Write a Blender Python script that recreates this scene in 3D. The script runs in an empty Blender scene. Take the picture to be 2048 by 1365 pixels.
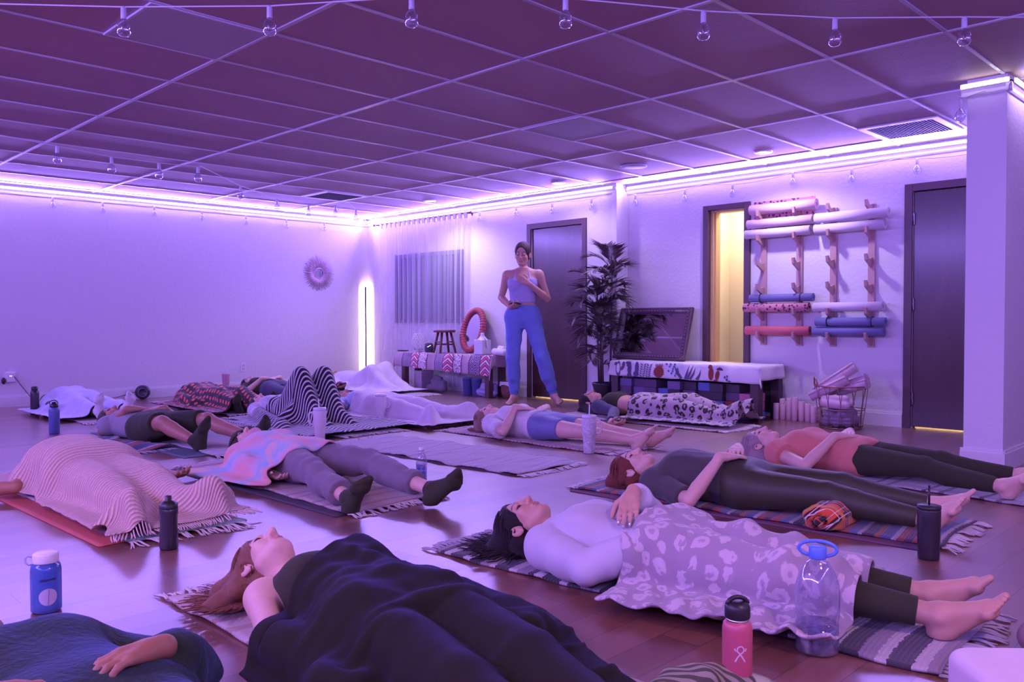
import bpy, bmesh, math, random
import numpy as np
from mathutils import Vector, Matrix, Euler

# ---------------------------------------------------------------- camera, world, lights, exposure
S = bpy.context.scene
COL = S.collection
FPX, PITCH, ROLL, YAW, CAMZ = 1666.0, .0262, -.0026, .7878, .9335   # focal length in pixels of a 2048 x 1365 frame
YL, XN, XF, H = 10.168, 7.205, 7.387, 2.401     # long wall, near and far stretch of the door wall, ceiling height
_c, _s = math.cos(PITCH), math.sin(PITCH)
FWD = np.array([math.sin(YAW) * _c, math.cos(YAW) * _c, -_s]); RGT = np.array([math.cos(YAW), -math.sin(YAW), 0.]); DWN = -np.cross(RGT, FWD)
cd = bpy.data.cameras.new('camera'); cam = bpy.data.objects.new('camera', cd); COL.objects.link(cam)
cd.sensor_width = 36; cd.lens = FPX * 36 / 2048; cd.clip_start = .05; cd.clip_end = 60
_cr, _sr = math.cos(ROLL), math.sin(ROLL)
_x = _cr * RGT - _sr * DWN; _y = -(_sr * RGT + _cr * DWN); _z = -FWD
cam.matrix_world = Matrix(((_x[0], _y[0], _z[0], 0), (_x[1], _y[1], _z[1], 0), (_x[2], _y[2], _z[2], CAMZ), (0, 0, 0, 1)))
S.camera = cam
W = bpy.data.worlds.new('world'); S.world = W; W.use_nodes = True
W.node_tree.nodes['Background'].inputs[0].default_value = (.35, .25, .6, 1); W.node_tree.nodes['Background'].inputs[1].default_value = .08
S.view_settings.view_transform = 'Standard'; S.view_settings.look = 'None'; S.view_settings.gamma = 1; S.view_settings.use_curve_mapping = False
S.view_settings.exposure = 0.3
S.cycles.max_bounces = 7; S.cycles.diffuse_bounces = 4; S.cycles.glossy_bounces = 3; S.cycles.transmission_bounces = 6; S.cycles.transparent_max_bounces = 8
S.cycles.sample_clamp_indirect = 4.0; S.cycles.caustics_reflective = False; S.cycles.caustics_refractive = False

PURPLE = (.31, .19, 1.0)
def area(name, loc, direction, sx, sy, power, color, spread=180):
    l = bpy.data.lights.new(name, 'AREA'); l.shape = 'RECTANGLE'; l.size, l.size_y = sx, sy; l.energy = power; l.color = color; l.spread = math.radians(spread)
    o = bpy.data.objects.new(name, l); COL.objects.link(o); o.location = loc
    z = -Vector(direction).normalized()
    ref = Vector((0, 1, 0)) if abs(z.y) < .9 else Vector((1, 0, 0))
    return o, l, z
def strip_light(name, a, b, n, down, out, color=PURPLE, wash=(.62, .42, 1.0)):
    """an LED tape from a to b whose wall normal is n: one lamp washes down the wall, one shines into the room"""
    a, b, n = Vector(a), Vector(b), Vector(n); L = (b - a).length; t = (b - a).normalized(); k = max(1, round(L / 2.5))
    for i in range(k):
        c = a + (b - a) * ((i + .5) / k)
        for dirn, pw, nm in ((Vector((0, 0, -1)) - n * .15, down, 'wash'), (n + Vector((0, 0, .16)), out, 'throw')):
            if pw <= 0: continue
            l = bpy.data.lights.new(name + '_' + nm, 'AREA'); l.shape = 'RECTANGLE'; l.size = L / k; l.size_y = .025; l.energy = pw * L / k; l.color = wash if nm == 'wash' else color
            o = bpy.data.objects.new(name + '_' + nm, l); COL.objects.link(o)
            z = -dirn.normalized(); x = t; y = z.cross(x).normalized(); x = y.cross(z)
            p = c + n * .035
            o.matrix_world = Matrix(((x.x, y.x, z.x, p.x), (x.y, y.y, z.y, p.y), (x.z, y.z, z.z, p.z), (0, 0, 0, 1)))
ZS = 2.352
strip_light('tape_long_wall', (-2.4, YL - .03, ZS), (7.15, YL - .03, ZS), (0, -1, 0), .8, 22.)
strip_light('tape_door_wall', (XN - .03, 10.1, ZS), (XN - .03, 5.7, ZS), (-1, 0, 0), 1.4, 20.)
strip_light('tape_door_wall', (XF - .03, 5.6, ZS), (XF - .03, 1.7, ZS), (-1, 0, 0), 1.0, 18.)
strip_light('tape_partition', (5.7, 1.41, ZS), (7.3, 1.41, ZS), (0, -1, 0), 2., 3.)
strip_light('tape_rear', (-2.45, -1.9, ZS), (-2.45, 10., ZS), (1, 0, 0), 0, 34.)
strip_light('tape_rear', (-2.3, -1.95, ZS), (5.5, -1.95, ZS), (0, 1, 0), 0, 9.)
def spot(name, loc, power, color, size=.05, angle=150, blend=.6):
    l = bpy.data.lights.new(name, 'SPOT'); l.energy = power; l.color = color; l.shadow_soft_size = size; l.spot_size = math.radians(angle); l.spot_blend = blend
    o = bpy.data.objects.new(name, l); COL.objects.link(o); o.location = loc; return o
spot('downlight_and_fill_beam', (6.77, 3.62, H - .03), 55, (.78, .66, 1.0))
spot('downlight_and_fill_beam', (6.60, 8.0, H - .03), 42, (.95, .85, 1.0))
spot('downlight_and_fill_beam', (6.72, 5.98, H - .03), 22, (.7, .55, 1.0))
spot('downlight_and_fill_beam', (1.6, -.5, H - .03), 120, (1.0, .52, .62), .12, 165, .5)  # added warm pink fill behind the camera, not a known lamp
spot('downlight_and_fill_beam', (-.7, 3.0, H - .03), 130, (1.0, .52, .62), .12, 165, .5)  # added warm pink fill out of view on the left
spot('downlight_and_fill_beam', (4.7, .3, H - .03), 22, (.6, .36, .9), .12, 165, .5)  # added purple fill out of view on the right
# ---------------------------------------------------------------- places seen in the photograph -> places in the room
def ray(px, py):
    xp, yp = (px - 1024) / FPX, (py - 682.5) / FPX
    x, y = _cr * xp + _sr * yp, -_sr * xp + _cr * yp
    return FWD + x * RGT + y * DWN
EYE = np.array([0, 0, CAMZ])
def at(px, py, z=0.): d = ray(px, py); return EYE + d * ((z - CAMZ) / d[2])
def on_x(px, py, X=XF): d = ray(px, py); return EYE + d * (X / d[0])
def on_y(px, py, Y=YL): d = ray(px, py); return EYE + d * (Y / d[1])

# ---------------------------------------------------------------- objects
def thing(name, label, cat, loc=(0, 0, 0), rotz=0, group=None):
    o = bpy.data.objects.new(name, None); o.empty_display_size = .1; COL.objects.link(o); o.location = loc; o.rotation_euler = (0, 0, rotz)
    o['label'] = label; o['category'] = cat
    if group: o['group'] = group
    return o
def tag(o, label, cat, group=None):
    o['label'] = label; o['category'] = cat
    if group: o['group'] = group
    return o
def put(name, me, parent=None, loc=None, rotz=None, label=None, kind=None):
    o = bpy.data.objects.new(name, me); COL.objects.link(o)
    if parent is not None: o.parent = parent
    if loc is not None: o.location = loc
    if rotz is not None: o.rotation_euler = (0, 0, rotz)
    if label: o['label'] = label
    if kind: o['kind'] = kind
    return o
class MB:
    """collects shapes for one mesh"""
    def __init__(s): s.bm = bmesh.new(); s.mi = 0
    def _fin(s, r):
        for f in {f for v in r for f in v.link_faces}: f.material_index = s.mi
    def box(s, c, d, rot=None, bev=0):
        r = bmesh.ops.create_cube(s.bm, size=1); vs = r['verts']
        M = Matrix.Translation(c) @ (rot.to_4x4() if rot is not None else Matrix()) @ Matrix.Diagonal((d[0], d[1], d[2], 1))
        bmesh.ops.transform(s.bm, matrix=M, verts=vs); s._fin(vs)
        if bev:
            es = list({e for v in vs for e in v.link_edges}); bmesh.ops.bevel(s.bm, geom=es, offset=bev, segments=2, affect='EDGES', profile=.6)
        return s
    def lohi(s, a, b, bev=0): return s.box([(a[i] + b[i]) / 2 for i in range(3)], [abs(b[i] - a[i]) for i in range(3)], bev=bev)
    def tube(s, pts, r, n=8, cap=True, closed=False):
        pts = [Vector(p) for p in pts]; rr = r if isinstance(r, (list, tuple)) else [r] * len(pts); rings = []; up = Vector((.13, .21, .97))
        N = len(pts)
        for i, p in enumerate(pts):
            a = pts[(i - 1) % N] if closed else pts[max(i - 1, 0)]; b = pts[(i + 1) % N] if closed else pts[min(i + 1, N - 1)]
            t = (b - a).normalized(); x = t.cross(up)
            if x.length < 1e-3: x = t.cross(Vector((1, 0, 0)))
            x.normalize(); y = t.cross(x); up = x.cross(t)
            rings.append([s.bm.verts.new(p + (x * math.cos(q * 2 * math.pi / n) + y * math.sin(q * 2 * math.pi / n)) * rr[i]) for q in range(n)])
        for i in range(N if closed else N - 1):
            A, B = rings[i], rings[(i + 1) % N]
            for q in range(n):
                f = s.bm.faces.new((A[q], A[(q + 1) % n], B[(q + 1) % n], B[q])); f.material_index = s.mi; f.smooth = True
        if cap and not closed:
            for R_ in (rings[0][::-1], rings[-1]): f = s.bm.faces.new(R_); f.material_index = s.mi
        return s
    def lathe(s, prof, c=(0, 0, 0), n=32, cap=True):
        rings = []
        for r, z in prof: rings.append([s.bm.verts.new((c[0] + r * math.cos(q * 2 * math.pi / n), c[1] + r * math.sin(q * 2 * math.pi / n), c[2] + z)) for q in range(n)])
        for A, B in zip(rings, rings[1:]):
            for q in range(n): f = s.bm.faces.new((A[q], A[(q + 1) % n], B[(q + 1) % n], B[q])); f.material_index = s.mi; f.smooth = True
        if cap:
            if prof[0][0] > 1e-6: f = s.bm.faces.new(rings[0][::-1]); f.material_index = s.mi
            if prof[-1][0] > 1e-6: f = s.bm.faces.new(rings[-1]); f.material_index = s.mi
        return s
    def prism(s, poly, fn, d0, d1):
        """extrude polygon (a, b) through fn(a, b, d)"""
        A = [s.bm.verts.new(fn(a, b, d0)) for a, b in poly]; B = [s.bm.verts.new(fn(a, b, d1)) for a, b in poly]; n = len(poly)
        for q in range(n): f = s.bm.faces.new((A[q], A[(q + 1) % n], B[(q + 1) % n], B[q])); f.material_index = s.mi
        f = s.bm.faces.new(A[::-1]); f.material_index = s.mi; f = s.bm.faces.new(B); f.material_index = s.mi
        return s
    def quad(s, *p): f = s.bm.faces.new([s.bm.verts.new(q) for q in p]); f.material_index = s.mi; return s
    def make(s, name, mats, smooth=None):
        bmesh.ops.recalc_face_normals(s.bm, faces=s.bm.faces)
        me = bpy.data.meshes.new(name); s.bm.to_mesh(me); s.bm.free()
        for m in (mats if isinstance(mats, (list, tuple)) else [mats]): me.materials.append(m)
        if smooth is not None:
            me.polygons.foreach_set('use_smooth', [smooth] * len(me.polygons))
        return me
    def put(s, name, mats, parent=None, smooth=None, **k): return put(name, s.make(name, mats, smooth), parent, **k)
def structure(name, mb, mats): o = mb.put(name, mats); o['kind'] = 'structure'; return o
def mod(o, kind, **k):
    m = o.modifiers.new(kind.lower(), kind)
    for a, b in k.items(): setattr(m, a, b)
    return m
def dup(root, loc=None, rotz=None, label=None):
    r = root.copy(); COL.objects.link(r)
    if loc is not None: r.location = loc
    if rotz is not None: r.rotation_euler = (0, 0, rotz)
    if label: r['label'] = label
    for ch in list(root.children):
        c = ch.copy(); COL.objects.link(c); c.parent = r
        for g in ch.children: d = g.copy(); COL.objects.link(d); d.parent = c
    return r

# ---------------------------------------------------------------- materials
class NT:
    def __init__(s, name):
        s.m = bpy.data.materials.new(name); s.m.use_nodes = True; s.t = s.m.node_tree; s.b = s.t.nodes['Principled BSDF']
    def n(s, kind, ins=None, **k):
        nd = s.t.nodes.new('ShaderNode' + kind)
        for a, b in k.items(): setattr(nd, a, b)
        for a, b in (ins or {}).items(): s.set(nd.inputs[a], b)
        return nd
    def set(s, sock, v):
        if hasattr(v, 'is_output') and v.is_output: s.t.links.new(v, sock)
        elif isinstance(v, (tuple, list)) and len(v) == 3 and sock.type == 'RGBA': sock.default_value = (*v, 1)
        else: sock.default_value = v
    def P(s, **k):
        al = {'col': 'Base Color', 'rough': 'Roughness', 'metal': 'Metallic', 'spec': 'Specular IOR Level', 'trans': 'Transmission Weight', 'ior': 'IOR', 'alpha': 'Alpha', 'sheen': 'Sheen Weight', 'normal': 'Normal',
              'coat': 'Coat Weight', 'coatr': 'Coat Roughness', 'em': 'Emission Color', 'ems': 'Emission Strength', 'sss': 'Subsurface Weight'}
        for a, b in k.items(): s.set(s.b.inputs[al[a]], b)
        return s
    def uv(s, sx=1, sy=1, sz=1, kind='UV'):
        tc = s.n('TexCoord'); mp = s.n('Mapping', {'Vector': tc.outputs[kind], 'Scale': (sx, sy, sz)}); return mp.outputs[0]
    def noise(s, vec, scale, detail=3, rough=.5, dist=0): return s.n('TexNoise', {'Vector': vec, 'Scale': scale, 'Detail': detail, 'Roughness': rough, 'Distortion': dist}).outputs[0]
    def math(s, op, a, b=0., c=0.):
        nd = s.n('Math', operation=op); s.set(nd.inputs[0], a); s.set(nd.inputs[1], b); s.set(nd.inputs[2], c); return nd.outputs[0]
    def mix(s, f, a, b):
        nd = s.n('Mix', data_type='RGBA'); s.set(nd.inputs[0], f); s.set(nd.inputs[6], a); s.set(nd.inputs[7], b); return nd.outputs[2]
    def ramp(s, v, stops, interp='LINEAR'):
        nd = s.n('ValToRGB', {'Fac': v}); cr = nd.color_ramp; cr.interpolation = interp
        while len(cr.elements) > 1: cr.elements.remove(cr.elements[0])
        cr.elements[0].position = stops[0][0]; cr.elements[0].color = (*stops[0][1], 1)
        for p, c in stops[1:]: e = cr.elements.new(p); e.color = (*c, 1)
        return nd.outputs[0]
    def bump(s, h, strength=.3, dist=.01): s.P(normal=s.n('Bump', {'Height': h, 'Strength': strength, 'Distance': dist}).outputs[0]); return s
    def xyz(s, v): return s.n('SeparateXYZ', {'Vector': v}).outputs
_MC = {}
def flat(name, col, rough=.6, **k):
    key = (name, tuple(col), rough, tuple(sorted(k.items())))
    if key not in _MC: _MC[key] = NT(name).P(col=col, rough=rough, **k).m
    return _MC[key]
def cloth(name, col, bump=.25, scale=400, rough=.9, sheen=.15, vary=.12):
    N = NT(name); v = N.uv(kind='Object'); n1 = N.noise(v, scale, 2); n2 = N.noise(v, 9, 3)
    c = N.mix(N.math('MULTIPLY', n2, 1.), [x * (1 - vary) for x in col], [min(1, x * (1 + vary)) for x in col])
    N.P(col=c, rough=rough, sheen=sheen); N.bump(n1, bump, .002); return N.m
def skin(name, col, lip=(.42, .17, .16)):
    N = NT(name); a = N.n('VertexColor', layer_name='tint'); sp = N.n('SeparateColor', {'Color': a.outputs[0]}).outputs
    v = N.uv(kind='Object'); n = N.noise(v, 14, 4); c = N.mix(n, [x * .9 for x in col], [min(1, x * 1.08) for x in col])
    c = N.mix(N.math('MULTIPLY', sp[2], .28), c, [col[0] * .95, col[1] * .6, col[2] * .6])
    c = N.mix(N.math('MULTIPLY', sp[0], .75), c, [col[0] * lip[0] * 1.7, col[1] * lip[1] * 2.6, col[2] * lip[2] * 3.2]); c = N.mix(sp[1], c, (.03, .02, .018))
    N.P(col=c, rough=.48, spec=.4, sss=.08); N.b.inputs['Subsurface Radius'].default_value = (.012, .005, .003)
    N.bump(N.noise(v, 350, 2), .08, .001); return N.m
def hair(name, col):
    N = NT(name); v = N.uv(70, 4, 70, kind='Object'); n = N.noise(v, 5, 5, .7, .6)
    N.P(col=N.mix(n, [x * .45 for x in col], [x * 1.5 for x in col]), rough=.5, spec=.3); N.bump(n, .7, .012); return N.m
# ---------------------------------------------------------------- solid-shape library
def axis(lo, hi, base, fine=()):
    out = [lo]
    while out[-1] < hi:
        v = out[-1]; h = base
        for a, b, hh in fine:
            if a - base <= v <= b: h = min(h, hh)
        out.append(v + h)
    return np.array(out, np.float32)

class Field:
    """signed distance field on a rectilinear grid, meshed with surface nets"""
    def __init__(s, lo, hi, base, fx=(), fy=(), fz=()):
        s.xs = axis(lo[0], hi[0], base, fx); s.ys = axis(lo[1], hi[1], base, fy); s.zs = axis(lo[2], hi[2], base, fz)
        s.D = np.full((len(s.xs), len(s.ys), len(s.zs)), .5, np.float32)
    def like(s):
        f = Field.__new__(Field); f.xs, f.ys, f.zs = s.xs, s.ys, s.zs
        f.D = np.full(s.D.shape, .5, np.float32); return f
    def add(s, fn, lo, hi, k=.01, op='u', m=.05):
        sl = []
        for ax, a, b in ((s.xs, lo[0], hi[0]), (s.ys, lo[1], hi[1]), (s.zs, lo[2], hi[2])):
            i = max(0, int(np.searchsorted(ax, a - m)) - 1); j = min(len(ax), int(np.searchsorted(ax, b + m)) + 1)
            if j - i < 2: return
            sl.append(slice(i, j))
        sl = tuple(sl)
        d = fn(s.xs[sl[0]][:, None, None], s.ys[sl[1]][None, :, None], s.zs[sl[2]][None, None, :])
        o = s.D[sl]
        if op == 'u':
            hh = np.clip(.5 + .5 * (o - d) / k, 0, 1); s.D[sl] = o + (d - o) * hh - k * hh * (1 - hh)
        else:
            d = -d; hh = np.clip(.5 - .5 * (o - d) / k, 0, 1); s.D[sl] = o + (d - o) * hh + k * hh * (1 - hh)
    def mesh(s):
        D, xs, ys, zs = s.D, s.xs, s.ys, s.zs
        S = D < 0
        c = np.zeros(tuple(n - 1 for n in D.shape), np.uint8)
        for a in (0, 1):
            for b in (0, 1):
                for e in (0, 1):
                    c += S[a:S.shape[0] - 1 + a, b:S.shape[1] - 1 + b, e:S.shape[2] - 1 + e]
        act = (c > 0) & (c < 8)
        idx = np.full(c.shape, -1, np.int32)
        I, J, K = np.nonzero(act); idx[I, J, K] = np.arange(len(I))
        acc = np.zeros((len(I), 3), np.float64); cnt = np.zeros(len(I))
        g = (xs, ys, zs)
        for ax in range(3):
            for a in (0, 1):
                for b in (0, 1):
                    o0 = [0, 0, 0]; oth = [t for t in range(3) if t != ax]; o0[oth[0]] = a; o0[oth[1]] = b
                    o1 = list(o0); o1[ax] = 1
                    v0 = D[I + o0[0], J + o0[1], K + o0[2]]; v1 = D[I + o1[0], J + o1[1], K + o1[2]]
                    m = (v0 < 0) != (v1 < 0)
                    t = np.where(m, v0 / np.where(m, v0 - v1, 1), 0)
                    p = [xs[I + o0[0]], ys[J + o0[1]], zs[K + o0[2]]]
                    q = (I, J, K)[ax]
                    p[ax] = p[ax] + t * (g[ax][q + 1] - g[ax][q])
                    for e in range(3): acc[:, e] += np.where(m, p[e], 0)
                    cnt += m
        V = acc / cnt[:, None]
        F = []
        sh = S.shape
        e = S[:-1, 1:-1, 1:-1] != S[1:, 1:-1, 1:-1]; i, j, k = np.nonzero(e); j = j + 1; k = k + 1
        q = np.stack([idx[i, j - 1, k - 1], idx[i, j, k - 1], idx[i, j, k], idx[i, j - 1, k]], 1); fl = ~S[i, j, k]; q[fl] = q[fl][:, ::-1]; F.append(q)
        e = S[1:-1, :-1, 1:-1] != S[1:-1, 1:, 1:-1]; i, j, k = np.nonzero(e); i = i + 1; k = k + 1
        q = np.stack([idx[i - 1, j, k - 1], idx[i - 1, j, k], idx[i, j, k], idx[i, j, k - 1]], 1); fl = ~S[i, j, k]; q[fl] = q[fl][:, ::-1]; F.append(q)
        e = S[1:-1, 1:-1, :-1] != S[1:-1, 1:-1, 1:]; i, j, k = np.nonzero(e); i = i + 1; j = j + 1
        q = np.stack([idx[i - 1, j - 1, k], idx[i, j - 1, k], idx[i, j, k], idx[i - 1, j, k]], 1); fl = ~S[i, j, k]; q[fl] = q[fl][:, ::-1]; F.append(q)
        F = np.concatenate(F); return V, F[(F >= 0).all(1)]

def smooth_mesh(V, F, n=1, lam=.5):
    E = np.concatenate([F[:, [0, 1]], F[:, [1, 2]], F[:, [2, 3]], F[:, [3, 0]]])
    E = np.concatenate([E, E[:, ::-1]])
    deg = np.bincount(E[:, 0], minlength=len(V))[:, None]
    for t in range(n):
        for l in (lam, -lam * 1.04):
            acc = np.stack([np.bincount(E[:, 0], V[E[:, 1], a], len(V)) for a in range(3)], 1)
            V = V + l * (acc / np.maximum(deg, 1) - V)
    return V

def mesh_np(name, V, F, mats, smooth=True, uv=None, cols=None, mi=None):
    F = np.asarray(F, np.int32); V = np.asarray(V, np.float32)
    me = bpy.data.meshes.new(name)
    n = F.shape[1]
    me.vertices.add(len(V)); me.vertices.foreach_set('co', V.ravel())
    me.loops.add(F.size); me.loops.foreach_set('vertex_index', F.ravel())
    me.polygons.add(len(F)); me.polygons.foreach_set('loop_start', np.arange(0, F.size, n, dtype=np.int32))
    me.polygons.foreach_set('use_smooth', np.full(len(F), smooth))
    if mi is not None: me.polygons.foreach_set('material_index', np.asarray(mi, np.int32))
    me.update(calc_edges=True); me.validate()
    if uv is not None:
        l = me.uv_layers.new(name='UVMap'); l.data.foreach_set('uv', np.asarray(uv, np.float32)[F.ravel()].ravel())
    if cols is not None:
        a = me.color_attributes.new('tint', 'FLOAT_COLOR', 'POINT'); a.data.foreach_set('color', np.asarray(cols, np.float32).ravel())
    for m in (mats if isinstance(mats, (list, tuple)) else [mats]): me.materials.append(m)
    return me

def V3(*a): return np.array(a, float)
def unit(v): v = np.asarray(v, float); return v / (np.linalg.norm(v) + 1e-9)

def cap(F, a, b, r1, r2=None, k=.012, op='u', clip=()):
    """tapered capsule; clip = [(point, normal)] keeps the side the normal points away from"""
    r2 = r1 if r2 is None else r2
    a, b = np.asarray(a, float), np.asarray(b, float); ba = b - a; bb = ba @ ba + 1e-9; R = max(r1, r2)
    def fn(X, Y, Z):
        t = np.clip(((X - a[0]) * ba[0] + (Y - a[1]) * ba[1] + (Z - a[2]) * ba[2]) / bb, 0, 1)
        d = np.sqrt((X - a[0] - t * ba[0]) ** 2 + (Y - a[1] - t * ba[1]) ** 2 + (Z - a[2] - t * ba[2]) ** 2) - (r1 + t * (r2 - r1))
        for p, n in clip: d = np.maximum(d, (X - p[0]) * n[0] + (Y - p[1]) * n[1] + (Z - p[2]) * n[2])
        return d
    F.add(fn, np.minimum(a, b) - R, np.maximum(a, b) + R, k, op)

def ell(F, c, r, M=None, k=.012, op='u'):
    """ellipsoid; rows of M are its axes"""
    c = np.asarray(c, float); r = np.asarray(r, float); M = np.eye(3) if M is None else np.asarray(M)
    ext = np.sqrt((M.T ** 2) @ (r ** 2))
    def fn(X, Y, Z):
        x, y, z = X - c[0], Y - c[1], Z - c[2]
        q = [(x * m[0] + y * m[1] + z * m[2]) for m in M]
        k0 = np.sqrt(sum((q[i] / r[i]) ** 2 for i in range(3))); k1 = np.sqrt(sum((q[i] / r[i] ** 2) ** 2 for i in range(3)))
        return k0 * (k0 - 1) / (k1 + 1e-6)
    F.add(fn, c - ext, c + ext, k, op)

# ---------------------------------------------------------------- people
class Body:
    """A person in a frame of their own: x = their left, y = towards the head, z = the front. Lying on the back, z = 0 is the mat."""
    def __init__(s, sc=1., female=True, bulk=1., standing=False, **P):
        s.sc, s.fem, s.bulk = sc, female, bulk
        g = lambda k, d: np.array(P.get(k, d), float) * sc
        s.neck = g('neck', (0, .475, .085)); s.head = g('head', (0, .625, .105))
        face = unit(P.get('face', (0, .0, 1))); up = unit(P.get('crown', (0, 1, 0)))
        l = unit(np.cross(up, face)); up = np.cross(face, l); s.HM = np.stack([face, l, up])   # rows: face, left, up
        sg = {'l': 1, 'r': -1}
        s.sh = {q: g('shoulder_' + q, (.165 * v, .415, .085)) for q, v in sg.items()}
        s.el = {q: g('elbow_' + q, (.235 * v, .15, .06)) for q, v in sg.items()}
        s.wr = {q: g('wrist_' + q, (.29 * v, -.08, .045)) for q, v in sg.items()}
        s.hd = {q: unit(P.get('hand_' + q, (.15 * v, -1, 0))) for q, v in sg.items()}
        s.pn = {q: unit(P.get('palm_' + q, (0, 0, 1))) for q, v in sg.items()}
        s.curl = {q: P.get('curl_' + q, .5) for q in sg}
        s.hip = {q: g('hip_' + q, (.085 * v, -.02, .095)) for q, v in sg.items()}
        s.kn = {q: g('knee_' + q, (.11 * v, -.43, .085)) for q, v in sg.items()}
        s.an = {q: g('ankle_' + q, (.14 * v, -.83, .06)) for q, v in sg.items()}
        s.toe = {q: unit(P.get('toe_' + q, (.42 * v, -.42, .8))) for q, v in sg.items()}
        f = 1 if female else 0
        b = bulk
        #           y     w            d     
        st = [(-.13, .085 * b, .055 * b), (-.06, (.155 + .012 * f) * b, .092 * b), (.02, (.152 + .012 * f) * b, .098 * b), (.13, (.135 - .012 * f) * b, .086 * b), (.25, (.145 - .008 * f) * b, .094 * b),
              (.35, (.163 - .01 * f) * b, .102 * b), (.42, .15, .075), (.46, .10, .055), (.49, .06, .05)]
        s.st = np.array(st) * sc
        s.zc = np.interp(s.st[:, 0], np.array([-.13, 0, .35, .46, .5]) * sc, np.array([.09, .098 * b, .1 * b, .085, .085]) * sc)
        s.P = P
    def torso(s, F, inf=0., y0=-9, y1=9, k=.02, breast=True):
        c = s.sc; ys0 = max(s.st[0, 0], y0); ys1 = min(s.st[-1, 0], y1)
        yy = np.linspace(s.st[0, 0], s.st[-1, 0], 60)
        ker = np.array([1, 2, 3, 2, 1]) / 9.
        sm = lambda a: np.convolve(np.pad(np.interp(yy, s.st[:, 0], a), 2, 'edge'), ker, 'valid')
        w_, d_, z_ = sm(s.st[:, 1]) + inf, sm(s.st[:, 2]) + inf, sm(s.zc)
        def fn(X, Y, Z):
            w, d, z = (np.interp(Y, yy, a).astype(np.float32) for a in (w_, d_, z_))
            q = (np.abs(X / w) ** 2.4 + np.abs((Z - z) / d) ** 2.4) ** (1 / 2.4)
            return np.maximum((q - 1) * np.minimum(w, d), np.maximum(ys0 - Y, Y - ys1))
        F.add(fn, (-.3 * c, ys0, -.02), (.3 * c, ys1, .3 * c), k)
        yc = .33 * c
        if y1 > .43 * c and y0 < yc:
            cl = [((0, y0, 0), (0, -1, 0))] if y0 > -5 else []
            for q in 'lr':      # shoulders girdle
                cap(F, s.neck * (1, .93, 1), s.sh[q] * (.88, 1, 1), .05 * c + inf, .052 * c + inf, k=.03)
        if y1 > yc and y0 < yc:
            if s.fem and breast:
                for v in (-1, 1): ell(F, (.072 * v * c, .315 * c, .155 * c), (.065 * c + inf, .06 * c + inf, .05 * c + inf), k=.04)
            elif breast:
                for v in (-1, 1): ell(F, (.075 * v * c, .34 * c, .15 * c), (.075 * c + inf, .055 * c + inf, .035 * c + inf), k=.03)
        return s
    def arm(s, F, q, inf=0., upto=2., k=.015, start=0., hand=True):
        c = s.sc * (1 if s.fem else 1.13); a, e, w = s.sh[q], s.el[q], s.wr[q]
        clip = []
        if upto < 2:
            p = a + (e - a) * upto if upto <= 1 else e + (w - e) * (upto - 1)
            n = unit(e - a) if upto <= 1 else unit(w - e); clip = [(p, n)]
        c1 = clip if upto <= 1 else []
        cap(F, a, e, .046 * c + inf, .034 * c + inf, k=k + .01, clip=c1)
        cap(F, a, a + (e - a) * .2, .053 * c + inf, .046 * c + inf, k=k, clip=c1)
        if upto > 1:
            m = e + (w - e) * .28
            cap(F, e, m, .034 * c + inf, .0365 * c + inf, k=.006, clip=clip); cap(F, m, w, .0365 * c + inf, .0235 * c + inf, k=.004, clip=clip)
        if upto >= 2 and hand: s.hand(F, q, inf)
    def hand(s, F, q, inf=0):
        c = s.sc * (1.02 if s.fem else 1.14); w, d, n = s.wr[q], s.hd[q], s.pn[q]
        sd = {'l': 1, 'r': -1}[q]
        th = unit(np.cross(d, n)) * sd * -1        # towards the thumb
        n = unit(np.cross(th, d)) * (1 if np.cross(th, d) @ n > 0 else -1)
        cu = s.curl[q]
        cap(F, w - d * .01, w + d * .035 * c, .022 * c, .021 * c, k=.012)
        cap(F, w + d * .03 * c + th * .016 * c, w + d * .07 * c + th * .018 * c, .0165 * c, .0135 * c, k=.016)
        cap(F, w + d * .03 * c - th * .014 * c, w + d * .068 * c - th * .018 * c, .0165 * c, .0125 * c, k=.016)
        for i, (off, L) in enumerate(((.027, .07), (.0095, .079), (-.009, .073), (-.027, .056))):
            b = w + (d * (.083 - .004 * abs(i - 1)) + th * off) * c
            cap(F, w + d * .05 * c + th * off * .7 * c, b, .0115 * c, .0098 * c, k=.01)
            ang = cu * .35; p = b; r = .0092
            spread = th * (off * 2.2)
            for j, fr in enumerate((.45, .3, .25)):
                ang2 = ang + cu * (.55 * j) * (1 + .12 * i)
                v = unit(d * math.cos(ang2) + n * math.sin(ang2) + spread * (1 - .3 * j))
                p2 = p + v * L * fr * c
                cap(F, p, p2, r * c + inf, (r - .0011) * c + inf, k=.004); p = p2; r -= .001
        b = w + (d * .022 + th * .02) * c; p2 = b + unit(d * .75 + th * .75 + n * .35) * .042 * c
        cap(F, w + d * .02 * c + th * .008 * c, p2, .0165 * c, .012 * c, k=.012)
        p3 = p2 + unit(d * .95 + th * .35 + n * (.3 + .4 * cu)) * .03 * c; cap(F, p2, p3, .0112 * c, .0098 * c, k=.006)
        p4 = p3 + unit(d + th * .1 + n * (.2 + .4 * cu)) * .024 * c; cap(F, p3, p4, .0098 * c, .0082 * c, k=.005)
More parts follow.
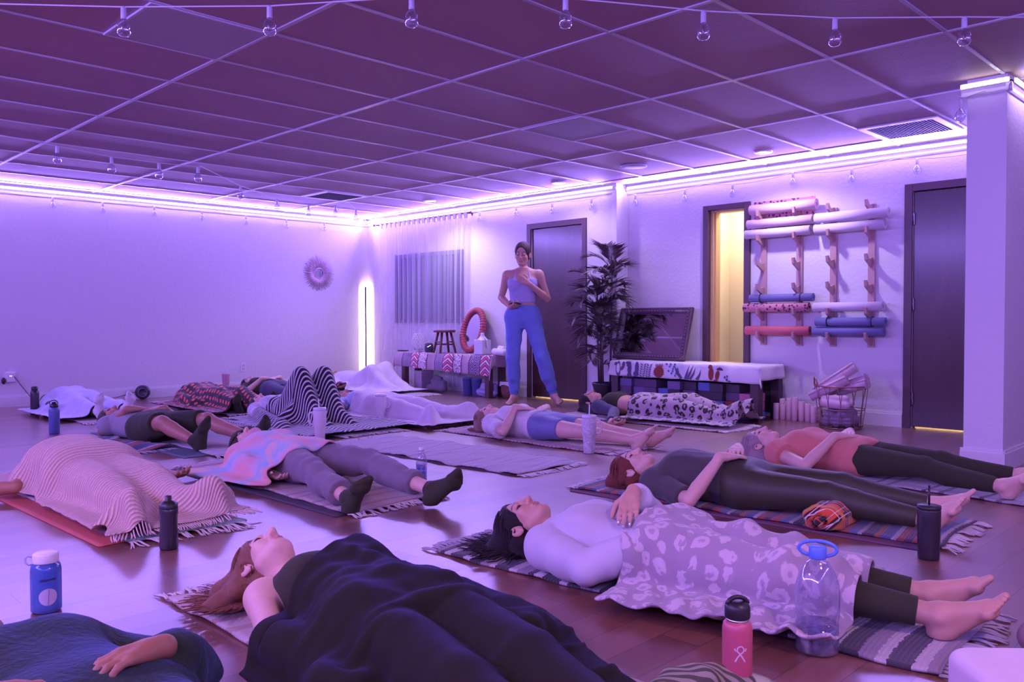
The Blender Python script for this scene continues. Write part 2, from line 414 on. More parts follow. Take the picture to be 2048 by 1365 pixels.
    def leg(s, F, q, inf=0., upto=2., k=.02, foot=True, frm=0.):
        c = s.sc; h, kn, an = s.hip[q], s.kn[q], s.an[q]; b = s.bulk ** .7; mm = 1 if s.fem else 1.04
        clip = []
        if upto < 2:
            p = h + (kn - h) * upto if upto <= 1 else kn + (an - kn) * (upto - 1)
            n = unit(kn - h) if upto <= 1 else unit(an - kn); clip = [(p, n)]
        c1 = clip if upto <= 1 else []
        if frm: c1 = c1 + [(h + (kn - h) * frm, -unit(kn - h))]
        cap(F, h, kn, .086 * c * b * mm + inf, .05 * c * b * mm + inf, k=k + .01, clip=c1)
        if upto > 1:
            v = unit(an - kn); back = unit(np.cross(np.cross(v, unit(kn - h) - v * .3 + V3(0, 0, .6)), v)) if False else V3(0, 0, -1)
            ax = unit(kn - h)
            bend = unit(np.cross(v, ax)) if np.linalg.norm(np.cross(v, ax)) > .2 else None
            back = V3(0, 0, -1) if bend is None else unit(v * 0 + (np.cross(bend, v)) * (1 if np.cross(bend, v) @ ax < 0 else -1))
            m = kn + (an - kn) * .3 + back * .012 * c
            cap(F, kn, m, .049 * c * b * mm + inf, .051 * c * b * mm + inf, k=.008, clip=clip)
            cap(F, m, an, .05 * c * b * mm + inf, .0305 * c + inf, k=.006, clip=clip)
            cap(F, kn - back * .018 * c, kn - back * .016 * c + v * .02 * c, .036 * c * mm + inf, k=.012, clip=clip)
        if upto >= 2 and foot: s.foot(F, q, inf)
    def foot(s, F, q, inf=0, toes=True):
        c = s.sc * (1 if s.fem else 1.1); a, t = s.an[q], s.toe[q]; v = unit(s.an[q] - s.kn[q])
        down = unit(v - (v @ t) * t)                    # towards the sole
        sd = unit(np.cross(t, down))
        if sd[0] * (1 if q == 'l' else -1) > 0: sd = -sd  # towards the big toe
        heel = a + down * .04 * c - t * .034 * c; ball = heel + t * .158 * c + down * .01 * c
        cap(F, heel, ball, .031 * c + inf, .02 * c + inf, k=.02)
        cap(F, a, a + down * .03 * c - t * .015 * c, .034 * c + inf, .034 * c + inf, k=.02)
        cap(F, a + t * .012 * c, ball - down * .005 * c, .033 * c + inf, .02 * c + inf, k=.022)
        cap(F, ball + sd * .022 * c, ball - sd * .028 * c - t * .012 * c, .02 * c + inf, .016 * c + inf, k=.018)
        for v_ in (-1, 1): cap(F, a + sd * .028 * v_ * c, a + sd * .029 * v_ * c, .012 * c + inf, k=.012)
        if toes:
            for i, (o, L, r) in enumerate(((.029, .046, .0115), (.011, .043, .009), (-.004, .037, .0085), (-.017, .03, .008), (-.029, .023, .0075))):
                p = ball + sd * o * c + t * (.004 - .004 * i) * c
                cap(F, p, p + t * L * c - down * .002 * c, r * 1.1 * c + inf, r * c + inf, k=.005)
    def hp(s, x, y, z):     # head coordinates (face, left, up) to the body's frame
        return s.head + s.HM.T @ (np.array((x, y, z)) * s.sc)
    def skull(s, F):
        c = s.sc; M = s.HM; H = s.hp
        E = lambda p, r, k=.012, op='u', MM=None: ell(F, H(*p), np.array(r) * c, M if MM is None else MM, k, op)
        C = lambda a, b, r1, r2, k=.01, op='u': cap(F, H(*a), H(*b), r1 * c, r2 * c, k, op)
        nb = s.neck
        cap(F, nb - (nb - s.head) * -.1, H(-.018, 0, -.055), .046 * c * (1 if s.fem else 1.14), .043 * c * (1 if s.fem else 1.14), k=.02)
        E((-.014, 0, .032), (.098, .074, .088), .01)
        E((.022, 0, -.035), (.064, .058, .082), .02)
        E((.062, 0, -.094), (.021, .022, .017), .022)
        for v in (-1, 1):
            C((.008, .044 * v, -.062), (.055, .02 * v, -.096), .015, .013, .022)
            E((.052, .036 * v, -.03), (.026, .024, .026), .02)
            E((.092, .0315 * v, .004), (.02, .019, .013), .016, 's')
            E((.0735, .031 * v, .0025), (.013, .0155, .0115), .005)
            C((.0835, .016 * v, .0215), (.063, .044 * v, .0225), .008, .006, .014)
            E((.0885, .0105 * v, -.0335), (.0105, .0075, .0075), .006)
            E((.092, .006 * v, -.041), (.005, .0035, .003), .003, 's')
            # ear
            t = .35; ME = np.stack([M[0] * math.cos(t) - M[1] * v * math.sin(t), M[1] * v * math.cos(t) + M[0] * math.sin(t), M[2]])
            ell(F, H(-.012, .077 * v, -.012), np.array((.019, .008, .031)) * c, ME, .006)
            ell(F, H(-.008, .086 * v, -.008), np.array((.011, .007, .019)) * c, ME, .004, 's')
            E((-.006, .074 * v, -.038), (.009, .006, .009), .006)
        C((.0835, 0, .018), (.1035, 0, -.03), .0075, .0098, .012)
        E((.104, 0, -.032), (.0105, .0105, .0095), .006)
        C((.0825, -.012, -.062), (.0825, .012, -.062), .0072, .0072, .012)
        C((.077, -.019, -.0635), (.0885, 0, -.0605), .003, .0048, .004); C((.077, .019, -.0635), (.0885, 0, -.0605), .003, .0048, .004)
        C((.077, -.017, -.069), (.087, 0, -.071), .003, .0054, .004); C((.077, .017, -.069), (.087, 0, -.071), .003, .0054, .004)
        for v in (-1, 1): C((.082, .021 * v, -.0665), (.0935, 0, -.0658), .0016, .0022, .0025, 's')
        E((.088, 0, -.083), (.008, .018, .0055), .01, 's')
    def tint(s, V):
        q = ((V - s.head) @ s.HM.T) / s.sc
        x, y, z = q.T; ay = np.abs(y)
        ss = lambda e0, e1, v: np.clip((v - e0) / (e1 - e0), 0, 1) ** 2 * (3 - 2 * np.clip((v - e0) / (e1 - e0), 0, 1))
        front = ss(.03, .05, x)
        lips = front * (1 - ss(.75, 1.1, np.sqrt((y / .022) ** 2 + ((z + .066) / .011) ** 2)))
        arc = .0245 + .004 * np.sin((ay - .012) / .04 * np.pi) - np.clip(ay - .035, 0, 1) * .25
        brow = front * (1 - ss(.0032, .0062, np.abs(z - arc))) * ss(.010, .015, ay) * (1 - ss(.048, .054, ay))
        lid = -.0035 - .004 * np.cos(np.clip((ay - .0315) / .017, -1, 1) * np.pi / 2)
        lash = front * (1 - ss(.0016, .0038, np.abs(z - lid))) * ss(.014, .018, ay) * (1 - ss(.047, .050, ay))
        flush = front * np.exp(-((ay - .04) / .018) ** 2 - ((z + .03) / .022) ** 2) + .7 * np.exp(-((x - .104) ** 2 + y ** 2 + (z + .033) ** 2) / .013 ** 2)
        return np.stack([lips, np.clip(brow * .85 + lash, 0, 1), np.clip(flush, 0, 1), np.ones_like(x)], 1)
    def body(s, F, arms='lr', legs='lr', inf=0):
        s.torso(F)
        for q in arms: s.arm(F, q)
        for q in legs: s.leg(F, q)
        s.skull(F)
    def scalp(s, F, inf=.012, low=-.05, front=.045):
        c = s.sc; M = s.HM; H = s.hp
        ell(F, H(-.016, 0, .034), np.array((.098 + inf, .074 + inf, .088 + inf)) * c, M, .01)
        ell(F, H(-.045, 0, -.02), np.array((.062, .066 + inf * .6, .07)) * c, M, .02)
        # open the face and the neck
        ell(F, H(.105, 0, -.03), np.array((.085, .0665, .115)) * c, M, .012, 's')
        for v in (-1, 1): ell(F, H(-.008, .085 * v, -.02), np.array((.024, .03, .034)) * c, M, .008, 's')
        ell(F, H(-.02, 0, -.14), np.array((.1, .1, .06)) * c, M, .012, 's')
def wrinkle(V, amp, sc, seed, N=None):
    r = np.random.RandomState(seed); o = np.zeros(len(V))
    for i in range(5):
        d = r.randn(3); d /= np.linalg.norm(d); w = r.randn(3); w /= np.linalg.norm(w)
        o += np.sin(V @ d * sc * (1 + .5 * i) + 2.2 * np.sin(V @ w * sc * .6 + r.rand() * 6) + r.rand() * 6) / (1 + .4 * i)
    return amp * o / 3
# ---------------------------------------------------------------- the room
N = NT('plaster_wall'); v = N.uv(kind='Object'); h = N.math('ADD', N.noise(v, 34, 4, .6), N.math('MULTIPLY', N.noise(v, 9, 2), .5))
N.P(col=(.74, .72, .74), rough=.75); N.bump(h, .32, .012); M_wall = N.m
M_trim = flat('white_trim', (.78, .77, .78), .35)
N = NT('wood_floor'); v = N.uv(kind='Object')
br = N.n('TexBrick', {'Vector': v, 'Color1': (.16, .16, .16), 'Color2': (.85, .85, .85), 'Mortar': (0, 0, 0), 'Scale': 1., 'Mortar Size': .0012, 'Mortar Smooth': .2, 'Bias': 0., 'Brick Width': 1.25, 'Row Height': .128}, offset=.37, offset_frequency=2)
g = N.noise(N.uv(1.2, 16, 1, kind='Object'), 4, 5, .6, 1.2)
tone = N.n('SeparateColor', {'Color': br.outputs[0]}).outputs[0]
c = N.ramp(N.math('ADD', N.math('MULTIPLY', tone, .55), N.math('MULTIPLY', g, .5)), [(.2, (.11, .036, .025)), (.55, (.20, .07, .045)), (.9, (.29, .12, .075))])
c = N.mix(br.outputs[1], c, (.03, .012, .01))
N.P(col=c, rough=N.math('ADD', .42, N.math('MULTIPLY', g, .12)), spec=.8, coat=.8, coatr=.25)
N.b.inputs['Coat IOR'].default_value = 1.72
N.b.inputs['IOR'].default_value = 1.8
N.bump(N.math('SUBTRACT', N.math('MULTIPLY', g, .12), br.outputs[1]), .18, .002); M_floor = N.m
N = NT('ceiling_tile'); v = N.uv(kind='Object'); n = N.noise(v, 1.1, 3); n2 = N.noise(v, 60, 4, .7)
N.P(col=N.mix(n, (.44, .30, .42), (.54, .37, .50)), rough=.62, spec=.4); N.bump(N.math('ADD', n2, N.math('MULTIPLY', N.noise(v, 7, 4), 1.2)), .35, .008); M_tile = N.m
M_bar = flat('grid_bar_paint', (.62, .60, .72), .28, spec=.7)
N = NT('dark_door_wood'); v = N.uv(1, 1, .18, kind='Object'); n = N.noise(v, 6, 5, .6, 1.5)
N.P(col=N.ramp(n, [(.25, (.030, .011, .011)), (.75, (.065, .024, .021))]), rough=.3, spec=.55, coat=.5, coatr=.16); N.bump(N.noise(N.uv(1, 1, .5, kind='Object'), 1.6, 2), .5, .03); M_door = N.m
M_frame = flat('dark_frame_wood', (.085, .04, .055), .35)
M_chrome = flat('brushed_metal', (.7, .68, .7), .25, metal=1.)
M_black = flat('black_plastic', (.022, .018, .022), .4)
M_white = flat('white_plastic', (.8, .78, .8), .35)

structure('floor', MB().lohi((-2.6, -2.1, -.1), (7.6, 10.3, 0)), M_floor)
structure('ceiling', MB().lohi((-2.6, -2.1, H), (7.6, 10.3, H + .08)), M_tile)
structure('wall_left', MB().lohi((-2.6, YL, 0), (7.6, YL + .12, H)), M_wall)
# the door wall, with openings for two doors and the lit window
D1, D3, WN = (6.05, 6.84), (1.80, 2.575), (4.125, 4.545)
mb = MB()
mb.lohi((XN, D1[1] + .0, 0), (XN + .14, YL, H)).lohi((XN, 5.575, 0), (XN + .14, D1[0], H)).lohi((XN, D1[0], 2.04), (XN + .14, D1[1], H))
mb.lohi((XN + .14, 5.575, 0), (XF + .12, 5.63, H))
structure('wall_right_near_stretch', mb, M_wall).name = 'wall_right'
mb = MB()
mb.lohi((XF, WN[1], 0), (XF + .14, 5.575, H)).lohi((XF, D3[1], 0), (XF + .14, WN[0], H)).lohi((XF, 1.4, 0), (XF + .14, D3[0], H)).lohi((XF, D3[0], 2.03), (XF + .14, D3[1], H))
mb.lohi((XF, WN[0], 2.03), (XF + .14, WN[1], H)).lohi((XF, WN[0], 0), (XF + .14, WN[1], .49))
structure('wall_right_set_back', mb, M_wall)
structure('wall_partition', MB().lohi((5.66, 1.44, 0), (7.6, 1.66, H)), M_wall)
structure('wall_back', MB().lohi((-2.6, -2.1, 0), (-2.48, 10.3, H)), M_wall)
structure('wall_near', MB().lohi((-2.6, -2.1, 0), (7.6, -1.98, H)).lohi((7.5, -2.1, 0), (7.6, 1.5, H)), M_wall)
# post where the wall steps back
structure('trim_1', MB().lohi((XN - .012, 5.56, 0), (XN + .2, 5.625, H - .08), .003), M_trim)
# baseboards
def base(name, *boxes):
    mb = MB()
    for a, b in boxes: mb.lohi(a, b)
    return structure(name, mb, M_trim)
def board(ax, fixed, a, b, sgn):
    out = []
    for t, z0, z1 in ((.016, 0, .108), (.009, .108, .126)):
        if ax == 'x': out.append(((a, fixed, z0), (b, fixed + sgn * t, z1)))
        else: out.append(((fixed, a, z0), (fixed + sgn * t, b, z1)))
    return out
base('baseboard_left', *board('x', YL, -2.4, XN, -1))
base('baseboard_right', *board('y', XN, D1[1] + .07, YL - .02, -1), *board('y', XN, 5.63, D1[0] - .06, -1), *board('y', XF, D3[1] + .07, 5.55, -1))
b = base('baseboard_partition', *board('x', 1.44, 5.64, 7.4, -1), *board('y', 5.66, 1.424, 1.676, -1))
# crown mouldings the LED tapes sit on
def crown(name, ax, fixed, a, b, sgn):
    poly = [(0, 0), (.008, 0), (.014, .012), (.014, .03), (.03, .052), (.03, .06), (0, .06)]
    fn = (lambda d, z, t: (t, fixed + sgn * d, 2.312 + z - .02)) if ax == 'x' else (lambda d, z, t: (fixed + sgn * d, t, 2.312 + z - .02))
    return structure(name, MB().prism(poly, fn, a, b), M_trim)
crown('trim_2', 'x', YL, -2.4, XN, -1); crown('trim_3', 'y', XN, 5.56, YL, -1); crown('trim_4', 'y', XF, 1.66, 5.56, -1); crown('trim_5', 'x', 1.44, 5.63, 7.4, -1); crown('trim_6', 'y', 5.66, 1.41, 1.69, -1)
# LED tapes
M_led = NT('led_glow').P(col=(.9, .9, .9), em=(1., .90, .84), ems=6.).m
M_tape = flat('led_tape_backing', (.8, .78, .74), .5)
def led(label, a, b, n):
    a, b, n = Vector(a), Vector(b), Vector(n); t = (b - a).normalized(); L = (b - a).length
    o = thing('led_strip', label, 'LED light strip', (a + b) / 2)
    rot = Matrix((t, n, t.cross(n))).transposed()
    MB().box(n * .004, (L, .004, .03), rot).put('tape', M_tape, o)
    mb = MB(); k = int(L / .035)
    for i in range(k): mb.box(t * ((i + .5) / k - .5) * L + n * .012 + Vector((0, 0, -.002)), (.021, .012, .02), rot)
    mb.put('diodes', M_led, o, kind='stuff')
    return o
led('long glowing LED strip along the top of the blank wall on the left', (-2.3, YL - .03, ZS + .004), (XN - .03, YL - .03, ZS + .004), (0, -1, 0))
led('glowing LED strip along the ceiling above the curtain and the first door', (XN - .03, YL - .04, ZS + .004), (XN - .03, 5.6, ZS + .004), (-1, 0, 0))
led('glowing LED strip along the ceiling above the yoga mat racks', (XF - .03, 5.54, ZS + .004), (XF - .03, 1.70, ZS + .004), (-1, 0, 0))
led('short row of LEDs around the narrow end of the pillar wall', (5.63, 1.69, ZS + .004), (5.63, 1.42, ZS + .004), (-1, 0, 0))
led('LED strip over the broad face of the pillar wall at far right', (5.66, 1.41, ZS + .004), (7.3, 1.41, ZS + .004), (0, -1, 0))
# ceiling grid
GX, GY = .9603, 1.4571
mb = MB()
for i in range(-3, 6):
    x = GX + 1.2192 * i
    mb.lohi((x - .012, -1.98, H - .007), (x + .012, YL, H))
for j in range(-5, 15):
    y = GY + .6096 * j
    if -1.98 < y < YL: mb.lohi((-2.48, y - .010, H - .006), (XF, y + .010, H))
mb.lohi((-2.48, YL - .022, H - .006), (XF, YL, H)).lohi((XN - .022, 5.6, H - .006), (XN, YL, H)).lohi((XF - .022, 1.66, H - .006), (XF, 5.6, H))
structure('trim_7', mb, M_bar)
# lay-in panels and vents
M_panel = flat('milky_panel', (.48, .46, .62), .5); M_grille = flat('grille_blue_grey', (.30, .30, .42), .5); M_dark = flat('dark_slot', (.05, .04, .06), .7)
for x, y, lab in ((1.875, 4.2, 'unlit pale ceiling panel at upper left, nearest of the ceiling panels'), (4.93, 4.2, 'unlit pale ceiling panel in the middle of the ceiling')):
    o = thing('ceiling_panel', lab, 'ceiling panel', (x, y, H))
    MB().lohi((-.295, -.295, -.010), (.295, .295, -.001)).put('diffuser', M_panel, o)
    MB().lohi((-.303, -.303, -.012), (-.29, .303, -.001)).lohi((.29, -.303, -.012), (.303, .303, -.001)).lohi((-.29, -.303, -.012), (.29, -.29, -.001)).lohi((-.29, .29, -.012), (.29, .303, -.001)).put('frame', M_bar, o)
def vent(x, y, sx, sy, lab, ns, dark):
    o = thing('ceiling_vent', lab, 'air vent', (x, y, H))
    w = .05
    MB().lohi((-sx, -sy, -.014), (-sx + w, sy, -.001)).lohi((sx - w, -sy, -.014), (sx, sy, -.001)).lohi((-sx + w, -sy, -.014), (sx - w, -sy + w, -.001)).lohi((-sx + w, sy - w, -.014), (sx - w, sy, -.001)).put('frame', M_bar, o)
    MB().lohi((-sx + w, -sy + w, -.004), (sx - w, sy - w, -.001)).put('backing', M_dark if dark else M_grille, o)
    mb = MB()
    for i in range(ns):
        yy = -sy + w + (i + .5) * (2 * sy - 2 * w) / ns
        mb.box((0, yy, -.009), (2 * sx - 2 * w, .012, .003), Euler((.6, 0, 0)).to_matrix())
    mb.put('louvres', M_grille, o, kind='stuff')
vent(6.75, 2.38, .29, .29, 'square slatted air vent in the ceiling near the pillar', 22, False)
vent(5.54, 8.47, .29, .29, 'dark ceiling vent high up towards the far corner', 14, True)
o = thing('ceiling_speaker', 'round flat speaker cover in the ceiling over the leaning mirror', 'ceiling speaker', (6.5, 4.82, H))
MB().lathe([(.11, 0), (.125, -.004), (.125, -.012), (.118, -.014), (.0, -.012)], n=32, cap=False).put('cover', M_panel, o)
M_dl = NT('downlight_glow').P(col=(1, 1, 1), em=(1, .95, .95), ems=7).m
for x, y, lab in ((6.77, 3.62, 'lit round ceiling downlight shining on the yoga mat racks'), (6.60, 8.0, 'lit ceiling downlight above the sheer curtain'), (6.72, 5.98, 'lit ceiling downlight over the first door'),
                  (1.6, -.5, 'added ceiling fill light above the nearest rows of people'), (-.7, 3.0, 'added ceiling fill light over the left end of the floor'), (4.7, .3, 'added ceiling fill light over the right-hand rows of people')):  # these three fittings are added to go with the unseen fill spots
    o = thing('downlight', lab, 'ceiling light', (x, y, H))
    MB().lathe([(.045, -.002), (.05, -.012), (.075, -.012), (.08, -.003), (.08, 0)], n=28, cap=False).put('trim_ring', M_white, o)
    MB().lathe([(0, -.0065), (.046, -.0065)], n=28, cap=False).put('lens', M_dl, o)

# ---------------------------------------------------------------- doors and the lit window
def door(name, y0, y1, X, top, knob_y, hinge_y, thin):
    o = thing(name, None, None) if False else bpy.data.objects.new(name, None); COL.objects.link(o); o.location = (X, (y0 + y1) / 2, 0); o['kind'] = 'structure'
    w = (y1 - y0) / 2
    mb = MB()
    for a, b in ((-w - .065, -w), (w, w + .065)): mb.lohi((-.018, a, 0), (.1, b, top + .065), .004)
    mb.lohi((-.018, -w, top), (.1, w, top + .065), .004)
    mb.lohi((.05, -w, 0), (.06, -w + .012, top)).lohi((.05, w - .012, 0), (.06, w, top)).lohi((.05, -w, top - .012), (.06, w, top))
    mb.put('door_frame', M_frame, o)
    MB().lohi((.012, -w + .004, .014), (.05, w - .004, top - .004), .002).put('door_leaf', M_door, o)
    if knob_y is not None:
        mb = MB(); s_ = w - .07 if knob_y > 0 else -w + .07
        for z in (.93,): mb.lathe([(0, .0), (.028, .0), (.03, .006), (.012, .01), (.011, .03), (.026, .045), (.03, .06), (.02, .075), (0, .078)], n=20, cap=False)
        me = mb.make('knob', M_chrome); k = put('door_knob', me, o, (.012, s_, .93)); k.rotation_euler = (0, -math.pi / 2, 0)
    for z in (.2, 1.0, 1.72):
        hy = w - .004 if hinge_y > 0 else -w + .004
        MB().lohi((-.004, hy - .012, z), (.014, hy + .012, z + .1), .003).tube([(-.004, hy, z - .003), (-.004, hy, z + .103)], .006).put('hinge', flat('hinge_metal', (.25, .2, .25), .3, metal=.9), o)
    return o
door('door_1', D1[0], D1[1], XN, 2.0, 1, -1, 0)
door('door_2', D3[0], D3[1], XF, 2.0, -1, 1, 0)
# light leaking under the doors from the lit rooms behind
M_hall = flat('hall_paint', (.74, .66, .54), .7)
def room_behind(name, y0, y1, X, d, power):
    mb = MB(); mb.lohi((X + d, y0 - .2, 0), (X + d + .02, y1 + .2, 2.3)).lohi((X + .141, y0 - .2, -.02), (X + d, y1 + .2, 0)).lohi((X + .141, y0 - .22, 0), (X + d, y0 - .2, 2.3)).lohi((X + .141, y1 + .2, 0), (X + d, y1 + .22, 2.3)).lohi((X + .141, y0 - .2, 2.3), (X + d, y1 + .2, 2.32))
    structure(name, mb, M_hall)
    l = bpy.data.lights.new('hall_lamp', 'AREA'); l.shape = 'RECTANGLE'; l.size = .3; l.size_y = .3; l.energy = power; l.color = (1, .84, .62)
    q = bpy.data.objects.new('hall_lamp', l); COL.objects.link(q); q.location = (X + .14 + (d - .14) * .45, (y0 + y1) / 2, 2.28)
room_behind('wall_hall_first', D1[0], D1[1], XN, .9, 60)
room_behind('wall_hall_second', D3[0], D3[1], XF, .9, 60)
room_behind('wall_hall_window', WN[0], WN[1], XF, .75, 11)
o = bpy.data.objects.new('window_1', None); COL.objects.link(o); o.location = (XF, (WN[0] + WN[1]) / 2, 0); o['kind'] = 'structure'
w = (WN[1] - WN[0]) / 2
mb = MB()
for a, b in ((-w - .05, -w + .012), (w - .012, w + .05)): mb.lohi((-.03, a, .44), (.13, b, 2.07), .004)
mb.lohi((-.03, -w, 2.02), (.13, w, 2.07), .004).lohi((-.03, -w, .44), (.13, w, .485), .004)
mb.put('window_frame', M_frame, o)
M_oak = flat('pale_oak', (.62, .42, .2), .5)
mb = MB().lohi((.02, w - .04, .485), (.13, w - .012, 2.02)).lohi((.05, w - .055, .485), (.13, w - .04, 2.02)).lohi((.02, -w + .012, .485), (.13, w - .04, .50)).lohi((.02, -w + .012, 2.0), (.13, w - .04, 2.02))
mb.put('inner_casing', M_oak, o)
# curtained window
o = bpy.data.objects.new('window_2', None); COL.objects.link(o); o.location = (XN, 8.77, 0); o['kind'] = 'structure'
mb = MB()
for a, b in ((-.72, -.66), (.66, .72)): mb.lohi((-.02, a, .92), (.0, b, 1.84), .003)
mb.lohi((-.02, -.66, 1.78), (0, .66, 1.84), .003).lohi((-.03, -.74, .89), (0, .74, .93), .003)
mb.put('window_frame', flat('window_frame_grey', (.2, .16, .26), .5), o)
MB().lohi((-.006, -.66, .93), (-.001, .66, 1.78)).put('window_pane', flat('dim_window_pane', (.10, .085, .16), .15, spec=.6), o)
mb = MB()
for i in range(12): mb.box((-.010, -.605 + i * .11, 1.355), (.002, .085, .84), Euler((0, 0, .3)).to_matrix())
mb.put('blind_slats', flat('blind_lilac', (.22, .18, .32), .6), o, kind='stuff')

# outlets
def outlet(x, lab, plug=False):
    o = thing('wall_outlet', lab, 'outlet', (x, YL, .315))
    MB().box((0, -.004, 0), (.072, .008, .116), bev=.003).put('cover_plate', M_white, o)
    for z in (-.022, .022): MB().box((0, -.009, z), (.034, .004, .028), bev=.004).put('socket', flat('socket_ivory', (.6, .58, .6), .4), o)
    return o
outlet(5.23, 'white wall outlet low on the blank wall right of the pink tumbler')
o = thing('wall_outlet', 'white outlet with a plug-in adapter at the far left edge', 'outlet', (2.52, YL, .32))
MB().box((.02, -.004, 0), (.116, .008, .116), bev=.003).put('cover_plate', M_white, o)
MB().box((.02, -.02, .0), (.085, .03, .10), bev=.006).put('adapter', M_white, o)
MB().lathe([(0, -.07), (.012, -.066), (.02, -.04), (.02, -.02), (.010, 0)], (-.05, -.03, .0), n=14).put('power_plug', M_black, o)
mb = MB(); mb.lohi((.008, -.037, .012), (.014, -.035, .02)).lohi((.022, -.037, .012), (.028, -.035, .02))
mb.put('indicator_lights', NT('indicator_glow').P(em=(.7, 1, .6), ems=2.).m, o, kind='stuff')
# ---------------------------------------------------------------- things on and along the walls
rnd = random.Random(4)
# corner light bar
M_glow = NT('bar_glow').P(em=(1., .80, .72), ems=9.).m
o = thing('corner_floor_lamp', 'tall thin glowing light bar standing in the far corner', 'floor lamp', (7.10, 10.07, 0))
MB().lathe([(0, 0), (.11, 0), (.11, .012), (.02, .016), (0, .016)], n=28, cap=False).put('base', M_black, o)
r45 = Euler((0, 0, -math.pi / 4)).to_matrix()
MB().box((0, 0, .71), (.022, .016, 1.40), r45).put('pole', M_black, o)
MB().box((.011, .011, .71), (.016, .006, 1.36), r45).put('light_tube', M_glow, o)
l = bpy.data.lights.new('bar_light', 'AREA'); l.shape = 'RECTANGLE'; l.size = .02; l.size_y = 1.36; l.energy = 15; l.color = (1, .66, .70)
q = bpy.data.objects.new('bar_light', l); COL.objects.link(q); q.matrix_world = Matrix.Translation((7.118, 10.088, .71)) @ Matrix(((.7071, 0, -.7071, 0), (-.7071, 0, -.7071, 0), (0, 1, 0, 0), (0, 0, 0, 1)))
# sunburst mirror
o = thing('sunburst_mirror', 'sunburst mirror with thin spiky rays on the blank left wall', 'wall mirror', (6.38, YL, 1.585))
M_ray = flat('sunburst_metal', (.60, .42, .50), .4, metal=.3)
mb = MB()
for i in range(88):
    a = i * 2 * math.pi / 88; L = .25 if i % 8 in (0, 4) else (.225, .205, .235, .19)[i % 4]
    c_, s_ = math.cos(a), math.sin(a); mb.tube([(c_ * .07, -.012, s_ * .07), (c_ * L, -.008 - .004 * (i % 3), s_ * L)], [.0062, .0040], n=5)
mb.put('rays', M_ray, o)
me = MB().lathe([(.062, 0), (.075, .0), (.08, .012), (.072, .022), (.064, .018)], n=36, cap=False).make('r', M_ray); k = put('mirror_ring', me, o); k.rotation_euler = (math.pi / 2, 0, 0)
M_mirror = flat('mirror_glass', (.85, .85, .88), .03, metal=1.)
me = MB().lathe([(0, .014), (.066, .012)], n=36, cap=False).make('g', M_mirror); k = put('mirror_glass', me, o); k.rotation_euler = (math.pi / 2, 0, 0)

# sheer curtain and rod
o = thing('curtain_rod', 'thin dark curtain rod under the ceiling by the corner', 'curtain rod', (XN, 8.86, 2.29))
MB().tube([(-.075, -1.02, 0), (-.075, 1.02, 0)], .007).put('rod', M_frame, o)
for y in (-1.03, 1.03): MB().lathe([(0, -.02), (.013, -.012), (.016, 0), (.013, .012), (0, .02)], (-.075, y, 0), n=12, cap=False).put('finial', M_frame, o)
for y in (-.98, .98): MB().lohi((-.08, y - .006, -.012), (0, y + .006, .004)).lohi((-.006, y - .012, -.03), (0, y + .012, .03)).put('bracket', M_frame, o)
N = NT('sheer_voile'); tr = N.n('BsdfTransparent', {'Color': (.97, .95, 1.)}); tl = N.n('BsdfTranslucent', {'Color': (.86, .84, .9)}); df = N.n('BsdfDiffuse', {'Color': (.86, .84, .9)})
m1 = N.n('MixShader', {0: .35, 1: df.outputs[0], 2: tl.outputs[0]}); fr = N.n('LayerWeight', {'Blend': .35}); m2 = N.n('MixShader', {0: N.math('ADD', .26, N.math('MULTIPLY', fr.outputs[1], .55)), 1: tr.outputs[0], 2: m1.outputs[0]})
N.t.links.new(m2.outputs[0], N.t.nodes['Material Output'].inputs[0]); M_sheer = N.m
o = thing('curtain', 'sheer white tab-top curtain hanging over the window in the far corner', 'curtain', (XN, 8.82, 0))
ny, nz = 420, 40; V = []; 
for i in range(ny):
    u = i / (ny - 1); y = (u - .5) * 1.86
    for j in range(nz):
        t = j / (nz - 1); z = .05 + t * 2.18
        ph = 60 * u + 3 * math.sin(9 * u); amp = .016 + .014 * (1 - t)
        fold = amp * math.sin(ph * 1.3) + .010 * math.sin(ph * 2.9 + 2 * t) * (1 - .3 * t)
        V.append((-.075 + fold, y * (1 - .03 * math.sin(t * 3)) + .01 * math.sin(ph * 1.3 + 1.4), z))
F_ = [(i * nz + j, (i + 1) * nz + j, (i + 1) * nz + j + 1, i * nz + j + 1) for i in range(ny - 1) for j in range(nz - 1)]
put('sheer_panel', mesh_np('sheer', V, F_, M_sheer), o)
mb = MB()
for i in range(18):
    y = -.9 + i * 1.8 / 17
    mb.tube([(-.078 + .012 * math.cos(a), y, 2.292 + .014 * math.sin(a)) for a in np.linspace(0, 2 * math.pi, 9)], .001, n=4)
    mb.box((-.066, y, 2.262), (.0015, .05, .07)).box((-.086, y, 2.262), (.0015, .05, .07)).box((-.076, y, 2.302), (.022, .05, .0015))
mb.put('tabs', flat('curtain_tab_cloth', (.86, .84, .9), .8), o, kind='stuff')

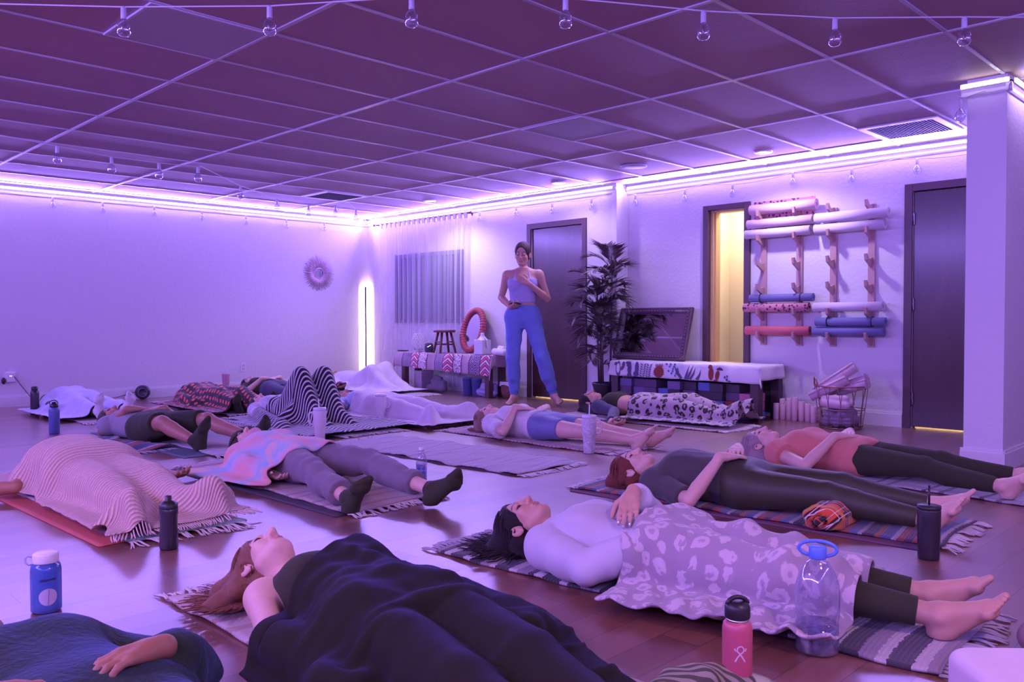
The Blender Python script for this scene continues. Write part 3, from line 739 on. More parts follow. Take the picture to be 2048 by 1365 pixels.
# ------- low table with the patterned cloth
TX0, TX1, TY0, TY1, TZ = 6.76, 7.06, 7.08, 8.84, .50
N = NT('aztec_cloth'); x, y, z = N.xyz(N.uv())
def tri(N, v, per): return N.math('ABSOLUTE', N.math('SUBTRACT', N.math('MULTIPLY', N.math('FRACT', N.math('DIVIDE', v, per)), 2.), 1.))
BW = .165
band = N.math('FLOOR', N.math('DIVIDE', x, BW)); bm_ = N.math('MODULO', band, 4.)
zig = N.math('FRACT', N.math('ADD', N.math('MULTIPLY', y, 13.), N.math('MULTIPLY', tri(N, x, BW), .9)))
dia = N.math('FRACT', N.math('MULTIPLY', N.math('ADD', tri(N, x, BW), tri(N, y, BW)), 2.0)); dots = N.n('TexVoronoi', {'Vector': N.uv(), 'Scale': 34.}).outputs[0]
PW, PD, PR = (.80, .72, .78), (.10, .04, .14), (.46, .05, .15)
cA = N.ramp(zig, [(0, PW), (.3, PR), (.62, (.74, .24, .30)), (.82, PD)], 'CONSTANT')
cB = N.ramp(dia, [(0, PW), (.25, PD), (.5, PW), (.68, PR), (.86, PD)], 'CONSTANT')
cC = N.ramp(N.math('FRACT', N.math('MULTIPLY', N.math('ADD', tri(N, y, .09), tri(N, x, .0825)), 1.7)), [(0, (.16, .08, .24)), (.4, PW), (.66, PD)], 'CONSTANT')
cD = N.ramp(dots, [(0, PR), (.28, PW), (.52, (.2, .08, .2)), (.7, PW)], 'CONSTANT')
c = N.mix(N.math('COMPARE', bm_, 0., .2), cB, cA); c = N.mix(N.math('COMPARE', bm_, 1., .2), c, cC); c = N.mix(N.math('COMPARE', bm_, 3., .2), c, cD)
st = N.math('LESS_THAN', N.math('FRACT', N.math('DIVIDE', x, BW)), .10); c = N.mix(st, c, (.16, .06, .14))
N.P(col=c, rough=.85); N.bump(N.noise(N.uv(), 300, 2), .15, .002); M_aztec = N.m
o = thing('low_table', 'long low dark table under the patterned cloth by the curtain', 'table', (6.91, 7.96, 0))
M_tw = flat('table_wood', (.10, .05, .06), .5)
MB().lohi((-.145, -.87, TZ - .045), (.145, .87, TZ - .006), .004).put('table_top', M_tw, o)
for sx in (-.108, .108):
    for y in (-.8, .8): MB().lohi((sx - .035, y - .035, 0), (sx + .035, y + .035, TZ - .045), .004).put('leg', M_tw, o)
def cloth_sheet(name, label, mat, x0, x1, y0, y1, top, front, sides, seed, flare=.03, cat='tablecloth', uvo=0., hem=None, res=.02):
    """a cloth over a table top: front and side overhangs fall with soft waves"""
    r = np.random.RandomState(seed)
    us = np.arange(-sides[0], (y1 - y0) + sides[1] + res, res); vs = np.arange(-front, (x1 - x0) + res * .5, res)
    V, UV = [], []
    p1, p2 = r.rand(2) * 6
    for u in us:
        for v in vs:
            dy = max(0, -u, u - (y1 - y0)); dx = max(0, -v)
            yy = min(max(u, 0), y1 - y0); xx = max(v, 0)
            fr_ = hem(u) if hem else 1.; dx *= fr_
            drop = math.hypot(dx, dy) if dx and dy else dx + dy
            wav = .012 * math.sin(u * 13 + p1) + .008 * math.sin(u * 29 + p2)
            ox = -(flare * min(1, dx / .1) + wav * min(1, dx / .06)) if dx else 0
            oy = (flare * min(1, dy / .1) + .01 * math.sin(v * 17 + p1) * min(1, dy / .06)) * (1 if u > 0 else -1) if dy else 0
            if dx and dy: drop = max(dx, dy) + .35 * min(dx, dy); ox *= 1.25; oy *= 1.25
            V.append((x0 + xx + ox, y0 + yy + oy, top + .004 - drop + .002 * math.sin(u * 21 + v * 17 + p2))); UV.append((u + uvo, v + .3))
    nv = len(vs); F_ = [(i * nv + j, (i + 1) * nv + j, (i + 1) * nv + j + 1, i * nv + j + 1) for i in range(len(us) - 1) for j in range(nv - 1)]
    o = put(name, mesh_np(name, V, F_, mat, uv=UV)); mod(o, 'SOLIDIFY', thickness=.003, offset=1); return tag(o, label, cat)
cloth_sheet('tablecloth', 'red, white and purple patterned cloth draped over the low table', M_aztec, 6.755, 7.06, 7.07, 8.85, TZ, .235, (.14, .10), 3, hem=lambda u: 1.05 - .16 * u)
# things on the low table, placed where the photograph shows them
def on_table(px, x): # a point of the table top under image column px at depth x
    lo, hi = 7.0, 9.0
    for _ in range(40):
        m = (lo + hi) / 2; d = np.array([x, m, TZ]) - EYE
        u = FPX * (d @ RGT) / (d @ FWD) + 1024
        if u > px: lo = m
        else: hi = m
    return (x, m, TZ + .006)
p = on_table(837, 6.93)
o = thing('lattice_lantern', 'white lattice candle lantern at the left end of the low table', 'lantern', p)
M_lat = flat('lattice_white', (.72, .68, .76), .5)
prof = [(.055, .03), (.085, .07), (.092, .12), (.075, .19), (.06, .235)]
mb = MB()
def rad(z): return float(np.interp(z, [q[1] for q in prof], [q[0] for q in prof]))
for k in range(14):
    for sg in (-1, 1):
        mb.tube([(rad(z) * math.cos(k * 2 * math.pi / 14 + sg * (z - .03) * 7), rad(z) * math.sin(k * 2 * math.pi / 14 + sg * (z - .03) * 7), z) for z in np.linspace(.03, .235, 9)], .0035, n=5)
mb.put('lattice', M_lat, o)
MB().lathe([(0, 0), (.05, 0), (.05, .01), (.025, .02), (.056, .03), (.0, .032)], n=24, cap=False).put('foot', M_lat, o)
mb = MB(); mb.tube([(.06 * math.cos(a), .06 * math.sin(a), .236) for a in np.linspace(0, 2 * math.pi, 25)[:-1]], .005, closed=True, n=6).put('rim', M_lat, o)
p = on_table(806, 6.93)
o = thing('tray', 'flat dark tray on the left edge of the low table', 'tray', p)
MB().lathe([(0, 0), (.07, 0), (.08, .012), (.076, .012), (.068, .004), (0, .004)], n=28, cap=False).put('dish', M_black, o)
p = on_table(858, 6.88)
o = thing('smart_speaker', 'small dark rounded speaker with a lit arc beside the wooden stool', 'speaker', p)
MB().lathe([(0, 0), (.045, 0), (.055, .02), (.056, .08), (.05, .11), (.03, .122), (0, .124)], n=28, cap=False).put('body', flat('speaker_cloth', (.06, .05, .10), .7), o)
mb = MB(); a0 = math.atan2(-p[1], -p[0]); mb.tube([(.057 * math.cos(a0 + t), .057 * math.sin(a0 + t), .082 + .012 * math.sin(3 * t)) for t in np.linspace(-.4, .4, 8)], .003, n=6).put('lit_arc', NT('arc_glow').P(em=(.7, .8, 1), ems=2.).m, o)
p = on_table(889, 6.92)
o = thing('stool', 'dark wooden stool standing on top of the low table', 'stool', p)
M_st = flat('stool_wood', (.17, .055, .06), .4)
MB().lathe([(0, .262), (.135, .262), (.142, .27), (.142, .285), (.135, .293), (0, .294)], n=32, cap=False).put('seat', M_st, o)
for a in range(4):
    t = a * math.pi / 2 + .5; MB().tube([(.15 * math.cos(t), .15 * math.sin(t), 0), (.085 * math.cos(t), .085 * math.sin(t), .264)], [.014, .017], n=10).put('leg', M_st, o)
for a in range(4):
    t, t2 = a * math.pi / 2 + .5, (a + 1) * math.pi / 2 + .5; zz = .11 + .03 * (a % 2); r_ = .15 - .065 * zz / .264
    MB().tube([(r_ * math.cos(t), r_ * math.sin(t), zz), (r_ * math.cos(t2), r_ * math.sin(t2), zz)], .009, n=8).put('rung', M_st, o)
p = on_table(937, 6.98)
o = thing('oval_mirror', 'oval mirror with a thick red wicker frame leaning on the wall', 'mirror', p)
o.rotation_euler = (0, .26, .0)
N = NT('red_wicker'); vv = N.uv(kind='Object'); N.P(col=N.mix(N.noise(vv, 60, 3), (.28, .04, .07), (.45, .09, .12)), rough=.5); M_wick = N.m
mb = MB(); pts = [(0, .175 * math.cos(t), .30 + .255 * math.sin(t)) for t in np.linspace(0, 2 * math.pi, 181)[:-1]]
mb.tube(pts, [.040 + .004 * math.sin(i * .5 * math.pi) for i in range(180)], closed=True, n=12).put('wicker_frame', M_wick, o)
me = MB().lathe([(0, 0), (1, 0)], n=48, cap=False).make('g', M_mirror); k = put('mirror_glass', me, o, (.0, 0, .30)); k.scale = (.27, .18, 1); k.rotation_euler = (0, -math.pi / 2, 0)
p = on_table(965, 6.90)
o = thing('plastic_jug', 'white gallon jug of water beside the red wicker mirror', 'jug', p)
M_jug = flat('milky_plastic', (.72, .72, .78), .35, sss=.3)
F = Field((-.1, -.1, -.01), (.1, .1, .3), .005)
cap(F, (0, 0, .05), (0, 0, .15), .065, .065, .02)
def slab(X, Y, Z): return np.maximum(np.maximum(np.abs(X) - .07, np.abs(Y) - .07), np.abs(Z - .09) - .085) - .005
F.add(slab, (-.08, -.08, 0), (.08, .08, .18), .02); cap(F, (0, 0, .15), (0, 0, .235), .065, .02, .02); cap(F, (.0, 0, .22), (0, 0, .245), .021, .021, .01)
cap(F, (0, -.075, .10), (0, -.06, .185), .02, .018, .01, 's'); cap(F, (0, -.085, .1), (0, -.08, .17), .011, .011, .006); cap(F, (0, -.08, .17), (0, -.02, .225), .011, .011, .006)
V, Q = F.mesh(); put('jug_body', mesh_np('jug', V, Q, M_jug), o)
MB().lathe([(0, .24), (.022, .24), (.022, .262), (0, .264)], n=18, cap=False).put('cap', flat('cap_pale', (.75, .75, .85), .4), o)
p = on_table(1003, 6.91)
N = NT('white_terry'); vv = N.uv(kind='Object'); N.P(col=(.74, .70, .74), rough=.95, sheen=.3); N.bump(N.noise(vv, 220, 3), .5, .004); M_terry = N.m
F = Field((-.16, -.2, -.02), (.16, .2, .14), .006)
for (a, b, r_) in (((-.06, -.12, .035), (.0, .12, .04), .04), ((.03, -.13, .035), (.06, .1, .035), .038), ((-.03, -.08, .075), (.03, .06, .08), .032)): cap(F, a, b, r_, r_, .012)
V, Q = F.mesh(); Nn = V - V.mean(0); V = V + (Nn / (np.linalg.norm(Nn, axis=1, keepdims=True) + 1e-6)) * wrinkle(V, .006, 40, 3)[:, None]
tag(put('hand_towel', mesh_np('towel', V, Q, M_terry), loc=(p[0], p[1], p[2])), 'crumpled white towel on the right end of the low table', 'towel')
# under the low table
def heap(name, label, cat, loc, caps, mat, wr=.006, ws=35, seed=1, base=.007, k=.02, flatz=True):
    P_ = np.array([list(a) for a, b, r_ in caps] + [list(b) for a, b, r_ in caps]); R_ = max(r_ for *_, r_ in caps)
    F = Field(P_.min(0) - R_ - .04, P_.max(0) + R_ + .04, base)
    for a, b, r_ in caps: cap(F, a, b, r_, r_ * .95, k)
    if flatz: F.D = np.maximum(F.D, -(F.zs[None, None, :] - .001))
    V, Q = F.mesh(); c0 = V.mean(0); Nn = V - c0; Nn /= np.linalg.norm(Nn, axis=1, keepdims=True) + 1e-6
    V = V + Nn * (wrinkle(V, wr, ws, seed))[:, None]; V[:, 2] = np.maximum(V[:, 2], .0005)
    V = smooth_mesh(V, Q, 1)
    return tag(put(name, mesh_np(name, V, Q, mat), loc=loc), label, cat)
M_bagp = cloth('grey_sack', (.22, .17, .22), .4, 120); M_plb = flat('blue_plastic', (.20, .24, .62), .25, spec=.7); M_plbag = flat('crinkled_clear_plastic', (.35, .33, .55), .2, spec=.8)
heap('sack', 'grey cloth sack under the low table', 'sack', (6.93, 8.25, 0), [((-.02, -.14, .05), (-.02, .13, .05), .05), ((.0, -.12, .11), (.0, .08, .13), .045), ((.0, -.05, .17), (.02, .07, .19), .03)], M_bagp, .012, 34, 2)
heap('plastic_bag', 'crinkled blue plastic bag under the right end of the low table', 'plastic bag', (6.90, 7.28, 0), [((-.02, -.13, .05), (-.02, .11, .05), .05), ((.0, -.12, .12), (.0, .08, .11), .045), ((.0, -.03, .17), (.0, .06, .15), .03)], M_plbag, .014, 48, 5)
for y_, lab in ((7.66, 'blue plastic tub under the low table, nearer the sack'), (7.50, 'blue plastic tub under the low table, nearer the crinkled bag')):
    o = thing('storage_tub', lab, 'tub', (6.92, y_, 0)); MB().lathe([(0, 0), (.055, 0), (.065, .2), (.068, .2), (.068, .21), (.06, .21), (.052, .012), (0, .012)], n=24, cap=False).put('tub_body', M_plb, o)
o = thing('cardboard_box', 'pale box under the left end of the low table', 'box', (6.95, 8.55, 0)); MB().lohi((-.1, -.07, 0), (.1, .07, .26), .003).put('carton', flat('pale_card', (.42, .32, .42), .7), o)
MB().lohi((-.102, -.072, .235), (.102, .072, .262), .003).put('lid', flat('pale_card_lid', (.5, .4, .5), .7), o)
# lidded wicker basket
o = thing('wicker_basket', 'small wicker basket with a white cloth lining behind the standing woman', 'basket', (6.98, 6.985, 0))
N = NT('brown_wicker'); x, y, z = N.xyz(N.uv(kind='Object')); wv = N.math('SINE', N.math('ADD', N.math('MULTIPLY', z, 420.), N.math('MULTIPLY', N.math('SINE', N.math('MULTIPLY', N.math('ADD', x, y), 260.)), 1.6)))
N.P(col=N.mix(N.math('MULTIPLY_ADD', wv, .5, .5), (.16, .06, .05), (.36, .16, .12)), rough=.6); N.bump(wv, .5, .004); M_bask = N.m
MB().lathe([(0, 0), (.085, 0), (.105, .08), (.108, .19), (.112, .195), (.1, .195), (.09, .05), (0, .02)], n=32, cap=False).put('woven_body', M_bask, o)
mb = MB(); n_ = 48; prof2 = [(.100, .19), (.114, .197), (.118, .18), (.121, .15)]
rings = []
mb.lathe(prof2, n=48, cap=False)
for v in mb.bm.verts: a = math.atan2(v.co.y, v.co.x); k_ = 1 + .03 * math.sin(9 * a) * (1 if v.co.z < .185 else .3); v.co.x *= k_; v.co.y *= k_; v.co.z += .012 * math.sin(4 * a + 1) * (v.co.z < .17)
mb.put('cloth_lining', flat('lining_white', (.72, .7, .76), .8), o)

# ------- bench with the cactus cloth and the yoga blocks
BX0, BX1, BY0, BY1, BZ = 6.86, 7.33, 3.70, 5.38, .50
o = thing('bench', 'long dark wooden bench under the cactus-print cloth', 'bench', ((BX0 + BX1) / 2, (BY0 + BY1) / 2, 0))
M_bw = flat('dark_bench_wood', (.06, .032, .042), .45)
hx, hy = (BX1 - BX0) / 2, (BY1 - BY0) / 2
MB().lohi((-hx, -hy, BZ - .05), (hx, hy, BZ), .004).put('bench_top', M_bw, o)
for sy in (-1, 1):
    for sx in (-1, 1): MB().lohi((sx * hx - sx * .085, sy * hy - sy * .005, 0), (sx * hx - sx * .005, sy * hy - sy * .09, BZ - .05), .004).put('leg', M_bw, o)
MB().lohi((hx - .03, -hy + .09, .05), (hx - .01, hy - .09, BZ - .1)).put('back_panel', M_bw, o)
MB().lohi((-hx + .02, -hy + .09, BZ - .11), (-hx + .045, hy - .09, BZ - .05)).put('apron', M_bw, o)
N = NT('canvas'); N.P(col=N.mix(N.noise(N.uv(), 6, 3), (.74, .71, .74), (.82, .79, .81)), rough=.85); N.bump(N.noise(N.uv(), 260, 2), .2, .002); M_canvas = N.m
co = cloth_sheet('bench_cloth', 'white cloth printed with cacti draped over the dark bench', M_canvas, BX0 - .005, BX1 - .02, BY0 - .012, BY1 + .005, BZ, .148, (.13, .05), 8, flare=.012, cat='tablecloth', hem=lambda u: 1.08 - .03 * u)
# cacti printed on the hanging front
def print_poly(parent, pts, mat, y, z, s=1., rot=0, off=.0018):
    """a thin printed shape on the hanging face; pts are (right, up) in metres"""
    V = []
    for a, b in pts:
        a, b = a * s, b * s; a, b = a * math.cos(rot) - b * math.sin(rot), a * math.sin(rot) + b * math.cos(rot)
        V.append((y - a, z + b))
    return V
M_ink = flat('ink_violet', (.12, .10, .20), .9); M_inkr = flat('ink_rust', (.26, .05, .05), .9); M_inkb = flat('ink_blue', (.13, .16, .40), .9)
def blob(cx, cy, rx, ry, rot=0, n=20): return [(cx + rx * math.cos(t) * math.cos(rot) - ry * math.sin(t) * math.sin(rot), cy + rx * math.cos(t) * math.sin(rot) + ry * math.sin(t) * math.cos(rot)) for t in np.linspace(0, 2 * math.pi, n + 1)[:-1]]
def spike(x0, y0, x1, y1, w, bend=0): 
    d = np.array([x1 - x0, y1 - y0]); nrm = np.array([-d[1], d[0]]) / (np.linalg.norm(d) + 1e-9); m_ = np.array([(x0 + x1) / 2, (y0 + y1) / 2]) + nrm * bend
    return [tuple(np.array([x0, y0]) + nrm * w), tuple(m_ + nrm * w * .7), (x1, y1), tuple(m_ - nrm * w * .7), tuple(np.array([x0, y0]) - nrm * w)]
def cloth_print(name, polys, mat):
    """flat printed shapes laid on the front of the bench cloth, (right, up) measured from its upper left corner"""
    bm = bmesh.new(); p1, p2 = np.random.RandomState(8).rand(2) * 6
    for poly in polys:
        vs = []
        for a, b in poly:
            Y = BY1 - a; u = Y - (BY0 - .012); dx = max(.004, -b); hem = 1.08 - .03 * u
            wav = .012 * math.sin(u * 13 + p1) + .008 * math.sin(u * 29 + p2)
            vs.append(bm.verts.new((BX0 - .005 - (.012 * min(1, dx / .1) + wav * min(1, dx / .06)) - .0052, Y, BZ + .004 - min(dx, .156))))
        try: bm.faces.new(vs)
        except ValueError: pass
    bmesh.ops.triangulate(bm, faces=bm.faces); me = bpy.data.meshes.new(name); bm.to_mesh(me); bm.free(); me.materials.append(mat)
    k = put(name, me, co); return k
cloth_print('printed_cactus', [blob(.12, -.08, .026, .08, .06), blob(.165, -.07, .016, .03, -.5), blob(.175, -.035, .016, .03, -.1), blob(.085, -.03, .018, .018)], M_ink)
cloth_print('printed_cactus', [blob(.245, -.075, .026, .075), blob(.235, -.02, .034, .018), blob(.245, -.14, .03, .018)], M_ink)
cloth_print('printed_cactus', [blob(.345, -.07, .024, .07), blob(.335, -.125, .034, .026)], M_ink)
lv = []
for bx in (.41, .49):
    for i in range(6):
        for sg in (-1, 1): lv.append(blob(bx + sg * .022 + .01 * i * .3, -.14 + i * .022, .017, .006, sg * .7, 10))
    lv.append(spike(bx, -.15, bx + .015, -.01, .002))
cloth_print('printed_sprig', lv, M_ink)
cloth_print('printed_cactus', [blob(.615, -.095, .05, .058)] + [spike(.585 + .015 * i, -.045, .58 + .018 * i, -.008, .006) for i in range(5)] + [spike(.57, -.06 - .02 * i, .552, -.055 - .02 * i, .002) for i in range(4)] + [spike(.66, -.06 - .02 * i, .678, -.055 - .02 * i, .002) for i in range(4)], M_inkr)
cloth_print('printed_ivy', [blob(.70 + .03 * (i % 3) + .008 * i, -.015 - .022 * (i % 6), .012, .010, i) for i in range(13)], M_inkb)
cloth_print('printed_aloe', [spike(.87, -.15, .79, -.03, .014, .015), spike(.86, -.15, .83, -.06, .012, .01), spike(.92, -.15, .965, -.01, .015, -.01), spike(.95, -.15, 1.01, -.005, .015, -.01), spike(.985, -.15, 1.035, -.03, .013, -.012), spike(1.05, -.15, 1.09, -.05, .014, -.01)], M_ink)
cloth_print('printed_cactus', [blob(1.20, -.09, .026, .06), blob(1.19, -.025, .022, .022), blob(1.26, -.10, .02, .045, -.15), blob(1.245, -.15, .02, .01)], M_inkr)
cloth_print('printed_sprig', [blob(1.345, -.115, .012, .014, .4), blob(1.37, -.135, .012, .014, -.4), blob(1.375, -.105, .010, .012), blob(1.40, -.148, .02, .006)], M_ink)
# yoga blocks: columns from right (near) to left (far) under the bench; each is one foam block
PAL = {'k': ((.055, .04, .06), 'black'), 'p': ((.13, .07, .15), 'dark purple'), 'b': ((.13, .17, .46), 'blue'), 'r': ((.34, .07, .05), 'rust red'), 'i': ((.50, .17, .26), 'pink'), 'v': ((.17, .12, .28), 'violet')}
cols = ['bii', 'brpk', 'bbkk', 'bpkb', 'pkpk', 'pvkv', 'bbb', 'pkpp', 'vkvp', 'pkpv']
ordn = ['first', 'second', 'third', 'fourth', 'fifth', 'sixth', 'seventh', 'eighth', 'ninth', 'tenth']
lev = ['bottom', 'second layer', 'third layer', 'top']
bm0 = {}
y = BY0 + .155
for ci, col in enumerate(cols):
    dx = (.0, .02, -.02, .03, .0, -.03, .02, .0, .03, -.01)[ci]
    for li, ch in enumerate(col):
        c_, nm = PAL[ch]
        if ch not in bm0: bm0[ch] = MB().box((0, 0, .0405), (.228, .143, .08), bev=.006).make('block', flat('foam_' + nm.replace(' ', '_'), c_, .7))
        lab = f'{nm} foam yoga block, {"bottom" if li == 0 else "top" if li == len(col) - 1 else lev[li]} of {ordn[ci]} stack from right under bench'
        k = put('yoga_block', bm0[ch], loc=(BX0 + .16 + dx + rnd.uniform(-.012, .012), y + rnd.uniform(-.003, .003), li * .0805 + .0005), rotz=rnd.uniform(-.03, .03)); tag(k, lab, 'yoga block', 'yoga blocks stacked under the bench')
    y += .1515
# framed mirror leaning on the wall
o = thing('framed_mirror', 'wide mirror in an ornate dark frame leaning behind the bench', 'mirror', (7.13, 5.10, BZ + .008))
o.rotation_euler = (0, .30, 0)
M_orn = flat('ornate_dark_frame', (.10, .05, .10), .3, spec=.7); M_edge = flat('gilt_edge', (.55, .36, .16), .4, metal=.4)
mw, mh = .45, .56
mb = MB()
def bar(a, b):   # moulded frame member
    a, b = Vector(a), Vector(b); t = (b - a).normalized(); nn = Vector((-1, 0, 0)); ins = nn.cross(t)
    mid = Vector((0, 0, mh / 2))
    if (mid - a).dot(ins) < 0: ins = -ins
    prof = [(0, 0), (0, .03), (.012, .042), (.03, .034), (.05, .04), (.066, .022), (.07, .0)]
    def fn(u, w_, d): q = a + t * d + ins * u + nn * w_; m_ = u; return q
    L = (b - a).length
    A = [mb.bm.verts.new(a + t * u + ins * u + nn * w_) for u, w_ in prof]; B = [mb.bm.verts.new(b - t * u + ins * u + nn * w_) for u, w_ in prof]
    for q in range(len(prof)): f = mb.bm.faces.new((A[q], A[(q + 1) % len(prof)], B[(q + 1) % len(prof)], B[q]))
cs = [(0, -mw, 0), (0, mw, 0), (0, mw, mh), (0, -mw, mh)]
for i in range(4): bar(cs[i], cs[(i + 1) % 4])
mb.put('ornate_frame', M_orn, o)
mb = MB()
for i in range(4):
    a, b = Vector(cs[i]), Vector(cs[(i + 1) % 4]); n_ = int((b - a).length / .035)
    for k in range(n_):
        q = a + (b - a) * ((k + .5) / n_); mid = Vector((0, 0, mh / 2)); dr = Vector((0, mid.y - q.y if abs(q.y) > mw - .01 else 0, mid.z - q.z if (q.z < .01 or q.z > mh - .01) else 0)).normalized()
        mb.lathe([(0, .005), (.008, .0), (0, -.005)], q + dr * .034 + Vector((-.04, 0, 0)), n=6, cap=False)
mb.put('beading', M_edge, o, kind='stuff')
MB().quad((-.012, -mw + .06, .06), (-.012, mw - .06, .06), (-.012, mw - .06, mh - .06), (-.012, -mw + .06, mh - .06)).put('mirror_glass', M_mirror, o)
MB().lohi((.001, -mw + .01, .01), (.02, mw - .01, mh - .01)).put('backing_board', M_edge, o)

# ------- potted palm
PX, PY = 6.99, 5.565
o = thing('potted_palm', 'tall potted palm with dark narrow leaves between door and bench', 'plant', (PX, PY, 0))
MB().lathe([(0, 0), (.095, 0), (.12, .2), (.132, .235), (.135, .255), (.122, .255), (.115, .22), (0, .22)], n=32, cap=False).put('pot', flat('pot_black', (.03, .025, .04), .4), o)
MB().lathe([(0, .225), (.116, .222)], n=24, cap=False).put('soil', flat('soil', (.05, .03, .025), .95), o)
mb = MB(); tops = [((.02, -.06, 0), 1.52), ((-.03, .05, 0), 1.25), ((.03, .07, 0), .98), ((-.05, -.02, 0), .80)]
for (a, b, _), zt in tops: mb.tube([(a, b, .21), (a * 1.3, b * 1.2, zt * .6), (a * 1.5, b * 1.3, zt)], [.012, .011, .009], n=8)
mb.put('cane', flat('cane_brown', (.10, .06, .07), .6), o)
N = NT('palm_leaf'); N.P(col=N.mix(N.noise(N.uv(kind='Object'), 3, 2), (.055, .055, .065), (.15, .075, .09)), rough=.4, spec=.5); M_leaf = N.m
rl = random.Random(11)
def frond(base, az, el, L, droop):
    """one arching frond: rachis with paired narrow leaflets"""
    mb = MB(); pts = []; p = Vector(base); e = el; n_ = 12
    for i in range(n_ + 1):
        pts.append(p.copy()); p = p + Vector((math.cos(az) * math.cos(e), math.sin(az) * math.cos(e), math.sin(e))) * (L / n_); e -= droop / n_ * (1 + i * .12)
    mb.tube(pts, [.005 * (1 - .7 * i / n_) for i in range(n_ + 1)], n=5)
    for i in range(2, n_ + 1):
        for h_ in (0, .5):
            if i == n_ and h_: continue
            q = pts[i].lerp(pts[min(i + 1, n_)], h_); t = (pts[min(i + 1, n_)] - pts[i - 1]).normalized(); s_ = t.cross(Vector((0, 0, 1))).normalized(); up = s_.cross(t)
            for sg in (-1, 1):
                LL = (.19 * math.sin(math.pi * (.12 + .80 * i / n_)) + .06) * rl.uniform(.85, 1.15); d = (t * .75 + s_ * sg * .72 + up * rl.uniform(-.02, .22)).normalized(); w_ = d.cross(up).normalized() * .0088
                m1 = q + d * LL * .45; m2 = q + d * LL + Vector((0, 0, -.2 * LL)); dn = Vector((0, 0, -.05 * LL))
                a, b, c_, e_ = mb.bm.verts.new(q), mb.bm.verts.new(m1 + w_ + dn), mb.bm.verts.new(m2), mb.bm.verts.new(m1 - w_ + dn)
                r_ = mb.bm.verts.new(m1 - up * .003 + dn)
                mb.bm.faces.new((a, b, r_)); mb.bm.faces.new((b, c_, r_)); mb.bm.faces.new((c_, e_, r_)); mb.bm.faces.new((e_, a, r_))
    for v in mb.bm.verts: v.co.x = min(v.co.x, XN - .012 - PX + .002 * math.sin(v.co.z * 90))
    me = mb.make('frond', M_leaf)
    return put('frond', me, o)
for (a, b, _), zt in tops:
    k = {1.52: 13, 1.25: 12, .98: 10, .80: 7}[zt]
    for i in range(k):
        ph = i * 2.4 + zt * 5; lvl = i / k
        frond((a * 1.5, b * 1.3, zt - .42 * lvl), ph, 1.36 - .85 * lvl, (.40 - .05 * lvl) * rl.uniform(.85, 1.1) * (1 - .74 * max(0., math.cos(ph))) * (1 - .35 * max(0., -math.sin(ph))), .8 + .5 * lvl)

# ------- yoga mat racks
M_rack = flat('rack_pine', (.50, .30, .30), .45)
LV = [.765, .985, 1.22, 1.45, 1.685, 1.915]
def rack(ys, lab):
    o = thing('mat_rack', lab, 'yoga mat rack', (XF, sum(ys) / 2, 0)); cy = sum(ys) / 2
    for y in ys:
        MB().lohi((-.024, y - cy - .03, .68), (-.002, y - cy + .03, 1.93), .004).put('upright', M_rack, o)
        for z in LV:
            poly = [(0, -.075), (0, .015), (-.07, .0), (-.115, .045), (-.135, .04), (-.125, -.012), (-.06, -.045)]
            MB().prism([(p_[0] - .022, p_[1] + z) for p_ in poly], lambda a, b, d: (a, d, b), y - cy - .011, y - cy + .011).put('peg', M_rack, o)
    return o
rack((3.93, 3.57), 'wooden wall rack of mats next to the lit doorway')
rack((3.25, 2.91), 'half-empty wooden mat rack nearer the right-hand door')
def spiral_roll(R, L, mat, name, label, loc, th=.0065, turns=2.9, axis='y', grp='rolled mats on the wall racks', tail=0., strap=None, rot=None):
    n = int(turns * 26); outer, inner = [], []
    for i in range(n + 1):
        a = i / n * turns * 2 * math.pi; r = .019 + (R - .019 - th / 2) * i / n
        outer.append(((r + th / 2) * math.cos(a), (r + th / 2) * math.sin(a))); inner.append(((r - th / 2) * math.cos(a), (r - th / 2) * math.sin(a)))
    if tail:
        a = turns * 2 * math.pi; t = (-math.sin(a), math.cos(a)); r = R
        outer.append((outer[-1][0] + t[0] * tail, outer[-1][1] + t[1] * tail)); inner.append((inner[-1][0] + t[0] * tail, inner[-1][1] + t[1] * tail))
    mb = MB(); m_ = len(outer); h = L / 2
    rows = []
    for yy in (-h, h): rows.append(([mb.bm.verts.new((a, yy, b)) for a, b in outer], [mb.bm.verts.new((a, yy, b)) for a, b in inner]))
    (O0, I0), (O1, I1) = rows
    for i in range(m_ - 1):
        for q in ((O0[i], O0[i + 1], O1[i + 1], O1[i]), (I0[i], I1[i], I1[i + 1], I0[i + 1])): f = mb.bm.faces.new(q); f.smooth = True
        mb.bm.faces.new((O0[i], I0[i], I0[i + 1], O0[i + 1])); mb.bm.faces.new((O1[i], O1[i + 1], I1[i + 1], I1[i]))
    mb.bm.faces.new((O0[-1], I0[-1], I1[-1], O1[-1]))
    o = thing(name, label, 'rolled yoga mat', loc, 0, grp)
    if rot: o.rotation_euler = rot
    mb.put('rolled_sheet', mat, o)
    if strap:
        for s_ in (-1, 1): MB().tube([(math.cos(t) * (R + .002), s_ * L * .32, math.sin(t) * (R + .002)) for t in np.linspace(0, 2 * math.pi, 37)[:-1]], .004, closed=True, n=6).put('strap', strap, o)
    return o
def matmat(name, col, rough=.75):
    N = NT(name); v = N.uv(kind='Object'); N.P(col=N.mix(N.noise(v, 4, 2), [x * .92 for x in col], col), rough=rough); N.bump(N.noise(v, 260, 2), .25, .002); return N.m
M_mpink = matmat('mat_pale_pink', (.80, .56, .66)); M_mwhite = matmat('mat_lilac_white', (.74, .64, .74)); M_mblue = matmat('mat_slate_blue', (.20, .20, .42)); M_mcoral = matmat('mat_coral', (.66, .16, .20))
N = NT('mat_leopard'); v = N.uv(1, 1, 1, kind='Object'); vo = N.n('TexVoronoi', {'Vector': v, 'Scale': 30.}, feature='F1'); 
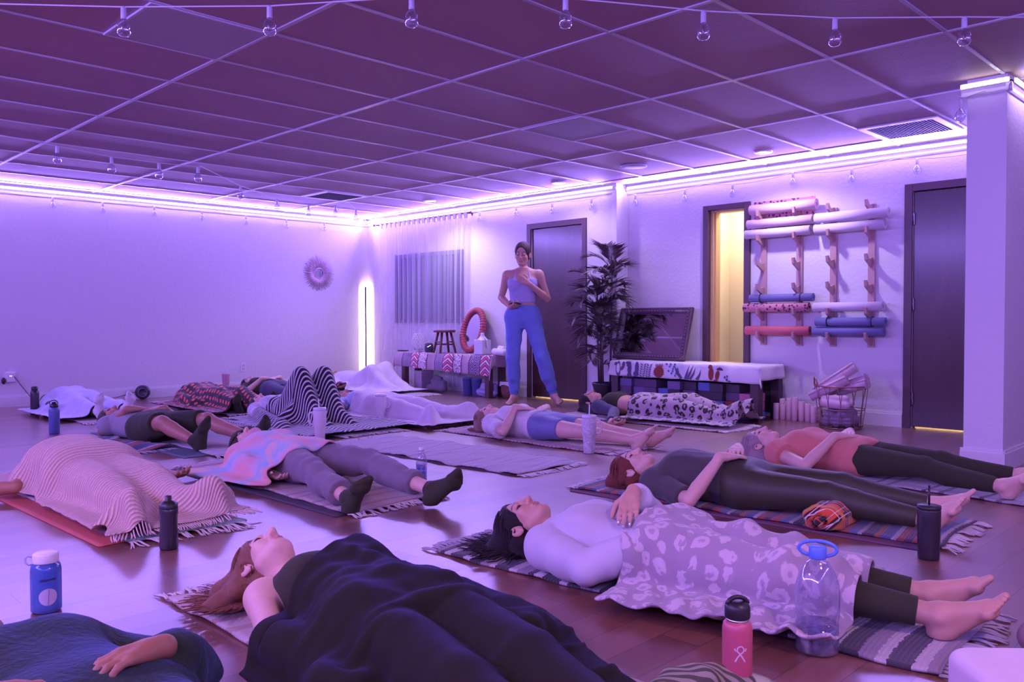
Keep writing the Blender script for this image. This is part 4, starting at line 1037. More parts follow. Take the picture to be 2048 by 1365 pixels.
msk = N.math('LESS_THAN', N.math('ADD', vo.outputs[0], N.math('MULTIPLY', N.noise(v, 40, 2), .25)), .48); N.P(col=N.mix(msk, (.66, .28, .36), (.10, .04, .09)), rough=.7); M_mleo = N.m
xr = XF - .088
MATS = [(M_mpink, .052, (3.375, 4.03), 1.972, 'pale pink rolled mat, highest on the left rack', 0, None), (M_mpink, .046, (3.41, 4.06), 1.838, 'pale pink rolled mat, second from the top of the left rack', -.005, None), (M_mwhite, .046, (3.43, 4.08), 1.742, 'pale rolled mat, third from the top of the left rack', .0, None),
        (M_mblue, .040, (3.40, 4.03), 1.128, 'slate blue rolled mat with straps above the leopard print mat', 0, M_black), (M_mleo, .046, (3.44, 4.09), 1.040, 'leopard print rolled mat on the left rack', 0, None), (M_mcoral, .046, (3.43, 4.07), .822, 'coral pink rolled mat, lowest on the left rack', 0, None),
        (M_mwhite, .048, (2.735, 3.38), 1.838, 'white rolled mat, upper of the top pair on the right rack', .012, None), (M_mwhite, .046, (2.77, 3.39), 1.742, 'white rolled mat, lower of the top pair on the right rack', .0, None), (M_mwhite, .044, (2.78, 3.395), 1.038, 'white rolled mat alone above the blue pair on the right rack', 0, None),
        (M_mblue, .040, (2.755, 3.37), .905, 'slate blue strapped mat, upper of the blue pair on the right rack', .01, M_black), (M_mblue, .044, (2.77, 3.40), .820, 'slate blue rolled mat at the bottom of the right rack', 0, None)]
for m_, R, (a, b), z, lab, dx, stp in MATS:
    spiral_roll(R, b - a, m_, 'rolled_mat', lab, (xr - dx, (a + b) / 2, z), strap=stp, tail=.02 if stp is None else 0)
o = tag(MB().lohi((XF - .008, 3.43, 1.80), (XF - .002, 4.04, 2.055), .001).put('hanging_mat', M_mleo), 'leopard print mat pinned flat to the wall behind the top left roll', 'yoga mat')

# ------- candles and the wire basket
M_candle = flat('candle_wax', (.74, .50, .56), .5, sss=.2)
ci = 0; words = ['tallest', 'short', 'tall', 'medium']
rc = random.Random(2)
cand = []
for i in range(14):
    y = 3.70 - .030 * i + (.008 if i % 2 else 0); x = 7.20 + (.062 if i % 2 else 0) + (.0 if i % 3 else -.012); h_ = (.15, .19, .14, .17, .205, .21, .22, .15, .18, .165, .16, .15, .145, .15)[i]
    o = thing('pillar_candle', 'pale pink unlit pillar candle in the row on the floor between bench and basket', 'candle', (x, y, 0), 0, 'pillar candles by the bench')
    MB().lathe([(0, 0), (.026, 0), (.0265, .004), (.0265, h_ - .004), (.024, h_), (.006, h_ - .004), (0, h_ - .005)], n=20, cap=False).put('wax', M_candle, o)
    MB().tube([(0, 0, h_ - .006), (.001, 0, h_ + .008)], .0014, n=5).put('wick', M_black, o)
BKX, BKY = 7.02, 3.02
o = thing('wire_basket', 'round wire basket of rolled towels on the floor by the wall', 'basket', (BKX, BKY, 0))
M_wire = flat('copper_wire', (.34, .17, .16), .35, metal=.6)
rb, rt, hh = .17, .215, .36
mb = MB()
def ring(z, r_, th): mb.tube([(r_ * math.cos(t), r_ * math.sin(t), z) for t in np.linspace(0, 2 * math.pi, 49)[:-1]], th, closed=True, n=6)
ring(.006, rb, .005); ring(.16, rb + (rt - rb) * .45, .004); ring(hh, rt, .006); ring(.08, rb + (rt - rb) * .22, .0025); ring(.05, rb + .008, .0025); ring(.115, rb + .016, .0025)
for k in range(24):
    a = k * 2 * math.pi / 24
    mb.tube([((rb + (rt - rb) * t) * math.cos(a + .13 * math.sin(t * 3.14) * (1 if k % 2 else -1)), (rb + (rt - rb) * t) * math.sin(a + .13 * math.sin(t * 3.14) * (1 if k % 2 else -1)), .006 + (hh - .006) * t) for t in np.linspace(0, 1, 9)], .003, n=5)
for k in range(4): a = k * math.pi / 4; mb.tube([(rb * math.cos(a), rb * math.sin(a), .006), (-rb * math.cos(a), -rb * math.sin(a), .006)], .003, n=5)
mb.put('wire_body', M_wire, o)
for a in (2.2, 2.2 + math.pi):
    MB().tube([(rt * math.cos(a + t * .33), rt * math.sin(a + t * .33), hh + .07 * math.cos(t * math.pi / 2)) for t in np.linspace(-1, 1, 11)], .007, n=7).put('handle', M_wire, o)
M_tow = cloth('towel_pale_pink', (.66, .46, .56), .5, 150); M_tow2 = cloth('towel_grey_violet', (.34, .28, .40), .5, 150)
def towel_roll(label, loc, rot, R, L, mat): return spiral_roll(R, L, mat, 'rolled_towel', label, loc, th=.013, turns=2.4, grp='rolled towels in the wire basket', rot=rot)
towel_roll('pale pink rolled towel sticking highest out of the wire basket', (BKX - .02, BKY + .04, .41), (-.62, .1, .1), .05, .40, M_tow)
towel_roll('pale pink rolled towel at the left rim of the wire basket', (BKX - .06, BKY + .08, .335), (-.5, -.1, .3), .045, .34, M_tow)
towel_roll('pale rolled towel at the back of the wire basket', (BKX + .09, BKY - .02, .36), (-.35, 0, -.1), .05, .36, M_tow)
towel_roll('pale rolled towel at the right rim of the wire basket', (BKX + .02, BKY - .09, .345), (-.3, .1, -.25), .045, .3, M_tow)
heap('folded_towel', 'dark folded towels at the bottom of the wire basket', 'towel', (BKX, BKY, .014), [((-.08, -.09, .045), (.06, -.10, .045), .045), ((-.10, -.01, .045), (.10, .0, .045), .045), ((-.08, .08, .045), (.08, .08, .045), .045), ((-.09, -.05, .11), (.08, -.06, .11), .045), ((-.09, .05, .11), (.09, .05, .11), .045)], M_tow2, .008, 30, 4)
heap('folded_towel', 'pale folded towel bulging against the front of the wire basket', 'towel', (BKX - .04, BKY + .01, .17), [((-.08, -.10, .03), (-.08, .10, .04), .035), ((-.03, -.12, .05), (-.02, .12, .04), .035), ((-.06, -.09, .085), (-.05, .10, .08), .03)], M_tow, .006, 30, 9)

# ------- string lights
N = NT('bulb_glass'); tr = N.n('BsdfTransparent', {'Color': (.92, .92, 1)}); gl = N.n('BsdfGlossy', {'Color': (.9, .9, 1), 'Roughness': .04}); lw = N.n('LayerWeight', {'Blend': .38})
m2 = N.n('MixShader', {0: N.math('MULTIPLY_ADD', lw.outputs[1], .8, .14), 1: tr.outputs[0], 2: gl.outputs[0]}); N.t.links.new(m2.outputs[0], N.t.nodes['Material Output'].inputs[0]); M_bulb = N.m
M_cord = flat('cord_pale', (.75, .72, .82), .5); M_sock = flat('socket_white', (.62, .6, .7), .4)
bulb_me = MB().lathe([(.0105, -.052), (.014, -.058), (.024, -.070), (.0295, -.085), (.031, -.099), (.028, -.115), (.018, -.127), (0, -.132)], n=20, cap=False).make('bulb', M_bulb)
sock_me = MB().lathe([(0, .004), (.008, .002), (.012, -.008), (.0125, -.05), (.010, -.056), (0, -.056)], n=14, cap=False).make('socket', M_sock)
fil_me = MB().tube([(-.006, 0, -.058), (-.008, 0, -.095), (0, 0, -.102), (.008, 0, -.095), (.006, 0, -.058)], .001, n=4).make('filament', M_chrome)
def string(label, pts, bulbs, grp=None, scale=1.):
    """pts: cord path; bulbs: points where bulbs hang"""
    o = thing('string_lights', label, 'string lights', pts[0]); P0 = Vector(pts[0])
    MB().tube([Vector(p) - P0 for p in pts], .0035, n=6).put('cord', M_cord, o)
    for b in bulbs:
        q = put('bulb', bulb_me, o, Vector(b) - P0); q.scale = (scale,) * 3
        put('socket', sock_me, q); put('filament', fil_me, q)
def sag(anchors, s_=.05, n=10):
    out = []
    for a, b in zip(anchors, anchors[1:]):
        a, b = Vector(a), Vector(b)
        for i in range(n): t = i / n; p = a.lerp(b, t); p.z -= 4 * t * (1 - t) * s_ * (b - a).length; out.append(p)
    out.append(Vector(anchors[-1])); return out
def hang(px, py, z): p = at(px, py, z); return (p[0], p[1], z)
zb = 2.31
fb = [hang(*p, zb) for p in ((247, 14), (539, 12), (823, -6), (1131, -4), (1407, 22), (1670, 36), (1929, 34))]
string('string of clear bulbs crossing the ceiling nearest to the viewer', sag([(.30, 5.0, 2.37)] + fb[:1], .0) + fb[1:-1] + [fb[-1], (5.1, .55, 2.36)], fb)
zb = 2.30
lb = [hang(*p, zb) for p in ((114, 292), (223, 314), (318, 326), (396, 334), (481, 372), (554, 397), (617, 410), (671, 411), (712, 420))]
hook = hang(403, 334, H - .01)
string('string of clear bulbs under the ceiling on the left', [hang(-160, 240, 2.36), *lb[:4], hang(400, 332, 2.37), *lb[4:8], hang(697, 405, 2.38), lb[8], (7.10, 10.0, 2.33)], lb, scale=1.05)
def wallstring(label, fixed, axis_, run, n, z, bulbs_at, s_=.045):
    anchors = [((fixed, t, z) if axis_ == 'y' else (t, fixed, z)) for t in np.linspace(run[0], run[1], n)]
    pts = sag(anchors, s_, 12); bl = []
    for t in bulbs_at:
        k = 1 if axis_ == 'y' else 0; bl.append(min(pts, key=lambda p: abs(p[k] - t)))
    string(label, pts, bl)
ys = [on_x(px, 400, XF)[1] for px in (1275, 1370, 1471, 1589, 1706, 1845)]
wallstring('string of clear bulbs drooping along the wall above the mat racks', XF - .045, 'y', (5.5, 1.75), 5, 2.29, ys)
ys = [on_x(px, 400, XN)[1] for px in (966, 1034, 1109, 1185)]
wallstring('string of clear bulbs on the wall above the first door', XN - .045, 'y', (7.75, 5.65), 4, 2.29, ys)
xs_ = [on_y(px, 420, YL)[0] for px in (98, 206, 305, 400, 486, 570, 642)]
wallstring('string of clear bulbs along the top of the blank left wall', YL - .05, 'x', (1.6, 7.1), 8, 2.315, xs_, .03)
string('single clear bulb on a cord hooked to the narrow end of the pillar wall', [(5.61, 1.70, 2.30), (5.62, 1.66, 2.29), (5.62, 1.55, 2.31)], [(5.615, 1.685, 2.275)])
# ---------------------------------------------------------------- rugs and mats under the people
def stripes(name, seq, per, rough=.95, bump=.6, weave=240):
    """woven rug: seq = [(position, colour)] along its length, repeated every per metres"""
    N = NT(name); uvv = N.uv(); x, y, z = N.xyz(uvv)
    w = N.math('MULTIPLY', N.math('SUBTRACT', N.noise(N.uv(26, 5, 1), 3, 3), .5), .02)
    t = N.math('FRACT', N.math('DIVIDE', N.math('ADD', y, w), per))
    c = N.ramp(t, seq, 'CONSTANT'); c = N.mix(N.math('MULTIPLY', N.noise(uvv, 90, 3, .7), .5), c, (.04, .03, .04))
    rib = N.math('SINE', N.math('MULTIPLY', y, weave * 2.))
    N.P(col=c, rough=rough, sheen=.2); N.bump(N.math('ADD', N.math('MULTIPLY', rib, .4), N.noise(uvv, 200, 3)), bump, .004); return N.m
cW, cG, cD_, cR_ = (.66, .60, .62), (.34, .28, .34), (.06, .05, .065), (.46, .13, .10)
R_cream = stripes('rug_cream', [(0, (.70, .58, .56)), (.18, (.58, .40, .36)), (.3, (.72, .62, .6)), (.48, (.62, .36, .32)), (.56, (.74, .64, .62)), (.8, (.52, .38, .36)), (.9, (.72, .6, .58))], .34)
R_dark = stripes('rug_black_white', [(0, cD_), (.16, cW), (.24, cD_), (.3, cG), (.42, cW), (.5, cD_), (.64, cW), (.7, cG), (.8, cD_), (.92, cW)], .46)
R_bright = stripes('rug_bright', [(0, (.12, .07, .12)), (.1, (.40, .09, .06)), (.2, (.55, .5, .5)), (.27, (.10, .12, .3)), (.42, (.42, .13, .05)), (.5, (.08, .06, .09)), (.66, (.5, .44, .46)), (.72, (.14, .18, .36)), (.85, (.45, .10, .08))], .30)
R_red = stripes('rug_red_edge', [(0, (.60, .52, .54)), (.15, (.66, .13, .05)), (.25, (.66, .56, .58)), (.45, (.3, .1, .12)), (.55, (.62, .54, .56)), (.75, (.5, .2, .1)), (.82, (.6, .52, .54))], .12)
R_pale = stripes('rug_pale', [(0, (.68, .62, .66)), (.3, (.58, .52, .58)), (.4, (.72, .66, .70)), (.62, (.52, .46, .54)), (.7, (.70, .64, .68))], .21, bump=.9)
R_grey = stripes('rug_grey', [(0, (.48, .44, .5)), (.3, (.2, .17, .22)), (.4, (.52, .47, .53)), (.6, (.12, .1, .14)), (.68, (.5, .46, .52))], .28)
R_past = stripes('rug_pastel', [(0, (.66, .62, .62)), (.16, (.35, .52, .52)), (.3, (.70, .62, .6)), (.42, (.62, .34, .30)), (.52, (.68, .64, .62)), (.7, (.42, .5, .56)), (.82, (.70, .6, .58))], .5)
R_peach = stripes('rug_peach', [(0, (.60, .46, .44)), (.2, (.52, .30, .27)), (.34, (.62, .5, .48)), (.6, (.45, .30, .32)), (.72, (.62, .5, .46))], .25)
M_fr = flat('fringe_cream', (.66, .60, .60), .95); M_frd = flat('fringe_grey', (.42, .38, .44), .95)
def rug(label, cx, cy, L=1.85, Wd=.6, rot=0., mat=None, fr=M_fr, seed=0, wav=.004, z0=.002, th=.008, ends=(1, 1), cat='rug', name='woven_rug', fl=.075):
    r = np.random.RandomState(seed); nu, nv = 24, 70; u = np.linspace(-Wd / 2, Wd / 2, nu); v = np.linspace(-L / 2, L / 2, nv)
    U, Vv = np.meshgrid(u, v, indexing='ij'); p = r.rand(6) * 6
    Z = wav * (np.abs(np.sin(Vv * 9 + p[0] + 2 * np.sin(U * 4 + p[1]))) ** 3 + .6 * np.abs(np.sin(Vv * 17 + p[2] + 1.5 * np.sin(U * 6 + p[3]))) ** 4)
    X = U + .010 * np.sin(Vv * 5 + p[4]) + .005 * np.sin(Vv * 13 + p[5]); Y = Vv + .012 * np.sin(U * 9 + p[2])
    P_ = np.stack([X, Y, Z + z0], -1).reshape(-1, 3); UV = np.stack([U + .5, Vv + 2], -1).reshape(-1, 2)
    I = np.arange(nu * nv).reshape(nu, nv); Q = np.stack([I[:-1, :-1], I[1:, :-1], I[1:, 1:], I[:-1, 1:]], -1).reshape(-1, 4)
    o = put(name, mesh_np('rug', P_, Q, mat, uv=UV), loc=(cx, cy, 0), rotz=rot); mod(o, 'SOLIDIFY', thickness=th, offset=1); tag(o, label, cat)
    for e, s_ in zip((0, 1), (-1, 1)):
        if not ends[e]: continue
        mb = MB(); k = int(Wd / .028)
        for i in range(k):
            j = (i + .5) / k * (nu - 1); j = int(j); b = P_.reshape(nu, nv, 3)[j, 0 if s_ < 0 else nv - 1]
            sx = r.uniform(-.02, .02); Ls = fl * r.uniform(.7, 1.15)
            for q in range(3):
                dx = sx + r.uniform(-.018, .018); rr = .0034
                mb.tube([(b[0] + (q - 1) * .006, b[1] - s_ * .004, z0 + th * .6), (b[0] + dx * .3 + (q - 1) * .002, b[1] + s_ * Ls * .35, z0 + .008), (b[0] + dx * .7 + (q - 1) * .005, b[1] + s_ * Ls * .7, .0045 + .006 * r.rand()), (b[0] + dx * 1.2 + (q - 1) * .009, b[1] + s_ * Ls, .0042)], [rr, rr * 1.15, rr, rr * .6], n=4)
        mb.put('fringe', fr, o, kind='stuff')
    return o
def yoga_mat(label, cx, cy, L, Wd, rot, mat, curl=0.):
    nu, nv = 20, 60; u = np.linspace(-Wd / 2, Wd / 2, nu); v = np.linspace(-L / 2, L / 2, nv); U, Vv = np.meshgrid(u, v, indexing='ij')
    Z = .0005 + curl * np.clip((-L / 2 + .10 - Vv) / .1, 0, 1) ** 2
    P_ = np.stack([U, Vv, Z], -1).reshape(-1, 3); I = np.arange(nu * nv).reshape(nu, nv); Q = np.stack([I[:-1, :-1], I[1:, :-1], I[1:, 1:], I[:-1, 1:]], -1).reshape(-1, 4)
    o = put('yoga_mat', mesh_np('mat', P_, Q, mat), loc=(cx, cy, 0), rotz=rot); mod(o, 'SOLIDIFY', thickness=.005, offset=1); return tag(o, label, 'yoga mat')
M_ymc = matmat('yoga_coral', (.52, .12, .10)); M_ymd = matmat('yoga_charcoal', (.06, .05, .065)); M_ymt = matmat('yoga_teal', (.10, .15, .17)); M_ymp = matmat('yoga_plum', (.16, .07, .12))

rug('cream and pink woven rug under the person in the black-navy blanket', 1.43, 1.86, 1.78, .60, -.02, R_cream, seed=1, z0=.002, wav=.006)
rug('black, grey and white striped rug under the person with the fleece leopard blanket', 2.52, 1.66, 1.84, .62, .10, R_dark, M_frd, seed=2)
rug('brightly striped rug under the person in the grey T-shirt', 3.80, 2.06, 1.84, .58, .06, R_bright, seed=3, z0=.0065)
yoga_mat('dark yoga mat peeking out under the brightly striped rug', 3.76, 2.06, 1.80, .62, .06, M_ymp)
rug('grey striped rug under the person in the peach top', 5.02, 1.98, 1.86, .62, -.03, R_grey, seed=4)
yoga_mat('dark yoga mat under the rug of the person with the rainbow blanket', 2.47, 4.25, 1.80, .62, .02, M_ymd)
rug('pale peach rug under the person with the rainbow blanket', 2.53, 4.25, 1.84, .60, .02, R_peach, seed=5, z0=.0065)
rug('empty wrinkled pale rug with no one on it in the middle of the floor', 3.77, 4.40, 1.90, .62, .05, R_pale, seed=6, wav=.012)
yoga_mat('dark yoga mat under the empty pale rug', 3.76, 4.42, 1.80, .61, .05, M_ymd).location.z = -.0003
rug('red-edged patterned rug under the person in the white shirt and blue shorts', 4.77, 4.42, 1.72, .58, .0, R_red, seed=7)
rug('red-edged patterned rug under the person with the black leopard blanket', 6.30, 4.46, 1.76, .60, .0, R_red, seed=8)
yoga_mat('coral yoga mat under the person covered by the pink knit blanket', 1.49, 4.51, 1.80, .62, .03, M_ymc, curl=.0)
rug('pastel rug with knotted tassels on the coral yoga mat', 1.54, 4.46, 1.82, .52, .03, R_past, seed=9, z0=.0065, fl=.10)
yoga_mat('grey-green yoga mat under the man in the grey tank top', 2.72, 6.40, 1.80, .64, .0, M_ymt)
rug('narrow cream rug end showing beneath the green-grey yoga mat', 2.86, 6.22, 1.70, .56, .0, R_pale, seed=10, z0=.0065, ends=(1, 0))
rug('crumpled brown and violet striped rug beside the elbow of the man in the tank top', 2.22, 6.42, .95, .40, .2, R_bright, M_frd, seed=11, wav=.03)
rug('pale rug under the person with knees up in the striped blanket', 3.98, 6.50, 1.84, .62, .0, R_pale, seed=12)
rug('dark rug under the person with the white towel blanket', 4.80, 6.46, 1.76, .60, .0, R_grey, M_frd, seed=13)
rug('pale rug under the black and orange dotted blanket', 4.10, 8.55, 1.84, .66, .0, R_pale, seed=14, wav=.008)
rug('dark rug under the person in black by the left wall', 5.02, 8.88, 1.80, .60, .0, R_grey, M_frd, seed=15)
rug('white rug spreading out by the low table', 6.36, 8.82, 1.80, .62, .0, R_pale, seed=16)
rug('striped rug under the person lying nearest the left end of the wall', 2.86, 8.86, 1.80, .60, .0, R_peach, seed=17)
rug('dark rug under the person in the bottom left corner', .62, 1.78, 1.80, .62, .05, R_bright, M_frd, seed=18)

# ---------------------------------------------------------------- building a person, clothes, blankets
def normals(V, F):
    n = np.cross(V[F[:, 2]] - V[F[:, 0]], V[F[:, 3]] - V[F[:, 1]]); out = np.zeros_like(V)
    for a in range(3):
        for k in range(4): out[:, a] += np.bincount(F[:, k], n[:, a], len(V))
    return out / (np.linalg.norm(out, axis=1, keepdims=True) + 1e-12)
class Person:
    def __init__(s, label, pel, rot, skin_m, z=.016, base=.007, hfine=.0032, cover=(), tuck=False, standing=False, **P):
        s.pel, s.rot, s.z = np.array([pel[0], pel[1], z]), rot, z
        for k in list(P):
            if isinstance(P[k], tuple) and len(P[k]) == 4 and P[k][0] == 'px':     # a joint read off the photograph: image point and height
                w = at(*P[k][1:]); P[k] = tuple(s.loc(w) / P.get('sc', 1.))
        B = s.B = Body(**P)
        js = np.array([*B.sh.values(), *B.el.values(), *B.wr.values(), *B.hip.values(), *B.kn.values(), *B.an.values(), B.head, *[B.wr[q] + B.hd[q] * .19 for q in 'lr'], *[B.an[q] + B.toe[q] * .23 for q in 'lr']])
        lo, hi = js.min(0) - .14, js.max(0) + .14; lo[2] = min(lo[2], -.03)
        h = B.head; f = lambda a: [(h[a] - .13, h[a] + .13, hfine)]
        fy = f(1); fz = f(2)
        F = s.F = Field(lo, hi, base, fx=f(0), fy=fy, fz=fz)
        B.torso(F); B.skull(F)
        for q in 'lr': B.leg(F, q)
        for q in 'lr':
            if q not in cover: B.arm(F, q)
        if tuck:                                # only the hands come out over the blanket
            for q in cover: B.arm(F, q, upto=1.8)
        s.cf = F.D.copy()                       # what blankets rest on
        for q in cover: B.arm(F, q)
        if not standing: F.D = np.maximum(F.D, -(F.zs[None, None, :] - .0005))
        V, Q = F.mesh(); V = smooth_mesh(V, Q, 1)
        s.o = put('person', mesh_np('body', V, Q, skin_m, cols=B.tint(V)), loc=s.pel, rotz=rot); tag(s.o, label, 'person')
    def loc(s, w): d = np.asarray(w) - s.pel; c, n = math.cos(s.rot), math.sin(s.rot); return np.array([c * d[0] + n * d[1], -n * d[0] + c * d[1], d[2]])
    def wear(s, name, fn, mat, wr=.0022, ws=38, seed=1, clipz=True, label=None):
        G = s.F.like(); fn(G)
        if clipz: G.D = np.maximum(G.D, -(G.zs[None, None, :] + .001))
        V, Q = G.mesh()
        if len(V) < 8: return None
        if wr: V = V + normals(V, Q) * (wrinkle(V, wr, ws, seed) + wr * .5)[:, None]
        V = smooth_mesh(V, Q, 1)
        return put(name, mesh_np(name, V, Q, mat), s.o, label=label)
    def hair(s, mat, extra=(), inf=.012, keep=True, locks=0, spread=.12, fan=2.3, seed=1, sweep=0.):
        G = s.F.like(); c = s.B.sc
        if keep: s.B.scalp(G, inf)
        for a, b, r1, r2 in extra: cap(G, s.B.hp(*a), s.B.hp(*b), r1, r2, k=.02)
        G.D = np.maximum(G.D, -(G.zs[None, None, :] + .001))
        V, Q = G.mesh(); V = V + normals(V, Q) * wrinkle(V * np.array([1, .35, 1]), .0022, 160, 5)[:, None]
        if locks:       # combed locks that run from the hairline over the skull and out over the mat
            r = np.random.RandomState(seed); VV, QQ, nb = [V], [Q], len(V); n5 = 5; m = 15
            a_, b_, h_ = .098 + inf, .074 + inf, .088 + inf
            for i in range(locks):
                ph = r.uniform(-fan, fan); t0 = r.uniform(.85, 1.5) if abs(ph) < 1.4 else r.uniform(1.35, 1.7); L = spread * r.uniform(.4, 1.25); lf = 1 + r.uniform(0, .055); out = ph * .8 + r.normal(0, .15) + sweep
                pts = []
                for t in np.linspace(0, 1, m):
                    if t < .6:
                        th = t0 + (2.5 - t0) * t / .6; lift = lf + .014 * math.sin(t * 9 + i) + .02 * r.rand() * (t > .1)
                        p = np.array([-.016 + a_ * math.cos(th) * lift, b_ * math.sin(th) * math.sin(ph) * lift, .034 + h_ * math.sin(th) * math.cos(ph) * lift])
                        p0 = p
                    else:
                        k = (t - .6) / .4; R_ = L * k; p = p0 + np.array([(-.118 - p0[0]) * min(1, k * 2.2) + .004 * math.sin(5 * k + i), math.sin(out) * R_ + .010 * math.sin(4 * k + i * 2), math.cos(out) * R_ + .010 * math.cos(5 * k + i)])
                    w = s.B.hp(*p); w[2] = max(w[2], .004 + .012 * r.rand()); pts.append(w)
                pts = np.array(pts); rad = np.interp(np.linspace(0, 1, m), [0, .12, .6, 1], [.0012, .0046, .0050, .0014]) * c * r.uniform(.7, 1.25)
                tg = np.gradient(pts, axis=0); tg /= np.linalg.norm(tg, axis=1, keepdims=True) + 1e-9
                x = np.cross(tg, V3(.3, .5, .81)); x /= np.linalg.norm(x, axis=1, keepdims=True) + 1e-9; y = np.cross(tg, x)
                an = np.arange(n5) / n5 * 2 * math.pi
                ring = pts[:, None] + (x[:, None] * np.cos(an)[None, :, None] + y[:, None] * np.sin(an)[None, :, None]) * rad[:, None, None]
                VV.append(ring.reshape(-1, 3)); k = np.arange(m - 1)[:, None] * n5; q = np.arange(n5)[None]
                QQ.append(np.stack([k + q, k + (q + 1) % n5, k + n5 + (q + 1) % n5, k + n5 + q], -1).reshape(-1, 4) + nb); nb += m * n5
            V, Q = np.concatenate(VV), np.concatenate(QQ)
        return put('hair', mesh_np('hair', V, Q, mat), s.o)
    def shirt(s, sleeve=.8, hem=.0, inf=.011, neck=.455):
        B = s.B; c = B.sc
        def fn(G):
            B.torso(G, inf, y0=hem * c, y1=neck * c)
            if sleeve > 0:
                for q in 'lr': B.arm(G, q, inf + .004, upto=sleeve)
            cap(G, B.neck + V3(0, -.0, .035) * c, B.neck + V3(0, .12, .05) * c, .062 * c, .075 * c, .01, 's')
            if hem > -.05: G.D = np.maximum(G.D, (hem * c - G.ys)[None, :, None])
        return fn
    def pants(s, upto=1.9, waist=.13, inf=.009):
        B = s.B; c = B.sc
        def fn(G):
            B.torso(G, inf, y1=waist * c, breast=False)
            for q in 'lr': B.leg(G, q, inf, upto=upto, foot=False)
        return fn
    def socks(s, inf=.004, q='l'):
        B = s.B
        def fn(G):
            if 1:
                B.foot(G, q, inf, toes=True); a = B.an[q]; v = unit(B.an[q] - B.kn[q]); cap(G, a - v * .05, a, .034 * B.sc + inf, .034 * B.sc + inf, .01, clip=[(a - v * .045, -v)])
                t = B.toe[q]; 
        return fn

def trilin(F, D, P):
    out = []; idx = []; fr = []
    for a, ax in enumerate((F.xs, F.ys, F.zs)):
        f = np.interp(P[:, a], ax, np.arange(len(ax))); i = np.minimum(f.astype(int), len(ax) - 2); idx.append(i); fr.append((f - i).astype(np.float32))
        out.append((P[:, a] < ax[0]) | (P[:, a] > ax[-1]))
    bad = out[0] | out[1] | out[2]; i, j, k = idx; x, y, z = fr
    c = {(a, b, e): D[i + a, j + b, k + e] for a in (0, 1) for b in (0, 1) for e in (0, 1)}
    l = lambda p, q, t: p + (q - p) * t
    c00, c10, c01, c11 = (l(c[0, b, e], c[1, b, e], x) for b, e in ((0, 0), (1, 0), (0, 1), (1, 1)))
    d = l(l(c00, c10, y), l(c01, c11, y), z); d[bad] = .5
    hx, hy, hz = F.xs[i + 1] - F.xs[i], F.ys[j + 1] - F.ys[j], F.zs[k + 1] - F.zs[k]
    gz = (l(c01, c11, y) - l(c00, c10, y)) / hz; gy = (l(c10, c11, z) - l(c00, c01, z)) / hy
    d00, d10, d01, d11 = (c[1, b, e] - c[0, b, e] for b, e in ((0, 0), (1, 0), (0, 1), (1, 1)))
    gx = l(l(d00, d10, y), l(d01, d11, y), z) / hx
    g = np.stack([gx, gy, gz], 1); g /= np.linalg.norm(g, axis=1, keepdims=True) + 1e-6
    return d, g
